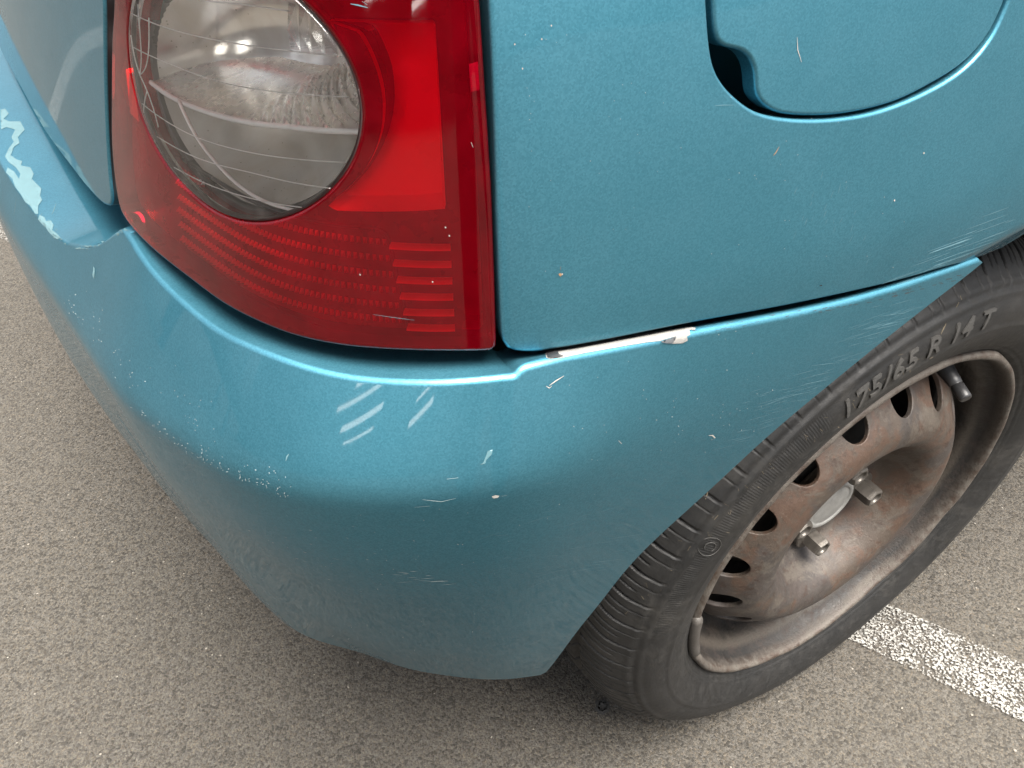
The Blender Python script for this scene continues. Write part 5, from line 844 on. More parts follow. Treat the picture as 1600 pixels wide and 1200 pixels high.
('bumper', 'primer', "-36557,-3440,66993 -36212,-2938,66628 -36121,-2913,66590 -36016,-2866,66533 -35889,-2784,66441 -35796,-2757,66402 -35701,-2729,66362 -35602,-2694,66316 -35504,-2661,66271 -35435,-2668,66260 -35365,-2673,66246 -35292,-2675,66231 -35220,-2677,66215 -35147,-2679,66199 -35078,-2686,66188 -35010,-2694,66178 -34939,-2700,66166 -34869,-2706,66154 -34798,-2712,66142 -34728,-2720,66131 -34660,-2729,66122 -34591,-2739,66113 -34515,-2734,66094 -34440,-2730,66075 -34364,-2726,66055 -34289,-2724,66039 -34214,-2722,66021 -34139,-2719,66004 -34064,-2717,65986 -33988,-2714,65968 -33913,-2713,65952 -33838,-2711,65935 -33763,-2710,65919 -33688,-2709,65903 -33613,-2708,65886 -33537,-2707,65870 -33462,-2707,65854 -33387,-2706,65838 -33311,-2706,65823 -33236,-2706,65807 -33167,-2715,65798 -33098,-2724,65790 -33029,-2734,65782 -32961,-2744,65774 -32892,-2754,65766 -32824,-2764,65758 -32755,-2773,65750 -32686,-2783,65742 -32617,-2794,65735 -32548,-2804,65728 -32480,-2815,65720 -32411,-2825,65713 -32342,-2836,65705 -32272,-2846,65698 -32204,-2857,65691 -32135,-2868,65684 -32066,-2879,65677 -31997,-2890,65670 -31935,-2910,65670 -31873,-2930,65669 -31811,-2950,65670 -31749,-2970,65670 -31688,-2991,65670 -31626,-3011,65671 -31564,-3031,65671 -31502,-3051,65671 -31440,-3071,65671 -31378,-3092,65671 -31316,-3112,65671 -31254,-3133,65672 -31192,-3154,65672 -31130,-3174,65672 -31067,-3194,65672 -31005,-3213,65672 -30942,-3234,65672 -30880,-3254,65672 -30821,-3277,65675 -30762,-3300,65677 -30702,-3322,65678 -30642,-3344,65680 -30583,-3366,65681 -30523,-3388,65683 -30464,-3410,65685 -30404,-3433,65687 -30344,-3455,65689 -30284,-3476,65690 -30224,-3498,65691 -30164,-3520,65692 -30103,-3542,65694 -30044,-3564,65695 -29984,-3586,65697 -29923,-3608,65698 -29859,-3627,65697 -29795,-3646,65695 -29731,-3665,65694 -29666,-3684,65693 -29603,-3704,65692 -29538,-3723,65691 -29473,-3742,65689 -29409,-3761,65687 -29344,-3779,65685 -29391,-3921,65783 -29438,-4061,65879 -29466,-4186,65958 -29440,-4254,65978 -29396,-4313,65981 -29553,-4420,66000 -29631,-4388,66020 -29708,-4364,66035 -29785,-4340,66050 -29840,-4431,66042 -29877,-4494,66017 -29899,-4550,65971 -29999,-4564,65969 -30098,-4579,65967 -30097,-4619,65876 -30084,-4643,65776 -30153,-4644,65770 -30223,-4644,65764 -30292,-4645,65758 -30361,-4645,65752 -30442,-4641,65777 -30522,-4636,65802 -30602,-4632,65827 -30681,-4628,65853 -30761,-4623,65878 -30840,-4620,65904 -30919,-4615,65929 -30878,-4604,65987 -30828,-4586,66030 -30779,-4568,66074 -30714,-4530,66110 -30650,-4496,66137 -30752,-4491,66158 -30854,-4485,66179 -30932,-4486,66189 -31011,-4488,66199 -31089,-4489,66209 -31167,-4490,66219 -31246,-4491,66229 -31323,-4493,66239 -31401,-4494,66249 -31479,-4495,66259 -31556,-4497,66270 -31629,-4490,66287 -31701,-4484,66305 -31772,-4477,66323 -31844,-4470,66340 -31916,-4464,66358 -31987,-4457,66376 -32059,-4451,66393 -32130,-4444,66411 -32201,-4438,66428 -32272,-4435,66442 -32343,-4431,66457 -32414,-4428,66471 -32485,-4425,66485 -32556,-4422,66499 -32627,-4419,66513 -32697,-4416,66527 -32768,-4413,66541 -32837,-4402,66560 -32906,-4399,66574 -32976,-4395,66588 -33046,-4392,66601 -33115,-4389,66615 -33185,-4386,66629 -33254,-4382,66642 -33323,-4379,66656 -33392,-4376,66670 -33461,-4373,66683 -33530,-4370,66697 -33598,-4367,66710 -33667,-4364,66724 -33735,-4361,66737 -33803,-4357,66751 -33873,-4354,66765 -33942,-4350,66779 -34011,-4347,66792 -34080,-4344,66806 -34149,-4340,66820 -34217,-4337,66834 -34286,-4333,66847 -34354,-4330,66861 -34422,-4327,66874 -34491,-4323,66888 -34558,-4320,66902 -34626,-4316,66915 -34694,-4313,66928 -34761,-4309,66942 -34829,-4306,66955 -34896,-4302,66968 -34963,-4299,66982 -35030,-4295,66995 -35097,-4293,67007 -35165,-4291,67020 -35232,-4289,67032 -35299,-4287,67045 -35366,-4284,67057 -35433,-4282,67070 -35500,-4280,67082 -35566,-4277,67094 -35633,-4275,67106 -35699,-4273,67119 -35765,-4270,67131 -35831,-4268,67143 -35897,-4265,67154 -35962,-4262,67166 -36029,-4267,67173 -36093,-4263,67184 -36158,-4260,67194 -36222,-4256,67205 -36289,-4247,67219 -36351,-4227,67234 -36413,-4213,67243 -36475,-4200,67252 -36537,-4186,67261 -36599,-4173,67270 -36661,-4159,67278 -36723,-4145,67287 -36774,-4118,67300 -36822,-4076,67310 -36868,-4040,67315 -36819,-3922,67291 -36701,-3703,67163 -36289,-3155,66778 -36519,-3523,67035 -36709,-3827,67232 -36244,-3229,66811 -36473,-3593,67065 -36668,-3902,67267 -36756,-4049,67306 -36200,-3307,66847 -36438,-3679,67110 -36611,-3952,67278 -36687,-4082,67300 -36158,-3385,66884 -36403,-3765,67156 -36554,-4010,67289 -36619,-4121,67290 -35774,-2931,66505 -36117,-3464,66922 -36367,-3848,67199 -36485,-4043,67283 -36546,-4146,67277 -35737,-3019,66550 -36076,-3541,66959 -36327,-3927,67236 -36417,-4076,67277 -35701,-3107,66596 -36035,-3619,66995 -36271,-3980,67249 -36348,-4108,67270 -35664,-3194,66641 -35994,-3696,67032 -36207,-4032,67255 -36278,-4146,67259 -35628,-3281,66687 -35953,-3773,67069 -36133,-4057,67240 -36199,-4168,67241 -35592,-3367,66732 -35913,-3850,67105 -36058,-4081,67226 -36121,-4187,67221 -35217,-2949,66384 -35556,-3453,66776 -35873,-3926,67142 -35984,-4106,67212 -36043,-4206,67201 -35183,-3039,66432 -35519,-3537,66819 -35813,-3976,67150 -35909,-4131,67197 -35965,-4225,67181 -35149,-3130,66480 -35482,-3621,66862 -35749,-4018,67153 -35834,-4156,67183 -35115,-3220,66529 -35447,-3705,66905 -35684,-4066,67154 -35758,-4185,67162 -35082,-3310,66577 -35413,-3791,66951 -35609,-4091,67139 -35678,-4204,67142 -35050,-3401,66627 -35380,-3878,66998 -35534,-4116,67125 -35599,-4223,67121 -34676,-3001,66295 -35018,-3492,66677 -35347,-3964,67044 -35458,-4141,67110 -35520,-4242,67100 -34645,-3096,66348 -34986,-3582,66726 -35285,-4013,67051 -35383,-4166,67096 -34614,-3190,66400 -34955,-3672,66775 -35222,-4056,67054 -35307,-4191,67081 -34584,-3284,66452 -34923,-3762,66824 -35153,-4101,67052 -35228,-4220,67059 -34554,-3377,66503 -34892,-3851,66872 -35077,-4126,67037 -35147,-4238,67038 -34173,-2982,66175 -34524,-3470,66555 -34861,-3939,66921 -35001,-4151,67022 -35067,-4257,67017 -34144,-3078,66229 -34494,-3562,66606 -34816,-4013,66952 -34924,-4176,67007 -34115,-3174,66283 -34464,-3654,66657 -34753,-4057,66956 -34848,-4202,66992 -34086,-3269,66336 -34434,-3745,66707 -34690,-4101,66960 -34770,-4234,66974 -34058,-3364,66389 -34405,-3836,66758 -34614,-4137,66948 -34688,-4252,66952 -33670,-2972,66063 -34029,-3458,66442 -34376,-3926,66808 -34537,-4162,66933 -34606,-4271,66930 -33642,-3070,66118 -34001,-3552,66494 -34344,-4017,66856 -34459,-4187,66918 -33614,-3167,66173 -33973,-3645,66546 -34280,-4061,66860 -34382,-4212,66903 -33587,-3263,66227 -33944,-3737,66598 -34217,-4106,66864 -34304,-4238,66888 -33560,-3359,66281 -33917,-3830,66650 -34144,-4147,66858 -34222,-4265,66864 -33164,-2971,65957 -33532,-3454,66335 -33889,-3921,66701 -34066,-4173,66843 -34139,-4284,66841 -33138,-3069,66013 -33505,-3549,66388 -33861,-4013,66752 -33988,-4198,66827 -34055,-4302,66819 -33111,-3167,66069 -33479,-3643,66442 -33802,-4068,66765 -33910,-4224,66812 -33085,-3264,66124 -33452,-3737,66495 -33739,-4113,66770 -33831,-4249,66797 -33059,-3361,66179 -33426,-3830,66547 -33669,-4159,66767 -33749,-4279,66774 -33033,-3457,66233 -33399,-3923,66600 -33590,-4184,66752 -33664,-4297,66751 -32630,-3074,65912 -33008,-3552,66288 -33373,-4015,66652 -33510,-4210,66736 -33580,-4316,66729 -32605,-3173,65968 -32982,-3647,66342 -33319,-4077,66671 -33431,-4236,66721 -33495,-4334,66706 -32580,-3270,66024 -32957,-3742,66395 -33255,-4123,66676 -33352,-4261,66705 -32555,-3368,66080 -32931,-3836,66449 -33186,-4171,66676 -33269,-4292,66684 -32531,-3464,66135 -32906,-3929,66502 -33107,-4197,66660 -33184,-4311,66661 -32506,-3561,66190 -32881,-4022,66555 -33027,-4223,66645 -33098,-4329,66637 -32096,-3184,65872 -32482,-3656,66245 -32830,-4089,66578 -32946,-4249,66629 -33012,-4348,66614 -32072,-3282,65929 -32457,-3752,66299 -32766,-4134,66583 -32866,-4275,66613 -32926,-4367,66591 -32048,-3380,65985 -32433,-3846,66353 -32698,-4185,66584 -32784,-4307,66592 -32025,-3478,66041 -32409,-3940,66407 -32617,-4211,66568 -32697,-4325,66569 -32001,-3574,66096 -32385,-4034,66460 -32537,-4237,66553 -32610,-4344,66546 -31978,-3670,66151 -32336,-4102,66485 -32456,-4263,66537 -32523,-4363,66522 -31955,-3766,66206 -32272,-4148,66490 -32374,-4290,66521 -32435,-4382,66499 -31537,-3397,65892 -31932,-3861,66261 -32204,-4200,66492 -32291,-4322,66500 -31515,-3494,65949 -31909,-3956,66315 -32122,-4226,66477 -32203,-4341,66477 -31492,-3591,66004 -31886,-4050,66369 -32041,-4253,66461 -32115,-4360,66454 -31470,-3688,66060 -31836,-4118,66394 -31959,-4279,66445 -32027,-4379,66430 -31448,-3784,66115 -31772,-4165,66399 -31877,-4306,66429 -31939,-4398,66406 -31426,-3880,66170 -31704,-4217,66401 -31793,-4339,66408 -31850,-4418,66383 -30998,-3512,65855 -31404,-3975,66225 -31621,-4243,66385 -31704,-4358,66385 -31761,-4437,66359 -30976,-3609,65912 -31382,-4069,66279 -31539,-4270,66369 -31615,-4377,66361 -31670,-4460,66326 -30955,-3706,65968 -31331,-4136,66302 -31456,-4297,66353 -31525,-4397,66337 -30934,-3803,66023 -31266,-4183,66307 -31373,-4323,66337 -31436,-4416,66313 -30913,-3899,66079 -31197,-4234,66309 -31288,-4357,66316 -31346,-4435,66290 -30892,-3994,66134 -31114,-4261,66292 -31198,-4376,66292 -31256,-4455,66266 -30452,-3626,65816 -30872,-4089,66189 -31030,-4288,66276 -31107,-4395,66268 -30432,-3723,65873 -30819,-4154,66210 -30946,-4315,66260 -31017,-4415,66244 -30411,-3820,65929 -30754,-4201,66215 -30862,-4342,66244 -30926,-4434,66220 -30392,-3916,65985 -30683,-4252,66215 -30776,-4375,66222 -30372,-4012,66040 -30599,-4279,66199 -30685,-4395,66198 -30817,-4611,65953 -30352,-4108,66095 -30514,-4306,66183 -30593,-4414,66174 -30685,-4550,66084 -30705,-4592,66004 -30713,-4618,65914 -30299,-4172,66116 -30429,-4333,66166 -30501,-4433,66150 -30553,-4511,66107 -30588,-4565,66054 -30603,-4602,65968 -30608,-4625,65875 -30233,-4220,66121 -30344,-4360,66150 -30409,-4453,66125 -30456,-4526,66077 -30490,-4582,66013 -30502,-4611,65933 -29859,-3931,65886 -30162,-4271,66121 -30257,-4394,66128 -30317,-4473,66101 -30359,-4540,66047 -30388,-4591,65977 -30399,-4621,65897 -29840,-4027,65941 -30076,-4298,66104 -30164,-4413,66103 -30224,-4492,66076 -30261,-4555,66017 -30286,-4601,65941 -30296,-4630,65854 -29822,-4123,65996 -29990,-4325,66088 -30071,-4433,66079 -30129,-4516,66041 -30164,-4569,65987 -30183,-4611,65906 -29770,-4189,66019 -29904,-4352,66071 -29978,-4453,66054 -30031,-4530,66011 -29703,-4237,66023 -29633,-4289,66025 -29546,-4316,66008", "0,224,223 0,1,225 225,226,0 224,0,226 226,227,224 223,224,227 3,228,2 228,3,4 231,220,221 225,1,2 2,228,225 226,225,228 228,229,226 227,226,229 229,230,227 230,231,227 231,221,227 223,227,221 222,223,221 221,220,222 5,236,232 233,232,236 218,219,235 241,242,237 238,237,242 242,243,238 239,238,243 236,5,6 6,240,236 240,241,236 241,237,236 233,236,237 234,233,237 237,238,234 235,234,238 238,239,235 218,235,239 239,217,218 5,232,4 228,4,232 229,228,232 232,233,229 230,229,233 233,234,230 231,230,234 234,235,231 220,231,235 235,219,220 7,8,245 249,9,10 252,213,214 245,8,9 9,249,245 246,245,249 249,250,246 247,246,250 250,251,247 248,247,251 251,252,248 252,214,248 214,215,248 244,248,215 216,244,215 11,257,253 254,253,257 257,258,254 255,254,258 13,261,12 262,263,259 260,259,263 263,264,260 211,260,264 257,11,12 12,261,257 258,257,261 261,262,258 262,259,258 255,258,259 256,255,259 259,260,256 212,256,260 260,211,212 11,253,10 249,10,253 250,249,253 253,254,250 251,250,254 254,255,251 252,251,255 255,256,252 213,252,256 256,212,213 6,5,7 240,6,7 7,245,240 241,240,245 245,246,241 242,241,246 246,247,242 243,242,247 247,248,243 248,244,243 239,243,244 217,239,244 244,216,217 270,15,16 274,207,208 265,14,15 15,270,265 266,265,270 270,271,266 267,266,271 271,272,267 268,267,272 272,273,268 269,268,273 273,274,269 274,208,269 209,269,208 206,278,205 275,17,18 19,283,279 280,279,283 283,284,280 281,280,284 284,285,281 282,281,285 19,279,18 275,18,279 276,275,279 279,280,276 277,276,280 280,281,277 278,277,281 281,282,278 205,278,282 282,204,205 17,275,16 270,16,275 271,270,275 275,276,271 272,271,276 276,277,272 273,272,277 277,278,273 274,273,278 278,206,274 207,274,206 20,21,287 289,290,286 203,286,290 291,22,23 22,291,21 287,21,291 291,292,287 288,287,292 292,293,288 289,288,293 293,294,289 290,289,294 294,295,290 295,201,290 201,202,290 203,290,202 198,199,299 299,199,200 26,304,300 301,300,304 304,305,301 302,301,305 305,306,302 303,302,306 26,300,25 24,25,300 296,24,300 297,296,300 300,301,297 298,297,301 301,302,298 299,298,302 302,303,299 198,299,303 303,197,198 24,296,23 291,23,296 292,291,296 296,297,292 293,292,297 297,298,293 294,293,298 298,299,294 295,294,299 299,200,295 201,295,200 283,19,20 20,287,283 284,283,287 287,288,284 285,284,288 288,289,285 289,286,285 282,285,286 204,282,286 286,203,204 14,265,13 261,13,265 265,266,261 262,261,266 266,267,262 263,262,267 267,268,263 264,263,268 268,269,264 269,209,264 209,210,264 211,264,210 308,27,28 310,311,307 196,307,311 312,29,30 29,312,28 308,28,312 312,313,308 309,308,313 313,314,309 310,309,314 314,315,310 311,310,315 315,316,311 316,194,311 194,195,311 196,311,195 31,321,317 318,317,321 320,192,193 33,325,32 325,326,322 323,322,326 190,191,324 321,31,32 32,325,321 325,322,321 318,321,322 319,318,322 322,323,319 320,319,323 323,324,320 192,320,324 324,191,192 31,317,30 312,30,317 313,312,317 317,318,313 314,313,318 318,319,314 315,314,319 319,320,315 316,315,320 320,193,316 194,316,193 330,331,327 328,327,331 331,332,328 189,328,332 333,35,36 337,187,188 329,34,35 35,333,329 333,334,329 330,329,334 334,335,330 331,330,335 335,336,331 332,331,336 336,337,332 337,188,332 189,332,188 338,37,38 38,342,338 339,338,342 341,185,186 346,347,343 344,343,347 347,348,344 345,344,348 348,349,345 349,184,345 342,38,39 39,346,342 346,343,342 339,342,343 340,339,343 343,344,340 341,340,344 344,345,341 185,341,345 345,184,185 37,338,36 333,36,338 334,333,338 338,339,334 335,334,339 339,340,335 336,335,340 340,341,336 337,336,341 341,186,337 187,337,186 325,33,34 34,329,325 326,325,329 329,330,326 330,327,326 323,326,327 324,323,327 327,328,324 190,324,328 328,189,190 40,41,350 354,42,43 358,180,181 350,41,42 42,354,350 354,355,350 351,350,355 355,356,351 352,351,356 356,357,352 353,352,357 357,358,353 358,181,353 182,353,181 44,45,359 46,368,364 365,364,368 368,369,365 366,365,369 367,177,178 46,364,45 359,45,364 360,359,364 364,365,360 361,360,365 365,366,361 362,361,366 366,367,362 363,362,367 367,178,363 179,363,178 44,359,43 354,43,359 355,354,359 359,360,355 356,355,360 360,361,356 357,356,361 361,362,357 358,357,362 362,363,358 180,358,363 363,179,180 48,372,47 373,374,370 371,370,374 175,375,174 378,379,375 174,375,379 379,173,174 372,48,49 49,376,372 373,372,376 376,377,373 374,373,377 377,378,374 378,375,374 371,374,375 176,371,375 375,175,176 171,172,384 380,50,51 385,52,53 53,390,385 386,385,390 52,385,51 380,51,385 381,380,385 385,386,381 382,381,386 386,387,382 383,382,387 387,388,383 384,383,388 388,389,384 171,384,389 389,170,171 376,49,50 50,380,376 380,381,376 377,376,381 381,382,377 378,377,382 382,383,378 379,378,383 383,384,379 173,379,384 384,172,173 48,47,46 368,46,47 47,372,368 369,368,372 372,373,369 373,370,369 366,369,370 367,366,370 370,371,367 177,367,371 371,176,177 346,39,40 40,350,346 347,346,350 350,351,347 348,347,351 351,352,348 349,348,352 352,353,349 353,182,349 182,183,349 184,349,183 304,26,27 27,308,304 305,304,308 308,309,305 306,305,309 309,310,306 310,307,306 303,306,307 197,303,307 307,196,197 394,395,391 392,391,395 395,396,392 393,392,396 168,397,167 56,398,55 400,401,397 167,397,401 394,54,55 55,398,394 395,394,398 398,399,395 396,395,399 399,400,396 400,397,396 393,396,397 169,393,397 397,168,169 402,57,58 405,165,166 410,163,164 58,57,59 59,406,58 402,58,406 406,407,402 403,402,407 407,408,403 404,403,408 408,409,404 405,404,409 409,410,405 165,405,410 410,164,165 56,55,57 398,56,57 57,402,398 399,398,402 402,403,399 400,399,403 403,404,400 401,400,404 404,405,401 405,166,401 167,401,166 61,416,411 412,411,416 420,421,417 418,417,421 421,422,418 419,418,422 161,419,160 416,61,62 62,420,416 420,417,416 412,416,417 413,412,417 417,418,413 414,413,418 418,419,414 415,414,419 162,415,419 419,161,162 63,64,424 426,427,423 159,423,427 427,158,159 157,431,156 428,65,66 66,432,428 429,428,432 424,64,65 65,428,424 425,424,428 428,429,425 426,425,429 429,430,426 427,426,430 430,431,427 158,427,431 431,157,158 420,62,63 63,424,420 421,420,424 424,425,421 422,421,425 425,426,422 426,423,422 419,422,423 160,419,423 423,159,160 62,61,60 61,411,60 59,60,411 406,59,411 407,406,411 411,412,407 408,407,412 412,413,408 409,408,413 413,414,409 410,409,414 414,415,410 163,410,415 415,162,163 68,436,67 441,442,438 439,438,442 442,443,439 443,153,439 154,439,153 436,68,69 69,440,436 437,436,440 440,441,437 441,438,437 433,437,438 434,433,438 438,439,434 435,434,439 155,435,439 439,154,155 444,70,71 447,151,152 150,451,149 448,72,73 73,452,448 449,448,452 444,71,72 72,448,444 445,444,448 448,449,445 446,445,449 449,450,446 447,446,450 450,451,447 151,447,451 451,150,151 71,70,69 440,69,70 70,444,440 441,440,444 444,445,441 442,441,445 445,446,442 443,442,446 446,447,443 447,152,443 153,443,152 75,456,74 456,457,453 454,453,457 462,463,458 459,458,463 463,464,459 147,459,464 76,460,75 456,75,460 460,461,456 457,456,461 461,462,457 462,458,457 454,457,458 455,454,458 458,459,455 148,455,459 459,147,148 465,77,78 470,79,80 80,474,470 471,470,474 473,143,144 79,470,78 465,78,470 466,465,470 470,471,466 467,466,471 471,472,467 468,467,472 472,473,468 469,468,473 473,144,469 145,469,144 460,76,77 77,465,460 461,460,465 465,466,461 462,461,466 466,467,462 463,462,467 467,468,463 464,463,468 468,469,464 469,145,464 145,146,464 147,464,146 452,73,74 74,456,452 456,453,452 449,452,453 450,449,453 453,454,450 451,450,454 454,455,451 149,451,455 455,148,149 68,67,66 432,66,67 67,436,432 436,437,432 437,433,432 429,432,433 430,429,433 433,434,430 431,430,434 434,435,431 156,431,435 435,155,156 478,479,475 476,475,479 142,477,141 83,482,82 483,484,480 481,480,484 484,485,481 140,481,485 478,81,82 82,482,478 479,478,482 482,483,479 483,480,479 476,479,480 477,476,480 480,481,477 141,477,481 481,140,141 486,84,85 86,87,490 87,494,490 491,490,494 493,136,137 86,490,85 486,85,490 487,486,490 490,491,487 488,487,491 491,492,488 489,488,492 492,493,489 493,137,489 138,489,137 482,83,84 84,486,482 486,487,482 483,482,487 487,488,483 484,483,488 488,489,484 485,484,489 489,138,485 138,139,485 140,485,139 498,499,495 496,495,499 499,500,496 497,496,500 90,501,89 127,128,126 498,88,89 89,501,498 499,498,501 501,502,499 500,499,502 497,500,134 135,497,134 505,91,92 92,511,505 506,505,511 511,512,506 512,507,506 503,506,507 507,132,503 133,503,132 132,508,131 130,131,508 508,509,130 509,510,504 125,504,510 510,124,125 501,90,91 91,505,501 502,501,505 505,506,502 506,503,502 500,502,503 503,133,500 134,500,133 130,509,129 509,504,129 128,129,504 126,128,504 504,125,126 494,87,88 88,498,494 498,495,494 491,494,495 492,491,495 495,496,492 493,492,496 496,497,493 136,493,497 497,135,136 123,517,122 94,518,93 519,520,513 514,513,520 520,521,514 515,514,521 521,522,515 516,515,522 522,523,516 517,516,523 122,517,523 523,121,122 96,531,524 525,524,531 531,532,525 526,525,532 532,533,526 527,526,533 533,534,527 528,527,534 534,535,528 529,528,535 535,536,529 530,529,536 536,537,530 537,119,530 120,530,119 96,524,95 94,95,524 518,94,524 524,525,518 519,518,525 525,526,519 520,519,526 526,527,520 521,520,527 527,528,521 522,521,528 528,529,522 523,522,529 529,530,523 121,523,530 530,120,121 98,538,97 543,114,115 538,98,99 99,544,538 539,538,544 544,545,539 540,539,545 545,546,540 541,540,546 546,547,541 547,114,541 542,541,114 114,543,542 548,100,101 103,549,102 106,104,105 104,106,550 107,550,106 104,550,103 549,103,550 550,107,549 108,549,107 548,101,102 102,549,548 549,108,548 109,548,108 544,99,100 100,548,544 548,109,544 545,544,109 109,110,545 546,545,110 110,111,546 547,546,111 111,112,547 112,113,547 114,547,113 543,115,116 117,543,116 531,96,97 97,538,531 532,531,538 538,539,532 533,532,539 539,540,533 534,533,540 540,541,534 535,534,541 541,542,535 536,535,542 542,543,536 537,536,543 543,117,537 117,118,537 119,537,118 511,92,93 93,518,511 512,511,518 518,519,512 519,513,512 507,512,513 132,507,513 513,514,132 508,132,514 514,515,508 509,508,515 515,516,509 510,509,516 516,517,510 124,510,517 517,123,124 474,80,81 81,478,474 478,475,474 471,474,475 472,471,475 475,476,472 473,472,476 476,477,473 143,473,477 477,142,143 390,53,54 54,394,390 394,391,390 386,390,391 387,386,391 391,392,387 388,387,392 392,393,388 389,388,393 170,389,393 393,169,170"),
('bumper', 'black', "-36537,-3450,67036 -36454,-3428,67007 -36378,-3419,66990 -36298,-3402,66967 -36257,-3452,66991 -36198,-3480,66993 -36146,-3512,66999 -36093,-3544,67006 -36041,-3575,67012 -36256,-3928,67266 -36322,-4073,67303 -36284,-4122,67299 -36234,-4180,67280 -36185,-4212,67259 -36261,-4211,67271 -36330,-4207,67277 -36399,-4202,67284 -36467,-4197,67290 -36535,-4192,67296 -36593,-4172,67307 -36652,-4152,67318 -36711,-4132,67329 -36765,-4089,67341 -36819,-4062,67346 -36783,-3938,67330 -36675,-3721,67210 -36688,-3836,67275 -36455,-3604,67109 -36646,-3908,67303 -36419,-3690,67155 -36589,-3958,67315 -36662,-4093,67332 -36384,-3776,67200 -36528,-4022,67322 -36350,-3860,67244 -36459,-4054,67316 -36305,-3933,67273 -36391,-4087,67310", "25,0,1 0,25,24 2,27,1 27,26,1 25,1,26 24,25,26 26,22,24 22,23,24 29,30,28 5,32,4 29,3,4 4,32,29 30,29,32 28,30,31 21,28,31 31,20,21 2,1,3 27,2,3 3,29,27 29,28,27 26,27,28 22,26,28 28,21,22 18,35,17 34,6,7 7,36,34 36,35,34 33,34,35 19,33,35 35,18,19 10,16,37 14,12,13 12,14,11 15,11,14 14,13,15 11,15,10 16,10,15 36,7,8 8,9,36 9,10,36 10,37,36 35,36,37 17,35,37 37,16,17 7,6,5 32,5,6 6,34,32 34,33,32 30,32,33 31,30,33 20,31,33 33,19,20"),
('bumper', 'greyp', "-31533,-4545,66266 -31459,-4542,66258 -31385,-4540,66249 -31310,-4537,66241 -31236,-4535,66233 -31161,-4532,66224 -31087,-4530,66216 -31012,-4528,66207 -30937,-4525,66199 -30861,-4523,66191 -30786,-4521,66183 -30658,-4540,66143 -30724,-4566,66125 -30792,-4602,66086 -30847,-4615,66055 -30901,-4628,66024 -30955,-4642,65979 -31032,-4637,66008 -31106,-4628,66046 -31181,-4620,66073 -31255,-4613,66099 -31328,-4601,66138 -31400,-4589,66177 -31472,-4577,66216 -31238,-4570,66195 -31143,-4593,66142 -31043,-4602,66107 -30917,-4560,66159 -30943,-4612,66072", "0,1,23 22,2,3 3,21,22 23,1,2 2,22,23 6,25,5 24,4,5 5,25,24 25,19,24 20,24,19 3,2,4 4,24,3 21,3,24 24,20,21 8,27,7 26,7,27 27,28,26 28,17,26 18,26,17 11,12,10 13,10,12 10,13,9 13,12,14 8,7,9 27,8,9 9,13,27 13,14,27 28,27,14 14,15,28 15,16,28 17,28,16 7,26,6 25,6,26 26,18,25 19,25,18"),
('quarter_panel', 'white', "-36964,-2077,78568 -36935,-2076,78597 -36914,-2085,78561 -36943,-2086,78532 -36047,-2173,78585 -36017,-2170,78613 -35994,-2178,78577 -36023,-2181,78548 -35680,-2144,78914 -35650,-2141,78942 -35626,-2149,78906 -35656,-2152,78878 -36784,-2224,77839 -36755,-2223,77869 -36733,-2232,77832 -36762,-2233,77802 -17315,-4368,71015 -17280,-4363,71059 -17208,-4374,70991 -17243,-4379,70947 -18621,-4568,69138 -18585,-4563,69184 -18514,-4574,69110 -18549,-4578,69064 -35840,-3375,70466 -35806,-3373,70504 -35776,-3382,70448 -35811,-3384,70410", "0,1,2 2,3,0 4,5,6 6,7,4 8,9,10 10,11,8 12,13,14 14,15,12 16,17,18 18,19,16 20,21,22 22,23,20 24,25,26 26,27,24"),
('quarter_panel', 'seed', "-35968,-3361,70503 -35885,-3364,70532 -35809,-3382,70431 -35894,-3383,70375 -35931,-3372,70439", "4,0,1 1,2,4 2,3,4"),
('quarter_panel', 'chip', "-24269,-3549,73869 -24278,-3538,73869 -24204,-3509,73850 -24230,-3479,73852 -24158,-3452,73834 -24168,-3441,73834 -26257,-3229,74344 -26263,-3223,74345 -26088,-3081,74270 -26103,-3064,74273 -25956,-2946,74213 -25961,-2940,74214 -37555,-843,76435 -37556,-844,76427 -37543,-791,76434 -37545,-794,76411 -37533,-741,76418 -37533,-742,76410", "0,1,3,2 2,3,5,4 6,7,9,8 8,9,11,10 12,13,15,14 14,15,17,16"),
('quarter_panel', 'black', "-22358,-4716,65910 -22194,-4723,65892 -22169,-4725,65812 -22346,-4717,65871", "1,2,0 3,0,2"),
('red_lens', 'white', "-39809,-2030,73036 -39772,-2053,73023 -39770,-2062,72977 -39810,-2040,72974 -39731,-2121,72730 -39694,-2143,72717 -39692,-2152,72670 -39732,-2131,72667 -42578,-306,71088 -42543,-340,71081 -42545,-349,71031 -42583,-316,71020 -40472,-1972,70995 -40435,-1998,70983 -40434,-2007,70933 -40474,-1982,70928", "3,0,1 1,2,3 7,4,5 5,6,7 11,8,9 9,10,11 15,12,13 13,14,15"),
('bumper', 'rustline', "-27753,-4513,65653 -27753,-4497,65661 -27635,-4505,65637 -27635,-4489,65645 -27510,-4446,65625 -27509,-4428,65626 -27295,-4459,65585 -27294,-4442,65586 -26925,-4566,65490 -26924,-4557,65495 -26761,-4568,65463 -26761,-4559,65467 -23450,-4715,64856 -23448,-4705,64862 -23174,-4738,64802 -23173,-4727,64807 -25160,-4587,65189 -25158,-4571,65190 -24841,-4632,65120 -24838,-4617,65127 -29693,-4438,66011 -29691,-4427,66015 -29442,-4459,65959 -29440,-4449,65963 -25001,-4635,65144 -25001,-4623,65150 -24873,-4629,65127 -24873,-4616,65133", "0,1,3,2 4,5,7,6 8,9,11,10 12,13,15,14 16,17,19,18 20,21,23,22 24,25,27,26"),
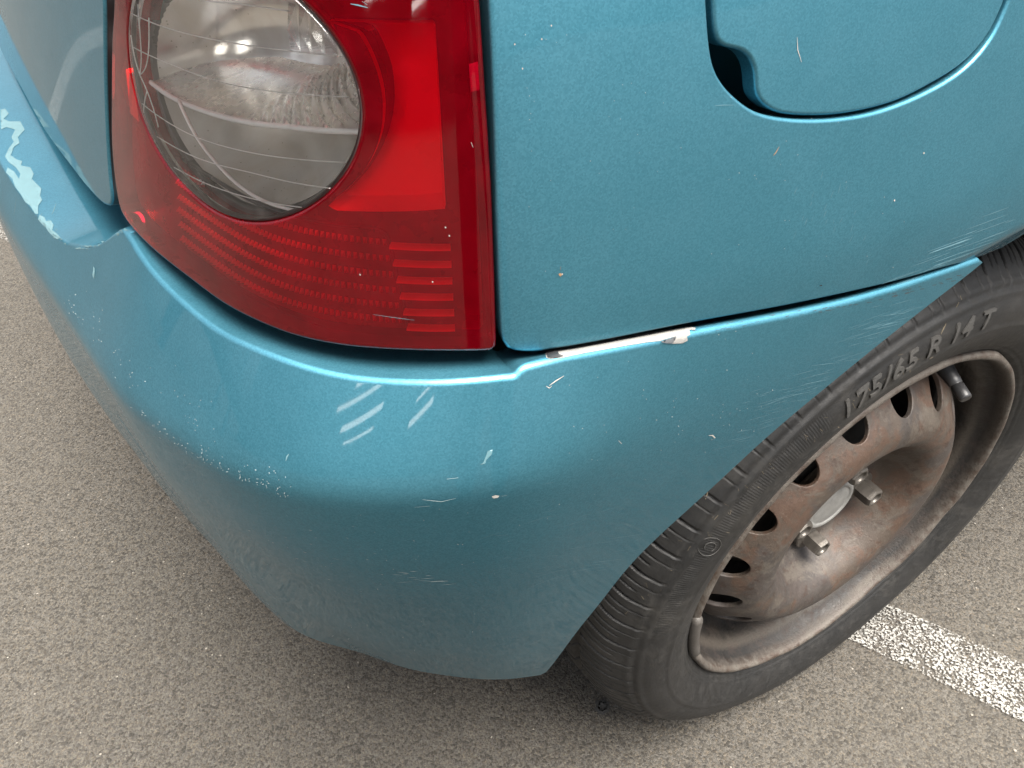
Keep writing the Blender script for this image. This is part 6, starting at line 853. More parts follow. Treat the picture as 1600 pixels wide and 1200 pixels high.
('tyre', 'debris', "-10423,-1464,50267 -10410,-1460,50284 -10287,-1503,50178 -10274,-1500,50196 -18659,-941,45826 -18646,-942,45837 -18474,-1091,45587 -18461,-1091,45598 -25190,-204,36608 -25188,-220,36592 -25250,-136,36532 -25248,-152,36516 -9862,-1366,50812 -9855,-1363,50824 -9527,-1472,50637 -9520,-1470,50649 -14286,-1227,48731 -14274,-1224,48746 -13980,-1372,48497 -13969,-1374,48513 -21332,-979,42427 -21312,-988,42435 -21220,-1100,41996 -21199,-1107,42004 -16525,-1283,46745 -16525,-1294,46724 -16773,-1224,46718 -16772,-1228,46694 -25231,275,37607 -25221,266,37613 -25189,52,37176 -25179,43,37182 -12425,-1348,49588 -12427,-1351,49572 -12721,-1258,49602 -12723,-1263,49586 -13481,-1509,48370 -13465,-1502,48373 -13375,-1593,47848 -13358,-1592,47851 -13098,-1445,48882 -13082,-1434,48894 -12818,-1539,48587 -12806,-1549,48604 -25590,148,36268 -25569,132,36289 -25480,-67,35989 -25458,-83,36009 -8282,-1504,50997 -8251,-1506,51002 -8251,-1551,50788 -8220,-1552,50793 -19033,-780,45543 -19021,-793,45548 -19085,-880,45420 -19073,-893,45425 -17451,-1073,46677 -17433,-1075,46689 -17292,-1175,46426 -17274,-1177,46438 -14184,-1336,48532 -14168,-1338,48537 -14100,-1418,48259 -14084,-1416,48263 -8927,-1604,50056 -8919,-1603,50073 -8439,-1610,49821 -8431,-1611,49839 -10031,-1428,50566 -10000,-1430,50572 -10002,-1482,50392 -9970,-1484,50398 -17788,-1335,45517 -17778,-1328,45527 -17650,-1392,45421 -17640,-1385,45431 -7606,-1538,51079 -7601,-1542,51060 -7840,-1534,51020 -7836,-1538,51002 -27559,1714,32513 -27561,1723,32528 -27407,1458,32680 -27409,1466,32695 -19840,-1107,43825 -19819,-1111,43826 -19847,-1144,43731 -19827,-1152,43734 -5889,-1610,50922 -5868,-1609,50934 -5684,-1612,50568 -5663,-1610,50580 -23048,-33,41546 -23044,-28,41562 -22880,-233,41580 -22875,-227,41595 -20019,-722,44472 -20009,-724,44492 -19853,-992,44373 -19840,-991,44391 -10453,-1514,50054 -10436,-1514,50065 -10089,-1607,49490 -10071,-1607,49502 -20766,-713,43547 -20758,-729,43530 -20875,-678,43464 -20867,-693,43447 -22403,-661,41185 -22392,-674,41179 -22620,-663,40808 -22609,-675,40801 -6105,-1232,52383 -6107,-1238,52370 -6578,-1155,52407 -6580,-1161,52394 -19636,-1119,43960 -19615,-1128,43954 -19773,-1210,43635 -19753,-1221,43629 -4485,-1593,51515 -4486,-1596,51489 -4883,-1582,51533 -4884,-1585,51507 -26979,682,32277 -26980,686,32291 -26888,570,32313 -26889,574,32327 -16933,-1065,47183 -16918,-1064,47199 -16773,-1109,47034 -16760,-1114,47051 -6644,-1555,51283 -6626,-1553,51299 -6431,-1596,51028 -6413,-1595,51043 -9232,-1434,50883 -9212,-1432,50898 -8952,-1550,50527 -8932,-1549,50542 -19992,-1492,42105 -19980,-1486,42122 -19749,-1561,41948 -19737,-1560,41967 -23793,-549,39143 -23771,-554,39157 -23712,-599,38991 -23690,-604,39004 -26402,483,34392 -26388,463,34381 -26550,565,34036 -26536,544,34025 -5141,-1610,50812 -5112,-1610,50819 -5063,-1665,50491 -5034,-1665,50498 -2838,-1637,51015 -2837,-1647,50982 -3174,-1628,51001 -3173,-1638,50968 -27432,1228,31282 -27417,1220,31281 -27498,1165,30811 -27489,1150,30812 -21027,-1113,42094 -21016,-1120,42088 -21235,-1126,41749 -21225,-1133,41742 -24473,-595,37202 -24458,-600,37200 -24494,-605,37066 -24480,-611,37064 -7292,-1477,51435 -7270,-1481,51429 -7394,-1558,51039 -7372,-1559,51034 -10622,-1609,49169 -10621,-1610,49153 -11046,-1599,49156 -11046,-1600,49140 -11376,-1608,48357 -11352,-1608,48379 -11203,-1662,48173 -11180,-1661,48194 -2013,-1113,53332 -1981,-1119,53303 -2312,-1204,53086 -2219,-1244,53015 -2562,-1352,52754 -2529,-1364,52730 -161,-341,54528 -117,-341,54528 -158,-539,54302 -114,-538,54303 -373,-551,54197 -346,-559,54163 -711,-679,53967 -684,-703,53942 -20711,362,45429 -20684,335,45427 -20913,229,44894 -20812,202,44854 -21054,134,44712 -21029,105,44703 -20547,-846,43695 -20535,-882,43684 -20813,-830,43352 -20801,-866,43341", "0,1,3,2 4,5,7,6 8,9,11,10 12,13,15,14 16,17,19,18 20,21,23,22 24,25,27,26 28,29,31,30 32,33,35,34 36,37,39,38 40,41,43,42 44,45,47,46 48,49,51,50 52,53,55,54 56,57,59,58 60,61,63,62 64,65,67,66 68,69,71,70 72,73,75,74 76,77,79,78 80,81,83,82 84,85,87,86 88,89,91,90 92,93,95,94 96,97,99,98 100,101,103,102 104,105,107,106 108,109,111,110 112,113,115,114 116,117,119,118 120,121,123,122 124,125,127,126 128,129,131,130 132,133,135,134 136,137,139,138 140,141,143,142 144,145,147,146 148,149,151,150 152,153,155,154 156,157,159,158 160,161,163,162 164,165,167,166 168,169,171,170 172,173,175,174 176,177,179,178 180,181,183,182 184,185,187,186 186,187,189,188 190,191,193,192 194,195,197,196 198,199,201,200 200,201,203,202 204,205,207,206"),
]
# thin scratches and two light streaks on the lens: half width in micrometres: s,z pairs on the panel surface in 0.01 mm
SCRATCHES = [
('bumper', 'scuff', "450:28906,63886;28609,63987;28321,64098 385:33259,63007;33001,63062;32895,63133 646:35018,62840;34813,62925;34551,62963 257:26135,65065;26031,65119;25868,65184 580:33078,63070;32969,63093;32899,63121 339:27883,64276;27659,64336;27466,64416 404:31748,63314;31570,63360;31329,63409 355:22622,67114;22553,67140;22432,67152 377:35320,62905;35058,62953;35013,62985 451:35041,62931;34892,62976;34761,63000 426:32990,63011;32840,63039;32766,63104 594:32912,63089;32617,63154;32468,63214 631:32874,63073;32608,63140;32502,63205 299:32830,63088;32616,63155;32493,63208 453:35050,62917;34900,62942;34830,62972 265:22960,67071;22673,67152;22626,67184 498:23145,66808;23017,66861;22871,66896 311:33011,62916;32697,63009;32417,63121 602:35992,62838;35824,62862;35760,62903 317:27192,64668;26910,64762;26987,64753 311:27329,64471;27108,64556;26856,64615 432:36639,62851;36550,62884;36548,62902 461:27625,64509;27263,64626;26940,64719 463:25551,65367;25354,65429;25238,65478 577:30844,63407;30714,63436;30580,63462 391:23283,66763;23090,66806;22907,66844 448:26916,64780;26546,64917;26536,64942 455:28900,63882;28760,63902;28672,63985 557:28475,64072;28222,64154;27975,64239 330:32262,63240;32096,63269;32100,63282 418:23302,66808;23066,66865;22913,66939 413:33046,63025;32746,63088;32468,63148 519:27209,64642;27022,64705;26805,64765 342:33193,62892;33086,63022 346:33793,63026;34061,63056 337:32345,63169;32392,63213 352:34881,62845;34883,62927 345:33640,62992;33802,63073 361:36350,62861;36410,62906 345:33650,62950;33734,63058 416:41202,62291;41061,61748;41054,61311"),
('bumper', 'chip', "227:14278,61072;14273,61099;14268,61126 207:8591,62124;8551,62176;8512,62228 152:7661,61910;7626,61941;7591,61972 175:12778,61594;12706,61644;12630,61698 226:10262,61868;10189,61930;10117,61992 261:14262,61763;14342,61718;14421,61675 125:8702,62373;8740,62362;8777,62351 210:15009,61150;14907,61240;14806,61329 156:9550,62260;9567,62311;9585,62361 202:13702,61240;13690,61285;13677,61329 246:9321,61919;9309,62007;9297,62095 284:16556,61185;16518,61260;16480,61333 244:11041,61772;11080,61771;11120,61771 213:10428,61853;10406,61886;10383,61919 178:17508,61026;17551,61029;17594,61031 149:11307,61840;11255,61912;11201,61984 183:8415,62007;8417,62080;8426,62140 131:8017,61817;8013,61879;8009,61941 138:7960,61880;7995,61884;8031,61888 142:13424,61357;13310,61485;13217,61593 132:10464,62040;10505,62048;10546,62056 210:8520,62406;8518,62433;8516,62459 210:8341,62331;8304,62351;8268,62371 225:9176,61995;9146,62034;9117,62074 228:11546,61668;11516,61766;11485,61863 217:12783,61323;12739,61389;12696,61455 164:15629,61097;15569,61197;15510,61296 261:14943,61621;14980,61613;15017,61605 209:7760,61979;7728,62052;7698,62119 245:11579,62023;11541,62112;11523,62179 123:8763,62324;8783,62346;8802,62368 131:12158,61679;12255,61640;12351,61603 196:11616,61804;11618,61861;11620,61919 198:10705,61788;10687,61829;10669,61869 166:16264,61349;16175,61411;16085,61472 180:11493,61552;11488,61598;11483,61644 192:8850,62110;8797,62151;8744,62192 218:16274,61487;16403,61444;16527,61404 164:9529,62116;9538,62156;9548,62196 131:12583,60969;12624,60990;12666,61010 177:14325,61432;14198,61522;14095,61593 178:10836,62161;10861,62153;10885,62146 244:10959,61927;10981,61928;11004,61928 191:13043,61845;13055,61864;13067,61882 190:13735,61234;13652,61307;13564,61386 248:9562,61952;9549,62033;9538,62110 210:11833,61625;11895,61631;11958,61638 167:13051,61538;12967,61623;12889,61705 140:15092,60687;15225,60633;15358,60579 185:17728,60903;17667,60962;17615,61013 187:15456,61178;15418,61282;15381,61386 238:12539,61977;12502,62009;12466,62042 133:8638,62165;8616,62231;8595,62298 261:13570,61655;13622,61661;13674,61668 177:10489,61898;10484,61943;10478,61989 143:9197,62112;9143,62154;9090,62196 224:7989,62158;7959,62224;7929,62290 214:14489,61608;14516,61614;14543,61621 165:7971,61701;7945,61753;7919,61805 163:7766,61750;7742,61807;7718,61864 196:10113,62116;10078,62154;10043,62191 207:14899,61772;14837,61808;14775,61845 194:9627,61849;9590,61947;9554,62044 134:11651,61775;11724,61747;11796,61720 175:7732,61848;7744,61884;7756,61921 135:9531,61771;9481,61868;9432,61964 229:10537,62123;10517,62197;10497,62270 182:8028,62057;8019,62092;8013,62121 159:16519,61435;16487,61498;16457,61560 181:8436,62130;8422,62171;8408,62213 255:17099,62396;17118,62401;17138,62407 211:23528,61951;23605,61931;23682,61910 208:26732,61187;26779,61200;26826,61212 377:30207,57313;30178,57383;30150,57453 270:19402,61517;19452,61522;19503,61527 232:25406,61517;25518,61488;25630,61459 270:16517,62889;16577,62872;16637,62856 194:19251,62512;19218,62539;19187,62565 219:18023,62448;18056,62460;18088,62472 322:27286,61453;27398,61420;27508,61388 186:28077,61156;28161,61151;28245,61147 228:22357,61894;22440,61873;22524,61852 223:26457,61139;26407,61195;26356,61250 177:23021,62718;22973,62745;22925,62772 282:19599,62838;19600,62856;19601,62873 296:23194,61464;23248,61437;23302,61411 313:21934,62027;22024,62009;22114,61990 192:19130,62345;19086,62377;19042,62408 168:20178,62388;20106,62437;20033,62485 260:28421,61229;28354,61262;28287,61294 210:22742,63258;22808,63245;22875,63231 213:17557,62159;17582,62162;17607,62164 184:19914,62615;19963,62604;20011,62592 202:26045,61333;26074,61348;26102,61363 279:18257,62997;18289,62993;18321,62990 265:27206,61113;27314,61065;27422,61017 235:22975,62567;22892,62621;22810,62675 175:21189,59633;21039,59775;20899,59909 206:29038,60791;29103,60767;29168,60742 176:17884,62415;17926,62400;17967,62385 167:17850,61933;17817,61953;17784,61973 324:28272,61521;28308,61532;28344,61542 247:27781,61112;27699,61161;27617,61210 152:19788,61563;19819,61567;19851,61571 337:26823,61186;26902,61158;26981,61130 279:31094,54144;31470,53924;31853,53699 211:19586,62577;19600,62594;19613,62610 260:23801,62417;23892,62403;23983,62389 274:17884,62605;17846,62648;17809,62690 313:22512,62344;22565,62343;22619,62343 256:24097,62516;24122,62529;24148,62543 317:27558,61917;27452,61975;27347,62034 167:25412,61275;25470,61266;25528,61257 267:25811,62851;25791,62884;25771,62916 321:28132,60608;28055,60656;27977,60705 152:7891,62325;7862,62344;7833,62363 176:7612,62883;7618,62912;7624,62940 164:11486,62235;11502,62240;11517,62246 167:7984,62954;8012,62950;8040,62946 220:11568,62244;11541,62285;11514,62327 142:8348,62383;8353,62423;8359,62462 169:7862,62685;7870,62697;7878,62709 159:11221,62154;11228,62166;11234,62179 136:8839,62717;8810,62752;8780,62786 218:10868,62990;10869,63004;10869,63018 232:9299,62694;9311,62698;9324,62703 197:8238,63102;8260,63105;8283,63109 190:10373,62558;10388,62574;10402,62590 184:8086,62987;8069,63011;8051,63034 229:8822,61979;8814,62006;8805,62032 147:8839,62733;8836,62758;8833,62783 154:11557,62438;11588,62439;11620,62440 238:12775,61226;12806,61242;12839,61257 203:9192,62788;9175,62805;9159,62822 121:9484,62375;9504,62367;9525,62358 236:8253,62823;8257,62854;8260,62885 178:11303,62325;11285,62356;11267,62388 164:13232,63789;13257,63803;13281,63817 173:13737,63496;13727,63525;13717,63554 235:16387,63573;16380,63588;16374,63602 161:15059,63059;15088,63057;15117,63055 200:12129,64099;12126,64118;12124,64137 198:12631,62908;12634,62921;12638,62934 147:12794,63666;12770,63678;12746,63691 131:12620,63148;12600,63163;12580,63178 237:12071,62868;12090,62858;12108,62848 128:12134,63838;12143,63857;12153,63875 150:12023,63088;11999,63108;11975,63128 221:12244,63248;12226,63273;12209,63298 174:12129,63247;12126,63271;12122,63294 125:12278,63062;12257,63074;12236,63086 239:11467,64368;11482,64374;11497,64380 237:14060,63610;14053,63636;14045,63662 169:12913,63063;12910,63076;12907,63089 167:11137,62569;11152,62571;11168,62573 162:14420,64535;14426,64557;14433,64578 172:11051,63439;11031,63452;11011,63465 131:8873,57866;8800,57888;8728,57910 141:5999,59340;5948,59321;5898,59301 185:13367,44961;13309,45000;13251,45039 254:9891,56528;9836,56558;9781,56588 179:7253,56361;7227,56353;7200,56345 177:11323,54512;11190,54612;11065,54704 151:9341,53662;9260,53707;9182,53748 178:10659,52417;10531,52499;10406,52578 192:4740,58571;4714,58554;4689,58538 213:7743,57990;7691,58002;7638,58013 158:8310,52109;8273,52117;8237,52125 142:7329,58797;7283,58798;7236,58798 220:5553,57446;5506,57430;5460,57415 162:8682,55653;8602,55663;8524,55669 198:16482,46076;16268,46261;16055,46442 195:8355,56818;8263,56854;8171,56889 175:12584,51442;12444,51529;12305,51615 244:8522,54751;8476,54762;8431,54773 177:7418,59411;7352,59411;7285,59411 213:7680,55737;7652,55730;7624,55723 166:9110,56726;9067,56751;9024,56776 223:6755,53186;6712,53192;6668,53198 139:7449,54841;7400,54831;7350,54821 181:10050,56612;10023,56617;9997,56623 250:12676,43686;12582,43714;12489,43742 143:8121,60192;8089,60188;8058,60184 123:5128,58168;5066,58141;5004,58113 223:10616,55029;10579,55049;10542,55068 253:9090,55586;8985,55638;8883,55687 285:8042,54010;7981,53981;7919,53952 171:15503,46716;15347,46846;15193,46973 257:11175,56522;11063,56597;10953,56670 169:7893,55658;7869,55653;7844,55648 283:13775,48883;13600,49034;13425,49188 134:3914,55495;3741,55565;3571,55632 245:3877,56490;3709,56510;3544,56526 195:4681,56047;4485,56024;4290,55993 252:3124,55307;2757,55376;2400,55425 212:3506,55671;3207,55737;2915,55791 207:2901,55382;2660,55350;2421,55309 194:4433,56331;4205,56316;3978,56296 212:3255,56053;3138,56056;3022,56059 162:4080,55771;3875,55788;3672,55800 260:4217,56153;4086,56191;3955,56229 143:4658,55063;4295,55193;3940,55305 163:2712,54916;2406,54976;2105,55021 278:6419,45170;6374,45273;6329,45376 274:14678,37610;14371,38087;14064,38563 245:10020,44568;9943,44712;9867,44856 280:7826,45424;7754,45513;7682,45601 154:1860,47419;1837,47580;1816,47732 175:1570,50504;1531,50575;1493,50647 326:5493,43948;5496,44034;5498,44120 225:6346,42175;6318,42345;6293,42508 306:12457,39585;12184,40044;11929,40473 184:4497,49088;4495,49151;4494,49215 220:4572,48457;4527,48498;4482,48538 259:3964,47029;3910,47052;3855,47074 116:-2466,63100;-2492,63100;-2518,63100 273:5439,54678;5466,54677;5493,54675 267:494,55526;479,55525;464,55524 222:-2123,59974;-2120,60022;-2116,60071 216:1735,58938;1747,58997;1759,59055 136:-1632,59220;-1635,59276;-1639,59333 191:-4032,59277;-4038,59296;-4044,59314 186:-1251,49037;-1285,49025;-1320,49012 188:4559,56584;4557,56629;4555,56674 225:3297,58073;3310,58085;3322,58096 204:5495,60406;5517,60407;5540,60407 205:3303,59442;3315,59486;3328,59529 177:5032,61400;5050,61409;5068,61416 178:4691,57492;4694,57541;4696,57590 239:-91,58456;-76,58468;-62,58479 197:5781,53870;5760,53932;5739,53993 172:1290,61450;1282,61471;1275,61492 161:4758,60077;4741,60090;4723,60103 162:-496,59537;-482,59582;-467,59626 157:7424,62509;7427,62532;7430,62555 207:1324,59953;1310,59961;1297,59968 178:1262,57134;1274,57165;1286,57196 246:1259,54903;1274,54910;1288,54918 256:1722,57034;1710,57067;1697,57100 112:2763,61109;2769,61162;2774,61215 242:1577,58907;1584,58948;1592,58989 210:3437,57743;3445,57769;3453,57795 149:2152,61936;2173,61946;2195,61955 249:5197,55877;5165,55909;5134,55941 175:6178,60280;6190,60287;6201,60295 229:10548,53642;10233,53804 229:10255,53323;10004,53255 203:7038,56963;6772,56961 205:3609,55499;3046,55363;2600,55493 170:2688,62607;2377,62526;2072,62432;1615,62556 172:2987,62137;2465,62193 167:1854,63522;1488,63531 119:195,62188;-18,62162 214:-13428,59824;-13405,59857;-13381,59891 205:-8004,62301;-8028,62300;-8052,62300 205:-12918,59952;-12893,59972;-12869,59992 146:-8964,60363;-8944,60424;-8925,60483 152:-12204,60047;-12221,60089;-12239,60132 227:-8392,61830;-8354,61861;-8317,61892 188:-11014,60577;-11030,60602;-11047,60627 183:-9149,60547;-9176,60537;-9204,60527 178:-11173,57774;-11154,57833;-11134,57892 169:-8893,60954;-8851,61011;-8810,61066 172:-14438,59433;-14429,59463;-14420,59493 146:-8877,61296;-8886,61322;-8895,61348 188:-6566,64219;-6537,64255;-6509,64292 221:-11584,60984;-11592,61013;-11600,61042 171:-11640,60485;-11679,60488;-11718,60491 158:-7435,62138;-7387,62174;-7340,62211 197:-11464,63147;-11442,63190;-11421,63232 175:-12612,60192;-12640,60202;-12668,60212 258:-13449,58224;-13431,58266;-13413,58308 136:-12415,59151;-12382,59222;-12349,59293 168:-11618,60068;-11617,60110;-11615,60152 232:-9786,62228;-9822,62226;-9858,62223 150:-6511,63950;-6502,63975;-6493,64000 208:-14954,60335;-14914,60401;-14874,60466 254:-14465,57592;-14447,57645;-14430,57698 179:-12022,59351;-11992,59371;-11961,59390 142:-7292,58091;-7273,58142;-7253,58193 140:-13636,61854;-13616,61870;-13595,61885 155:-8162,58723;-8179,58721;-8196,58720 241:-8782,59961;-8803,59962;-8825,59962 122:-5736,65964;-5762,65972;-5788,65979 238:-8347,62796;-8333,62810;-8318,62824 159:-4165,65849;-4173,65871;-4181,65892 246:-10697,65405;-10662,65430;-10627,65455 212:-2806,64204;-2805,64233;-2803,64262 148:-12891,61984;-12902,62000;-12912,62016 150:-7989,59854;-7964,59890;-7939,59925 118:-3959,61754;-3944,61773;-3929,61792 217:-3210,63926;-3197,63942;-3184,63958 238:-12885,63546;-12914,63556;-12943,63566 130:-8460,62874;-8473,62890;-8487,62907 175:-10102,63753;-10113,63764;-10125,63776 163:-9125,63532;-9109,63553;-9094,63575 233:-8232,64488;-8243,64498;-8255,64508 126:-6408,62777;-6384,62805;-6361,62834 183:-4325,63514;-4311,63532;-4296,63551 208:-4406,63106;-4420,63102;-4435,63099 199:-3647,62016;-3624,62034;-3601,62051 217:-6711,63668;-6708,63695;-6705,63723 200:-11684,65227;-11656,65245;-11628,65264 220:-8385,62409;-8410,62408;-8435,62408 206:-2826,66049;-2837,66060;-2849,66071 217:-11088,65031;-11076,65047;-11065,65064 138:-8383,63896;-8399,63905;-8416,63913 150:-13856,60624;-13836,60654;-13817,60683"),
('bumper', 'white', "252:-1990,66360;-2276,66445;-2654,66523 176:-1858,66381;-1976,66259;-2090,66298 361:-11081,59146;-11361,58992;-11598,58672;-11352,58665 227:-5136,62221;-5342,61906"),
('bumper', 'smear', "410:7643,63555;7608,63742;7543,63859"),
('bumper', 'fine', "141:-4699,52124;-5975,51171;-7284,50244 89:-4998,51822;-6129,51045;-7285,50293 119:-5647,53899;-6320,53478;-6999,53066;-7687,52661;-8383,52262 93:-3820,54849;-4551,54344;-5308,53835;-6079,53332;-6862,52839 92:-6544,49810;-7042,49666;-7543,49528 99:-6293,51921;-7016,51509;-7747,51107 92:-875,54425;-1652,53881;-2535,53190 156:-3760,51966;-4529,51462;-5318,50959 98:-7507,50877;-8282,50553;-9068,50236 94:-1377,51705;-2302,51474;-3314,51107 101:-2018,52596;-2572,52298;-3159,51962;-3774,51598;-4411,51224 117:-2691,55457;-3602,54838;-4590,54167 130:-3957,51988;-5159,51047;-6399,50121 64:-209,54762;-677,54605;-1176,54378;-1713,54095;-2294,53748 142:-1369,54569;-1810,54377;-2280,54148 146:-1076,52517;-1580,52512;-2111,52452;-2671,52346;-3258,52205 118:-2036,53580;-3090,52856;-4255,52032 159:-5255,50568;-5939,50135;-6631,49712 144:-1272,53717;-2196,53325;-3231,52794 124:-4397,52068;-5429,51254;-6486,50454 133:-2007,47656;-2883,47170;-3798,46609 148:-1512,49582;-2172,49294;-2872,48934;-3603,48526;-4356,48096 89:15,56598;-620,56484;-1309,56259 87:-624,59576;-1236,59511;-1907,59368 113:844,55906;278,55886;-308,55777 79:-1506,59899;-1743,59791;-1989,59674 68:739,56065;231,56104;-292,56070 111:278,56949;18,56950;-247,56928 86:-3268,58053;-3652,57879;-4049,57699 91:984,59211;519,59360;49,59455 76:-687,55597;-1143,55460;-1628,55277 72:-2488,57476;-3385,56978;-4377,56416 132:-2440,57871;-3115,57640;-3846,57369 119:440,59261;195,59161;-57,59045 95:-1259,59564;-1642,59391;-2052,59183 69:-1299,62080;-1543,61985;-1796,61882 112:-4317,57488;-5112,57182;-5929,56876 111:-1628,55783;-2202,55297;-2834,54746 71:-15523,59492;-16413,59262;-17326,59024 136:-21009,61894;-21786,61855;-22578,61813 91:-19403,62499;-19930,62443;-20466,62385 68:-14662,59723;-15794,59400;-16968,59064 75:-18715,61860;-19521,61725;-20348,61584 78:-18061,60938;-19265,60698;-20516,60442 105:-21920,61147;-22294,61087;-22671,61027 153:-22564,62117;-23074,62049;-23590,61981 149:-21855,61464;-23004,61224;-24188,60976 135:-13986,60373;-14278,60320;-14571,60267 153:-21786,62344;-22846,62044;-23943,61731 98:-16402,59339;-17211,59076;-18041,58805 118:-23755,61733;-24364,61730;-24979,61727 114:-21175,60862;-21595,60725;-22021,60586 95:-19949,61624;-20763,61606;-21594,61585 167:-22249,61566;-22741,61480;-23239,61392 143:-20739,61947;-21749,61764;-22788,61573 159:-20260,61454;-21510,61239;-22806,61013 112:-18599,59514;-18962,59434;-19329,59353 146:-19213,60399;-19742,60298;-20278,60193 113:-16713,59457;-17646,59280;-18605,59095 89:-16221,58897;-17143,58582;-18093,58257 97:-16787,59748;-17342,59657;-17906,59565 148:-17253,59738;-18289,59429;-19364,59104 109:-15763,59813;-16461,59632;-17174,59447 151:-23418,61886;-24036,61880;-24660,61875 127:-19920,61130;-20425,61049;-20939,60966 124:-22330,62790;-23274,62655;-24241,62516 112:-17838,58994;-18366,58953;-18902,58911 128:-19878,60140;-20620,59907;-21385,59663 115:-23261,61463;-24082,61313;-24918,61162 146:-14840,59489;-15526,59385;-16224,59278 130:-13857,60476;-14571,60387;-15296,60297 88:-14772,58920;-15374,58778;-15987,58633 89:-22166,60980;-22517,60891;-22872,60800 134:-18085,58607;-18377,58573;-18672,58539 106:-21272,60478;-22214,60402;-23182,60319 116:-17172,59655;-18310,59439;-19487,59211 159:-18601,59952;-19003,59917;-19409,59880 118:-21191,61083;-21709,60939;-22236,60792 96:-22443,61796;-23513,61770;-24605,61744 129:-16783,60256;-17845,60045;-18941,59823 115:-19481,62329;-20421,62258;-21386,62180 105:-24892,61674;-25240,61611;-25590,61547 93:-20862,61829;-21946,61618;-23067,61397 99:-16070,58383;-16625,58258;-17189,58129 140:-22482,61058;-22882,60999;-23286,60938 115:-16600,59227;-17497,58979;-18420,58723 123:-19481,61811;-20166,61723;-20866,61631 118:-15842,57844;-16687,57727;-17554,57603 88:-17712,60105;-18585,59861;-19486,59604 97:-14696,58222;-15449,58032;-16218,57838 109:-19664,60372;-20912,60179;-22205,59974 95:-22550,62177;-23278,62116;-24018,62054 154:-15604,59160;-15942,59089;-16283,59017 150:-22545,61530;-23051,61437;-23563,61342 75:-17382,59097;-18411,58913;-19471,58719 149:-17381,60945;-18494,60566;-19655,60166 106:-20349,62541;-21464,62458;-22612,62368 166:-22296,61535;-23139,61350;-24002,61161 107:-17387,58400;-17756,58318;-18129,58234 130:-21875,61477;-22315,61418;-22759,61358 90:-20460,61977;-21535,61744;-22646,61500 106:-20762,63263;-21181,63182;-21607,63098 140:-16128,60814;-17079,60633;-18055,60445 124:-15399,60154;-15907,60000;-16423,59842 113:-13157,58268;-13466,58195;-13778,58121 102:-12620,57920;-12995,57783;-13374,57644 150:-12984,57630;-13768,57411;-14567,57190 100:-13905,59416;-14494,59298;-15092,59179 98:-15124,57670;-15561,57589;-16002,57508 140:-14086,59611;-14912,59442;-15757,59270 117:-15012,59614;-15867,59460;-16743,59301 88:-14919,58708;-15593,58494;-16281,58275 127:-11639,57692;-12517,57432;-13413,57172 136:-14733,57624;-15381,57507;-16039,57389 77:-13801,56455;-14229,56390;-14662,56325 129:-14657,58012;-15215,57916;-15780,57819 82:-12915,57566;-13702,57250;-14508,56927 141:-13141,58270;-13693,58082;-14254,57893 104:-12893,60451;-13178,60390;-13465,60330 77:-14042,59845;-14547,59705;-15058,59563 107:-15275,59195;-15763,59121;-16257,59046 104:-13349,61012;-13767,60930;-14190,60846 82:-12556,57950;-13424,57644;-14315,57330 127:-13609,58858;-14464,58670;-15338,58479"),
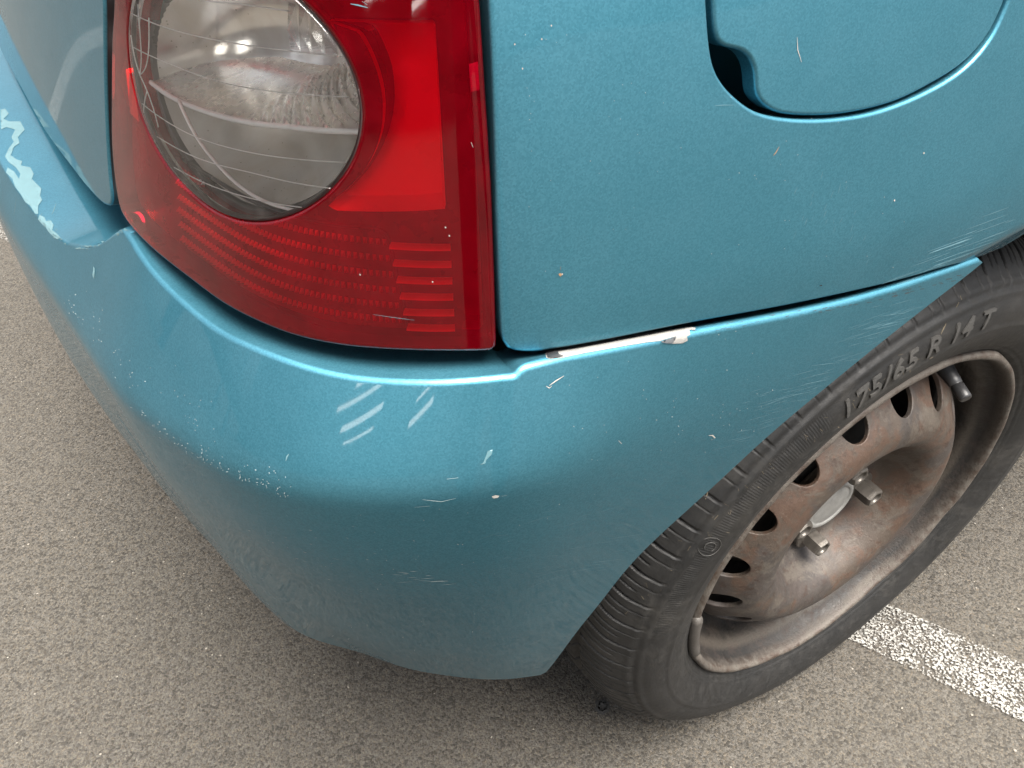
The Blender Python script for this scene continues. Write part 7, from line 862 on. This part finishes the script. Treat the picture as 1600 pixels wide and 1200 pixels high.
('quarter_panel', 'fine', "193:-24043,65370;-24893,65346;-25758,65322;-26631,65307;-27518,65291 155:-28182,64510;-28975,64482;-29783,64458 209:-25608,64945;-26515,64917;-27432,64898 124:-26757,65540;-27213,65528;-27671,65521 148:-23172,64791;-23902,64766;-24641,64741;-25387,64723;-26143,64705 119:-25036,64215;-25950,64179;-26887,64139;-27853,64096;-28846,64047 162:-26731,65871;-27534,65854;-28347,65836;-29169,65826;-30002,65816 177:-27659,66303;-28723,66285;-29801,66277 169:-25736,65136;-26668,65109;-27611,65091 170:-23818,64109;-24849,64073;-25907,64039 142:-25472,64031;-25876,64013;-26284,63998 97:-25407,65593;-26089,65576;-26780,65559;-27476,65549;-28180,65538 170:-27409,65425;-28160,65406;-28920,65387;-29687,65374;-30464,65361 183:-24197,65202;-25073,65177;-25963,65151;-26863,65134;-27777,65116 178:-30051,65276;-30493,65265;-30937,65257 135:-24973,65356;-25606,65339;-26247,65321;-26892,65310;-27544,65298 204:-24303,65228;-25046,65207;-25798,65185;-26557,65171;-27326,65156 93:-23510,64922;-24451,64892;-25404,64871 120:-26641,64751;-27576,64721;-28527,64690;-29492,64667;-30479,64639 130:-25179,64184;-25594,64167;-26010,64155 163:-28485,64744;-29663,64705;-30869,64671 164:-21324,64381;-22002,64378;-22722,64351;-23450,64331;-24187,64310 99:-24353,65251;-25073,65230;-25802,65210;-26538,65196;-27283,65182 172:-27156,64327;-28441,64277;-29784,64218 153:-24666,64168;-25573,64132;-26500,64093;-27470,64043;-28447,63998 97:-21617,64457;-22516,64424;-23428,64399 132:-26382,64395;-27111,64369;-27845,64350 198:-24993,64444;-25675,64419;-26366,64395;-27062,64376;-27766,64358 115:-9636,75337;-10039,75288;-10509,75204 125:-17886,69080;-17924,69183;-17963,69286 104:-16216,70264;-16281,70425;-16347,70586 121:-16649,70399;-16671,70622;-16693,70844 75:-16775,68528;-16819,68713;-16864,68895 86:-16170,69103;-16217,69222;-16264,69341 61:-14395,68871;-14453,69091;-14511,69310 101:-14731,69616;-14765,69741;-14799,69865 131:-14945,69395;-14992,69543;-15039,69690 71:-15094,70522;-15144,70697;-15194,70871 127:-14060,70967;-14131,71117;-14203,71267 101:-17962,67730;-18038,67922;-18113,68113 97:-15938,69772;-16005,69927;-16073,70081 104:-15084,70220;-15121,70317;-15158,70415 85:-19602,65995;-19609,66187;-19617,66378 108:-17063,68898;-17123,69042;-17182,69185 101:-17900,68270;-17929,68465;-17959,68658 127:-18894,67545;-18944,67675;-18996,67804 63:-12103,71873;-12130,71954;-12157,72035 67:-15311,69438;-15346,69572;-15380,69706 70:-16663,68976;-16671,69098;-16679,69219 97:-20218,68963;-20261,69107;-20303,69251 119:-15480,71301;-15496,71455;-15512,71609 109:-17044,70435;-17078,70529;-17112,70622 126:-15996,69466;-16058,69615;-16119,69764"),
('quarter_panel', 'white', "249:-36388,61377;-36844,61331 239:-33182,62026;-33924,61804 434:-34447,61016;-35237,60770 315:-34712,60999;-35452,60784 362:-33022,61696;-33852,61420 364:-36118,60880;-36635,60799 398:-32103,61916;-32897,61652 276:-32729,62047;-33472,61821 226:-33522,61868;-34257,61652 397:-34873,61414;-35529,61250 289:-36275,61514;-36728,61469 287:-32918,61754;-33721,61492 399:-35692,60885;-36284,60760 262:-35117,60902;-35793,60726 442:-36041,61636;-36490,61592 262:-33180,62083;-33910,61868"),
('quarter_panel', 'seed', "222:-12933,73189;-12802,72990;-12689,72887 145:-3070,70781;-3036,70633"),
('fuel_flap', 'white', "150:-13336,77049;-13435,76599;-13694,76136"),
('quarter_panel', 'chip', "252:-19784,68653;-19803,68652;-19822,68651 142:-11923,72124;-11940,72121;-11958,72118 106:-2147,75221;-2141,75235;-2135,75248 194:-21786,65188;-21745,65216;-21703,65243 129:-2190,78768;-2204,78779;-2218,78790 142:-21534,72856;-21521,72872;-21508,72888 137:-2157,76239;-2142,76254;-2127,76269 181:-6667,76296;-6683,76296;-6699,76295 105:-3733,78547;-3731,78563;-3729,78578 116:-13103,72441;-13120,72438;-13136,72435 222:-11851,72272;-11843,72286;-11835,72300 218:-13481,71697;-13468,71710;-13454,71723 165:-2401,70754;-2415,70764;-2428,70773 143:-15942,73531;-15960,73530;-15979,73529 160:-4421,74429;-4443,74424;-4465,74419 139:-7414,75814;-7423,75825;-7433,75836 97:-6102,76697;-6117,76705;-6132,76713 216:-11413,69433;-11395,69443;-11377,69453 132:-2189,76432;-2201,76434;-2213,76436 118:-5356,71632;-5359,71648;-5361,71663 107:-3349,78399;-3345,78406;-3341,78413 102:-2958,78530;-2961,78544;-2964,78558 143:-10587,72393;-10573,72399;-10559,72405 204:-13263,73328;-13265,73342;-13267,73356 112:-4780,73902;-4789,73914;-4798,73925 203:-11055,72533;-11044,72554;-11033,72574 228:-13754,69897;-13762,69914;-13770,69931 145:-5793,76712;-5778,76716;-5762,76720 168:-2119,77234;-2128,77236;-2137,77239 128:-2808,74094;-2823,74097;-2837,74101 104:-10383,75488;-10359,75503;-10336,75518 225:-13982,72631;-13977,72646;-13971,72660 123:-6255,72254;-6258,72270;-6261,72285 167:-2196,76971;-2199,76985;-2201,76998 169:-5433,76250;-5443,76256;-5453,76263 261:-17009,70788;-17014,70805;-17020,70823 208:-8250,74076;-8246,74093;-8242,74109 116:-2374,76788;-2366,76794;-2357,76800 132:-6392,74936;-6376,74941;-6359,74946 105:-5224,75767;-5225,75779;-5226,75791 198:-13954,68551;-13970,68565;-13986,68578 98:-6444,74276;-6459,74277;-6474,74278 206:-19669,69439;-19667,69466;-19664,69494 91:-2857,81338;-2875,81341;-2893,81343 161:-1887,73351;-1901,73354;-1916,73358 100:-7247,73421;-7260,73430;-7274,73439 107:-5905,71492;-5909,71505;-5914,71517 260:-19455,66548;-19468,66566;-19482,66584 188:-16659,67406;-16647,67426;-16636,67445 203:-10034,69381;-10025,69401;-10016,69420 133:-14021,69829;-14012,69844;-14003,69859 172:-5669,75599;-5679,75608;-5690,75618 259:-21476,67775;-21488,67781;-21500,67787"),
('red_lens', 'white', "153:151,75815;94,75647"),
('red_lens', 'fine', "85:4442,69487;3766,69444;3294,69413;2827,69374 218:4182,79793;3913,79770;3580,79714 163:3765,79877;3593,79798"),  # last two strokes paint strip lights mirrored in the lens top
('bumper', 'rustline', "230:-14672,64968;-14856,64937 326:-27297,62548;-27711,62444 216:-22411,63397;-22751,63313 225:-12793,65322;-13018,65278 241:-23394,63198;-23808,63088 224:-18509,64124;-18688,64097 151:-21828,63680;-22088,63628 251:-12021,65378;-12254,65331 226:-22246,63583;-22572,63505 227:-16911,64373;-17092,64344 212:-24378,63216;-24594,63178 280:-23255,63437;-23521,63381 137:-15570,64707;-15828,64653 273:-24587,62998;-24967,62902 236:-10463,65697;-10674,65655 258:-17535,64446;-17856,64377 200:-20317,63722;-20731,63610 262:-18007,64292;-18284,64232 248:-16835,64471;-17069,64425 121:-9581,65895;-9794,65852 349:-26729,62863;-27154,62757 248:-25611,62876;-25980,62786 184:-10695,65654;-10820,65638 144:-17684,64243;-17951,64186 143:-12376,65354;-12658,65292 236:-10803,65693;-11086,65633 176:-28532,62536;-28806,62479 267:-23317,63187;-23681,63095 224:-23786,63137;-24115,63059 273:-17313,64347;-17698,64250 178:-23024,63453;-23244,63413 267:-17025,64562;-17179,64540 216:-19322,63952;-19651,63871 295:-17228,64536;-17413,64506 205:-14682,64951;-14843,64926 341:-26336,62721;-26598,62670 322:-21280,63552;-21521,63503 315:-22301,63383;-22751,63259 354:-27632,62778;-28074,62668 220:-16535,64638;-16802,64587 308:-18969,64061;-19176,64024 287:-28043,62539;-28365,62470 216:-23579,63390;-23749,63368 258:-11068,65570;-11349,65507 220:-23429,63349;-23806,63253 270:-16442,64639;-16650,64603 350:-27098,62770;-27267,62752 192:-17103,64539;-17392,64480 236:-26110,62843;-26429,62772"),
]
M['m_scuff'] = simple('bare_pale_teal_primer', (0.075, 0.14, 0.155), .6, 0., .25, 400.); M['m_chip'] = simple('paint_chip', (0.24, 0.31, 0.32), .6); M['m_white'] = simple('white_scratch', (0.3, 0.29, 0.265), .6)
M['m_fine'] = simple('fine_scratch_and_streak', (.085, .185, .222), .5); M['m_smear'] = simple('dried_smear', (0.06, 0.13, 0.15), .6); M['m_primer'] = simple('grey_white_filler', (.150, .146, .138), .8, 0., .22, 160., .0005)
M['m_black'] = simple('bare_black_plastic', (.0094, .0094, .0101), .6); M['m_greyp'] = simple('grey_plastic_under_paint', (.0468, .0507, .0546), .6); M['m_seed'] = simple('dried_seed', (0.2, 0.13, 0.07), .7); M['m_debris'] = simple('straw_bits', (.13, .105, .07), .8); M['m_rustline'] = simple('rust_stain', (.0468, .0273, .0172), .8)
PART_OF = {'tyre': wheel, 'bumper': bumper, 'quarter_panel': fender, 'fuel_flap': flap, 'red_lens': lamp}
NAME_OF = dict(scuff='scuff_marks', chip='paint_chips', white='white_scratches', fine='fine_scratches_and_streaks', smear='dried_smears', primer='peeled_filler_patch', black='bare_plastic_patch', greyp='grey_undercoat_patch', debris='dried_debris', seed='stuck_seeds', rustline='rust_stain')
OFF_OF = {'bumper': (off_bump, 0.), 'quarter_panel': (off_upper, 0.), 'fuel_flap': (off_upper, -.0012), 'red_lens': (off_upper, 0.)}
def scratch_mesh(po, txt):
    off, ex = OFF_OF[po]; V = []; F = []
    for item in txt.split():
        w, pl = item.split(':'); w = int(w)*1e-6; q = np.array([[int(c)*1e-5 for c in t.split(',')] for t in pl.split(';')])
        P = pos(off, q[:, 0], q[:, 1], ex); N = nrm(off, q[:, 0], q[:, 1]); T = np.gradient(P, axis=0); S = np.cross(T, N); S /= np.linalg.norm(S, axis=1)[:, None]+1e-12
        k = np.full(len(P), w); k[0] *= .35; k[-1] *= .35; b = len(V)
        for p, n, s_, h in zip(P, N, S, k): V += [p+n*.00018+s_*h, p+n*.00018-s_*h]
        F += [(b+2*i, b+2*i+1, b+2*i+3, b+2*i+2) for i in range(len(P)-1)]
    return V, F
for po, mm, txt in SCRATCHES:
    V, F = scratch_mesh(po, txt); mesh(NAME_OF[mm], V, F, M['m_'+mm], PART_OF[po])['kind'] = 'stuff'
for po, mm, vs, fs in MARKS:
    V = [tuple(int(c)*1e-5 for c in q.split(',')) for q in vs.split()]; F = [tuple(map(int, q.split(','))) for q in fs.split()]
    if po == 'tyre': V = [(x, y, z-.28) for x, y, z in V]
    o = mesh(NAME_OF[mm], V, F, M['m_'+mm], PART_OF[po])
    if mm in ('chip', 'white', 'fine', 'scuff', 'smear', 'seed', 'rustline', 'debris'): o['kind'] = 'stuff'
# ---------------------------------------------------------------- the person taking the picture, seen only mirrored in the paint
def build_person():
    J = {}; E_ = []; R = {}
    def j(n, x, y, z, r, par=None, r2=None):
        J[n] = (x, y, z); R[n] = (r, r2 or r)
        if par: E_.append((par, n))
    # local frame: stands at the origin facing +y, x to its right
    j('pelvis', 0, 0, .95, .150, None, .115); j('waist', 0, .01, 1.08, .140, 'pelvis', .105); j('chest', 0, .02, 1.27, .160, 'waist', .115); j('upper', 0, .0, 1.40, .150, 'chest', .095)
    j('neck', 0, .03, 1.50, .058, 'upper'); j('head0', 0, .07, 1.575, .072, 'neck', .082); j('head1', 0, .09, 1.66, .078, 'head0', .098); j('head2', 0, .075, 1.74, .060, 'head1', .075)
    for s, n in ((1, 'r'), (-1, 'l')):
        j('hip'+n, .085*s, 0, .90, .098, 'pelvis'); j('knee'+n, .105*s, .035, .50, .064, 'hip'+n); j('calf'+n, .11*s, .0, .36, .060, 'knee'+n); j('ank'+n, .115*s, -.02, .10, .043, 'calf'+n)
        j('heel'+n, .118*s, -.03, .045, .042, 'ank'+n); j('ball'+n, .135*s, .12, .036, .040, 'heel'+n, .034); j('toe'+n, .14*s, .19, .030, .032, 'ball'+n, .026)
        j('sho'+n, .185*s, .0, 1.40, .068, 'upper'); j('elb'+n, .23*s, .13, 1.14, .048, 'sho'+n); j('wri'+n, .085*s, .345, 1.00, .030, 'elb'+n, .036); j('palm'+n, .055*s, .40, .985, .022, 'wri'+n, .036)
    names = list(J); me = bpy.data.meshes.new('person'); me.from_pydata([J[n] for n in names], [(names.index(a), names.index(b)) for a, b in E_], [])
    o = bpy.data.objects.new('person', me); col.objects.link(o)
    sk = o.modifiers.new('skin', 'SKIN'); sk.branch_smoothing = .6; ss = o.modifiers.new('sub', 'SUBSURF'); ss.levels = 2; ss.render_levels = 2
    lay = me.skin_vertices[0].data if me.skin_vertices else None
    if lay is None:
        bm = bmesh.new(); bm.from_mesh(me); bm.verts.layers.skin.verify(); bm.to_mesh(me); bm.free(); lay = me.skin_vertices[0].data
    for i, n in enumerate(names): lay[i].radius = R[n]; lay[i].use_root = n == 'pelvis'
    bpy.context.view_layer.update()
    m2 = bpy.data.meshes.new_from_object(o.evaluated_get(bpy.context.evaluated_depsgraph_get())); o.modifiers.clear(); o.data = m2
    m2.materials.clear()
    for k in ('skin', 'jacket', 'trousers', 'shoe'): m2.materials.append(M[k])
    for p in m2.polygons:
        c = p.center; p.use_smooth = True
        if c.z > 1.50 or (c.y > .335 and c.z < 1.06 and c.z > .9): p.material_index = 0
        elif c.z > .93: p.material_index = 1
        elif c.z > .085: p.material_index = 2
        else: p.material_index = 3
    def chain(name, pts, rads, mat, par):
        V = []; F = []; seg = 10
        P = np.array(pts); T = np.gradient(P, axis=0)
        for p, t, r in zip(P, T, rads):
            t = t/np.linalg.norm(t); a = np.cross(t, (0, 0, 1.)); a = a/np.linalg.norm(a) if np.linalg.norm(a) > 1e-3 else np.array([1., 0, 0]); b = np.cross(t, a)
            for k in range(seg): g = 2*math.pi*k/seg; V.append(p+r*(a*math.cos(g)+b*math.sin(g)))
        for i in range(len(P)-1):
            for k in range(seg): F.append((i*seg+k, i*seg+(k+1) % seg, (i+1)*seg+(k+1) % seg, (i+1)*seg+k))
        F += [tuple(range(seg))[::-1], tuple((len(P)-1)*seg+k for k in range(seg))]
        return mesh(name, V, F, M[mat], par)
    for s in (1, -1):
        bx = .055*s
        for i, ln in enumerate((.066, .074, .070, .056)):
            z0 = 1.006-.017*i; chain('finger', [(bx*.95, .395, z0), (bx*.75, .425, z0+.002), (bx*.35, .425+.25*ln, z0), (bx*.05, .412+.1*ln, z0-.004)], [.0095, .009, .008, .006], 'skin', o)
        chain('thumb', [(bx, .385, 1.000), (bx*.75, .400, 1.022), (bx*.45, .412, 1.030), (bx*.2, .418, 1.030)], [.011, .010, .009, .007], 'skin', o)
    # nose, ears, hair
    chain('nose', [(0, .175, 1.675), (0, .190, 1.655), (0, .196, 1.640), (0, .180, 1.632)], [.006, .009, .012, .008], 'skin', o)
    for s in (1, -1): chain('ear', [(.075*s, .075, 1.675), (.084*s, .070, 1.665), (.083*s, .073, 1.640), (.074*s, .078, 1.630)], [.006, .011, .010, .005], 'skin', o)
    V = []; F = []
    for i in range(9):
        e = math.radians(90-i*11.5)
        for k in range(24):
            g = 2*math.pi*k/24; fr = .55 if math.sin(g) > .3 and i > 5 else 1
            V.append((.088*math.cos(e)*math.cos(g), .065+.112*math.cos(e)*math.sin(g)*fr, 1.685+.125*math.sin(e)))
    for i in range(8):
        for k in range(24): F.append((i*24+k, i*24+(k+1) % 24, (i+1)*24+(k+1) % 24, (i+1)*24+k))
    mesh('hair', V, F, M['hair'], o)
    tag(o, 'person in dark jacket and trousers standing by the bumper, mirrored in the teal paint', 'person')
    return o
M['skin'] = simple('skin', (.42, .26, .19), .5); M['jacket'] = simple('dark_jacket', (.022, .024, .030), .8); M['trousers'] = simple('dark_trousers', (.016, .020, .032), .85)
M['shoe'] = simple('black_shoe', (.015, .015, .015), .5); M['hair'] = simple('brown_hair', (.03, .02, .013), .6)
person = build_person()
# the hands end just behind the camera, so the body stands back along the line of sight
person.rotation_euler = (0, 0, math.radians(-4)); person.location = (-.53, -.72, 0)

# ---------------------------------------------------------------- loose grit on the asphalt
def grit():
    V = []; F = []; ico = [(0, 0, 1), (.9, 0, .3), (.28, .85, .3), (-.72, .53, .3), (-.72, -.53, .3), (.28, -.85, .3), (0, 0, -.6)]
    for i in range(420):
        x, y = RNG.uniform(-1.1, .9), RNG.uniform(-.35, 1.3); r = float(RNG.uniform(.0007, .0019))
        if -.12 < x < .12 and -.03 < y < .17: continue
        b = len(V); a = RNG.uniform(0, 6.28); sx, sy = RNG.uniform(.7, 1.4, 2)
        for p in ico: V.append((x+r*(p[0]*math.cos(a)*sx-p[1]*math.sin(a)), y+r*(p[0]*math.sin(a)+p[1]*math.cos(a)*sy), r*.5+r*p[2]*.8))
        for k in range(1, 6): j = k % 5+1; F += [(b, b+k, b+j), (b+6, b+j, b+k)]
    o = mesh('loose_grit', V, F, M['grit'], smooth=False); tag(o, 'pale grit scattered over the asphalt round the car', 'grit', kind='stuff')
M['grit'] = simple('pale_grit', (.17, .155, .13), .8, 0., .5, 40.)
grit()
# ---------------------------------------------------------------- trodden gum on the asphalt
def spot(name, x, y, r, mat, label, cat, h=.0012):
    n = 22; rr = [r*(1+float(RNG.uniform(-.16, .16))) for _ in range(n)]; V = [(x, y, h+.0002)]; F = []
    for f_, z in ((.6, h+.0002), (.92, h*.9), (1.04, .0001)):
        for k in range(n): a = 2*math.pi*k/n; V.append((x+rr[k]*f_*math.cos(a), y+rr[k]*f_*math.sin(a), z))
    for k in range(n):
        j = (k+1) % n; F.append((0, 1+k, 1+j))
        for i in range(2): F.append((1+i*n+k, 1+i*n+j, 1+(i+1)*n+j, 1+(i+1)*n+k))
    tag(mesh(name, V, F, mat), label, cat)
M['gum'] = simple('trodden_gum', (.024, .023, .0215), .8, 0., .3, 300., .0006)
spot('gum_spot', -.212, .078, .0085, M['gum'], 'flat dark gum spot on the asphalt left of the tyre', 'gum', .0004)
# ---------------------------------------------------------------- surroundings mirrored in the paint: a hall with strip lights, a steel canopy
def bar(p, q, w, h):
    p, q = np.array(p, float), np.array(q, float); t = (q-p)/np.linalg.norm(q-p); a = np.cross(t, (0, 0, 1.)); a = a/np.linalg.norm(a) if np.linalg.norm(a) > .1 else np.array([1., 0, 0]); b = np.cross(t, a)
    return box_mesh((p+q)/2, (t, a, b), (np.linalg.norm(q-p)/2, w/2, h/2))
M['wall'] = simple('dark_brick_cladding', (.050, .046, .042), .8, 0., .25, 3.); M['steel'] = simple('dark_painted_steel', (.035, .038, .042), .5); M['roofing'] = simple('grey_roof_sheet', (.10, .10, .10), .7)
def strip_light():
    N = NT('strip_light'); return N.done(N.n('Emission', Color=(1, .97, .92), Strength=5.))
M['strip'] = strip_light(); M['pane'] = simple('dark_window_glass', (.02, .024, .028), .08)
def hall():
    o = tag(empty('hall_building', (-7.6, -5.0, 0)), 'dark hall across the car park with two lit windows, mirrored in the bumper corner', 'building')
    o.rotation_euler = (0, 0, math.radians(34))                # local y runs along the front, +x faces the car
    v, f_ = box_mesh((-2.2, 1.5, 2.2), ((1, 0, 0), (0, 1, 0), (0, 0, 1)), (2.0, 8.5, 2.2)); mesh('wall', v, f_, M['wall'], o, smooth=False)
    v, f_ = box_mesh((-2.2, 1.5, 4.53), ((1, 0, 0), (0, 1, 0), (0, 0, 1)), (2.3, 8.8, .12)); mesh('roof', v, f_, M['roofing'], o, smooth=False)
    for y in (-1.75, 1.35):
        w_ = mesh('window', *box_mesh((-.18, y, 2.45), ((1, 0, 0), (0, 1, 0), (0, 0, 1)), (.03, 1.4, 1.05)), M['pane'], o, smooth=False)
        for k in range(6):
            z = 1.65+.30*k; mesh('light_strip', *box_mesh((-.12, y+(.10*k-.25)+float(RNG.uniform(-.2, .2)), z+float(RNG.uniform(-.05, .05))), ((1, 0, 0), (0, 1, -.16), (0, .16, 1)), (.02, float(RNG.uniform(.45, .95)), float(RNG.uniform(.022, .055)))), M['strip'], w_, smooth=False)
hall()
def canopy():
    o = tag(empty('steel_canopy', (-5.6, 4.2, 0)), 'dark steel canopy frame behind the car, mirrored in the bumper', 'canopy'); o.rotation_euler = (0, 0, math.radians(48))
    for x in (-2.4, 0, 2.4):
        for y in (0, 2.5): mesh('post', *bar((x, y, 0), (x, y, 2.6), .12, .12), M['steel'], o, smooth=False)
        mesh('beam', *bar((x, -.4, 2.66), (x, 2.9, 2.66), .12, .18), M['steel'], o, smooth=False)
        mesh('brace', *bar((x, 0, 1.7), (x, .9, 2.55), .07, .07), M['steel'], o, smooth=False)
    for y in (0, 2.5):
        mesh('beam', *bar((-2.8, y, 2.5), (2.8, y, 2.5), .12, .20), M['steel'], o, smooth=False)
        for x in (-2.4, 0): mesh('brace', *bar((x, y, .9), (x+2.4, y, 2.4), .06, .06), M['steel'], o, smooth=False)
canopy()
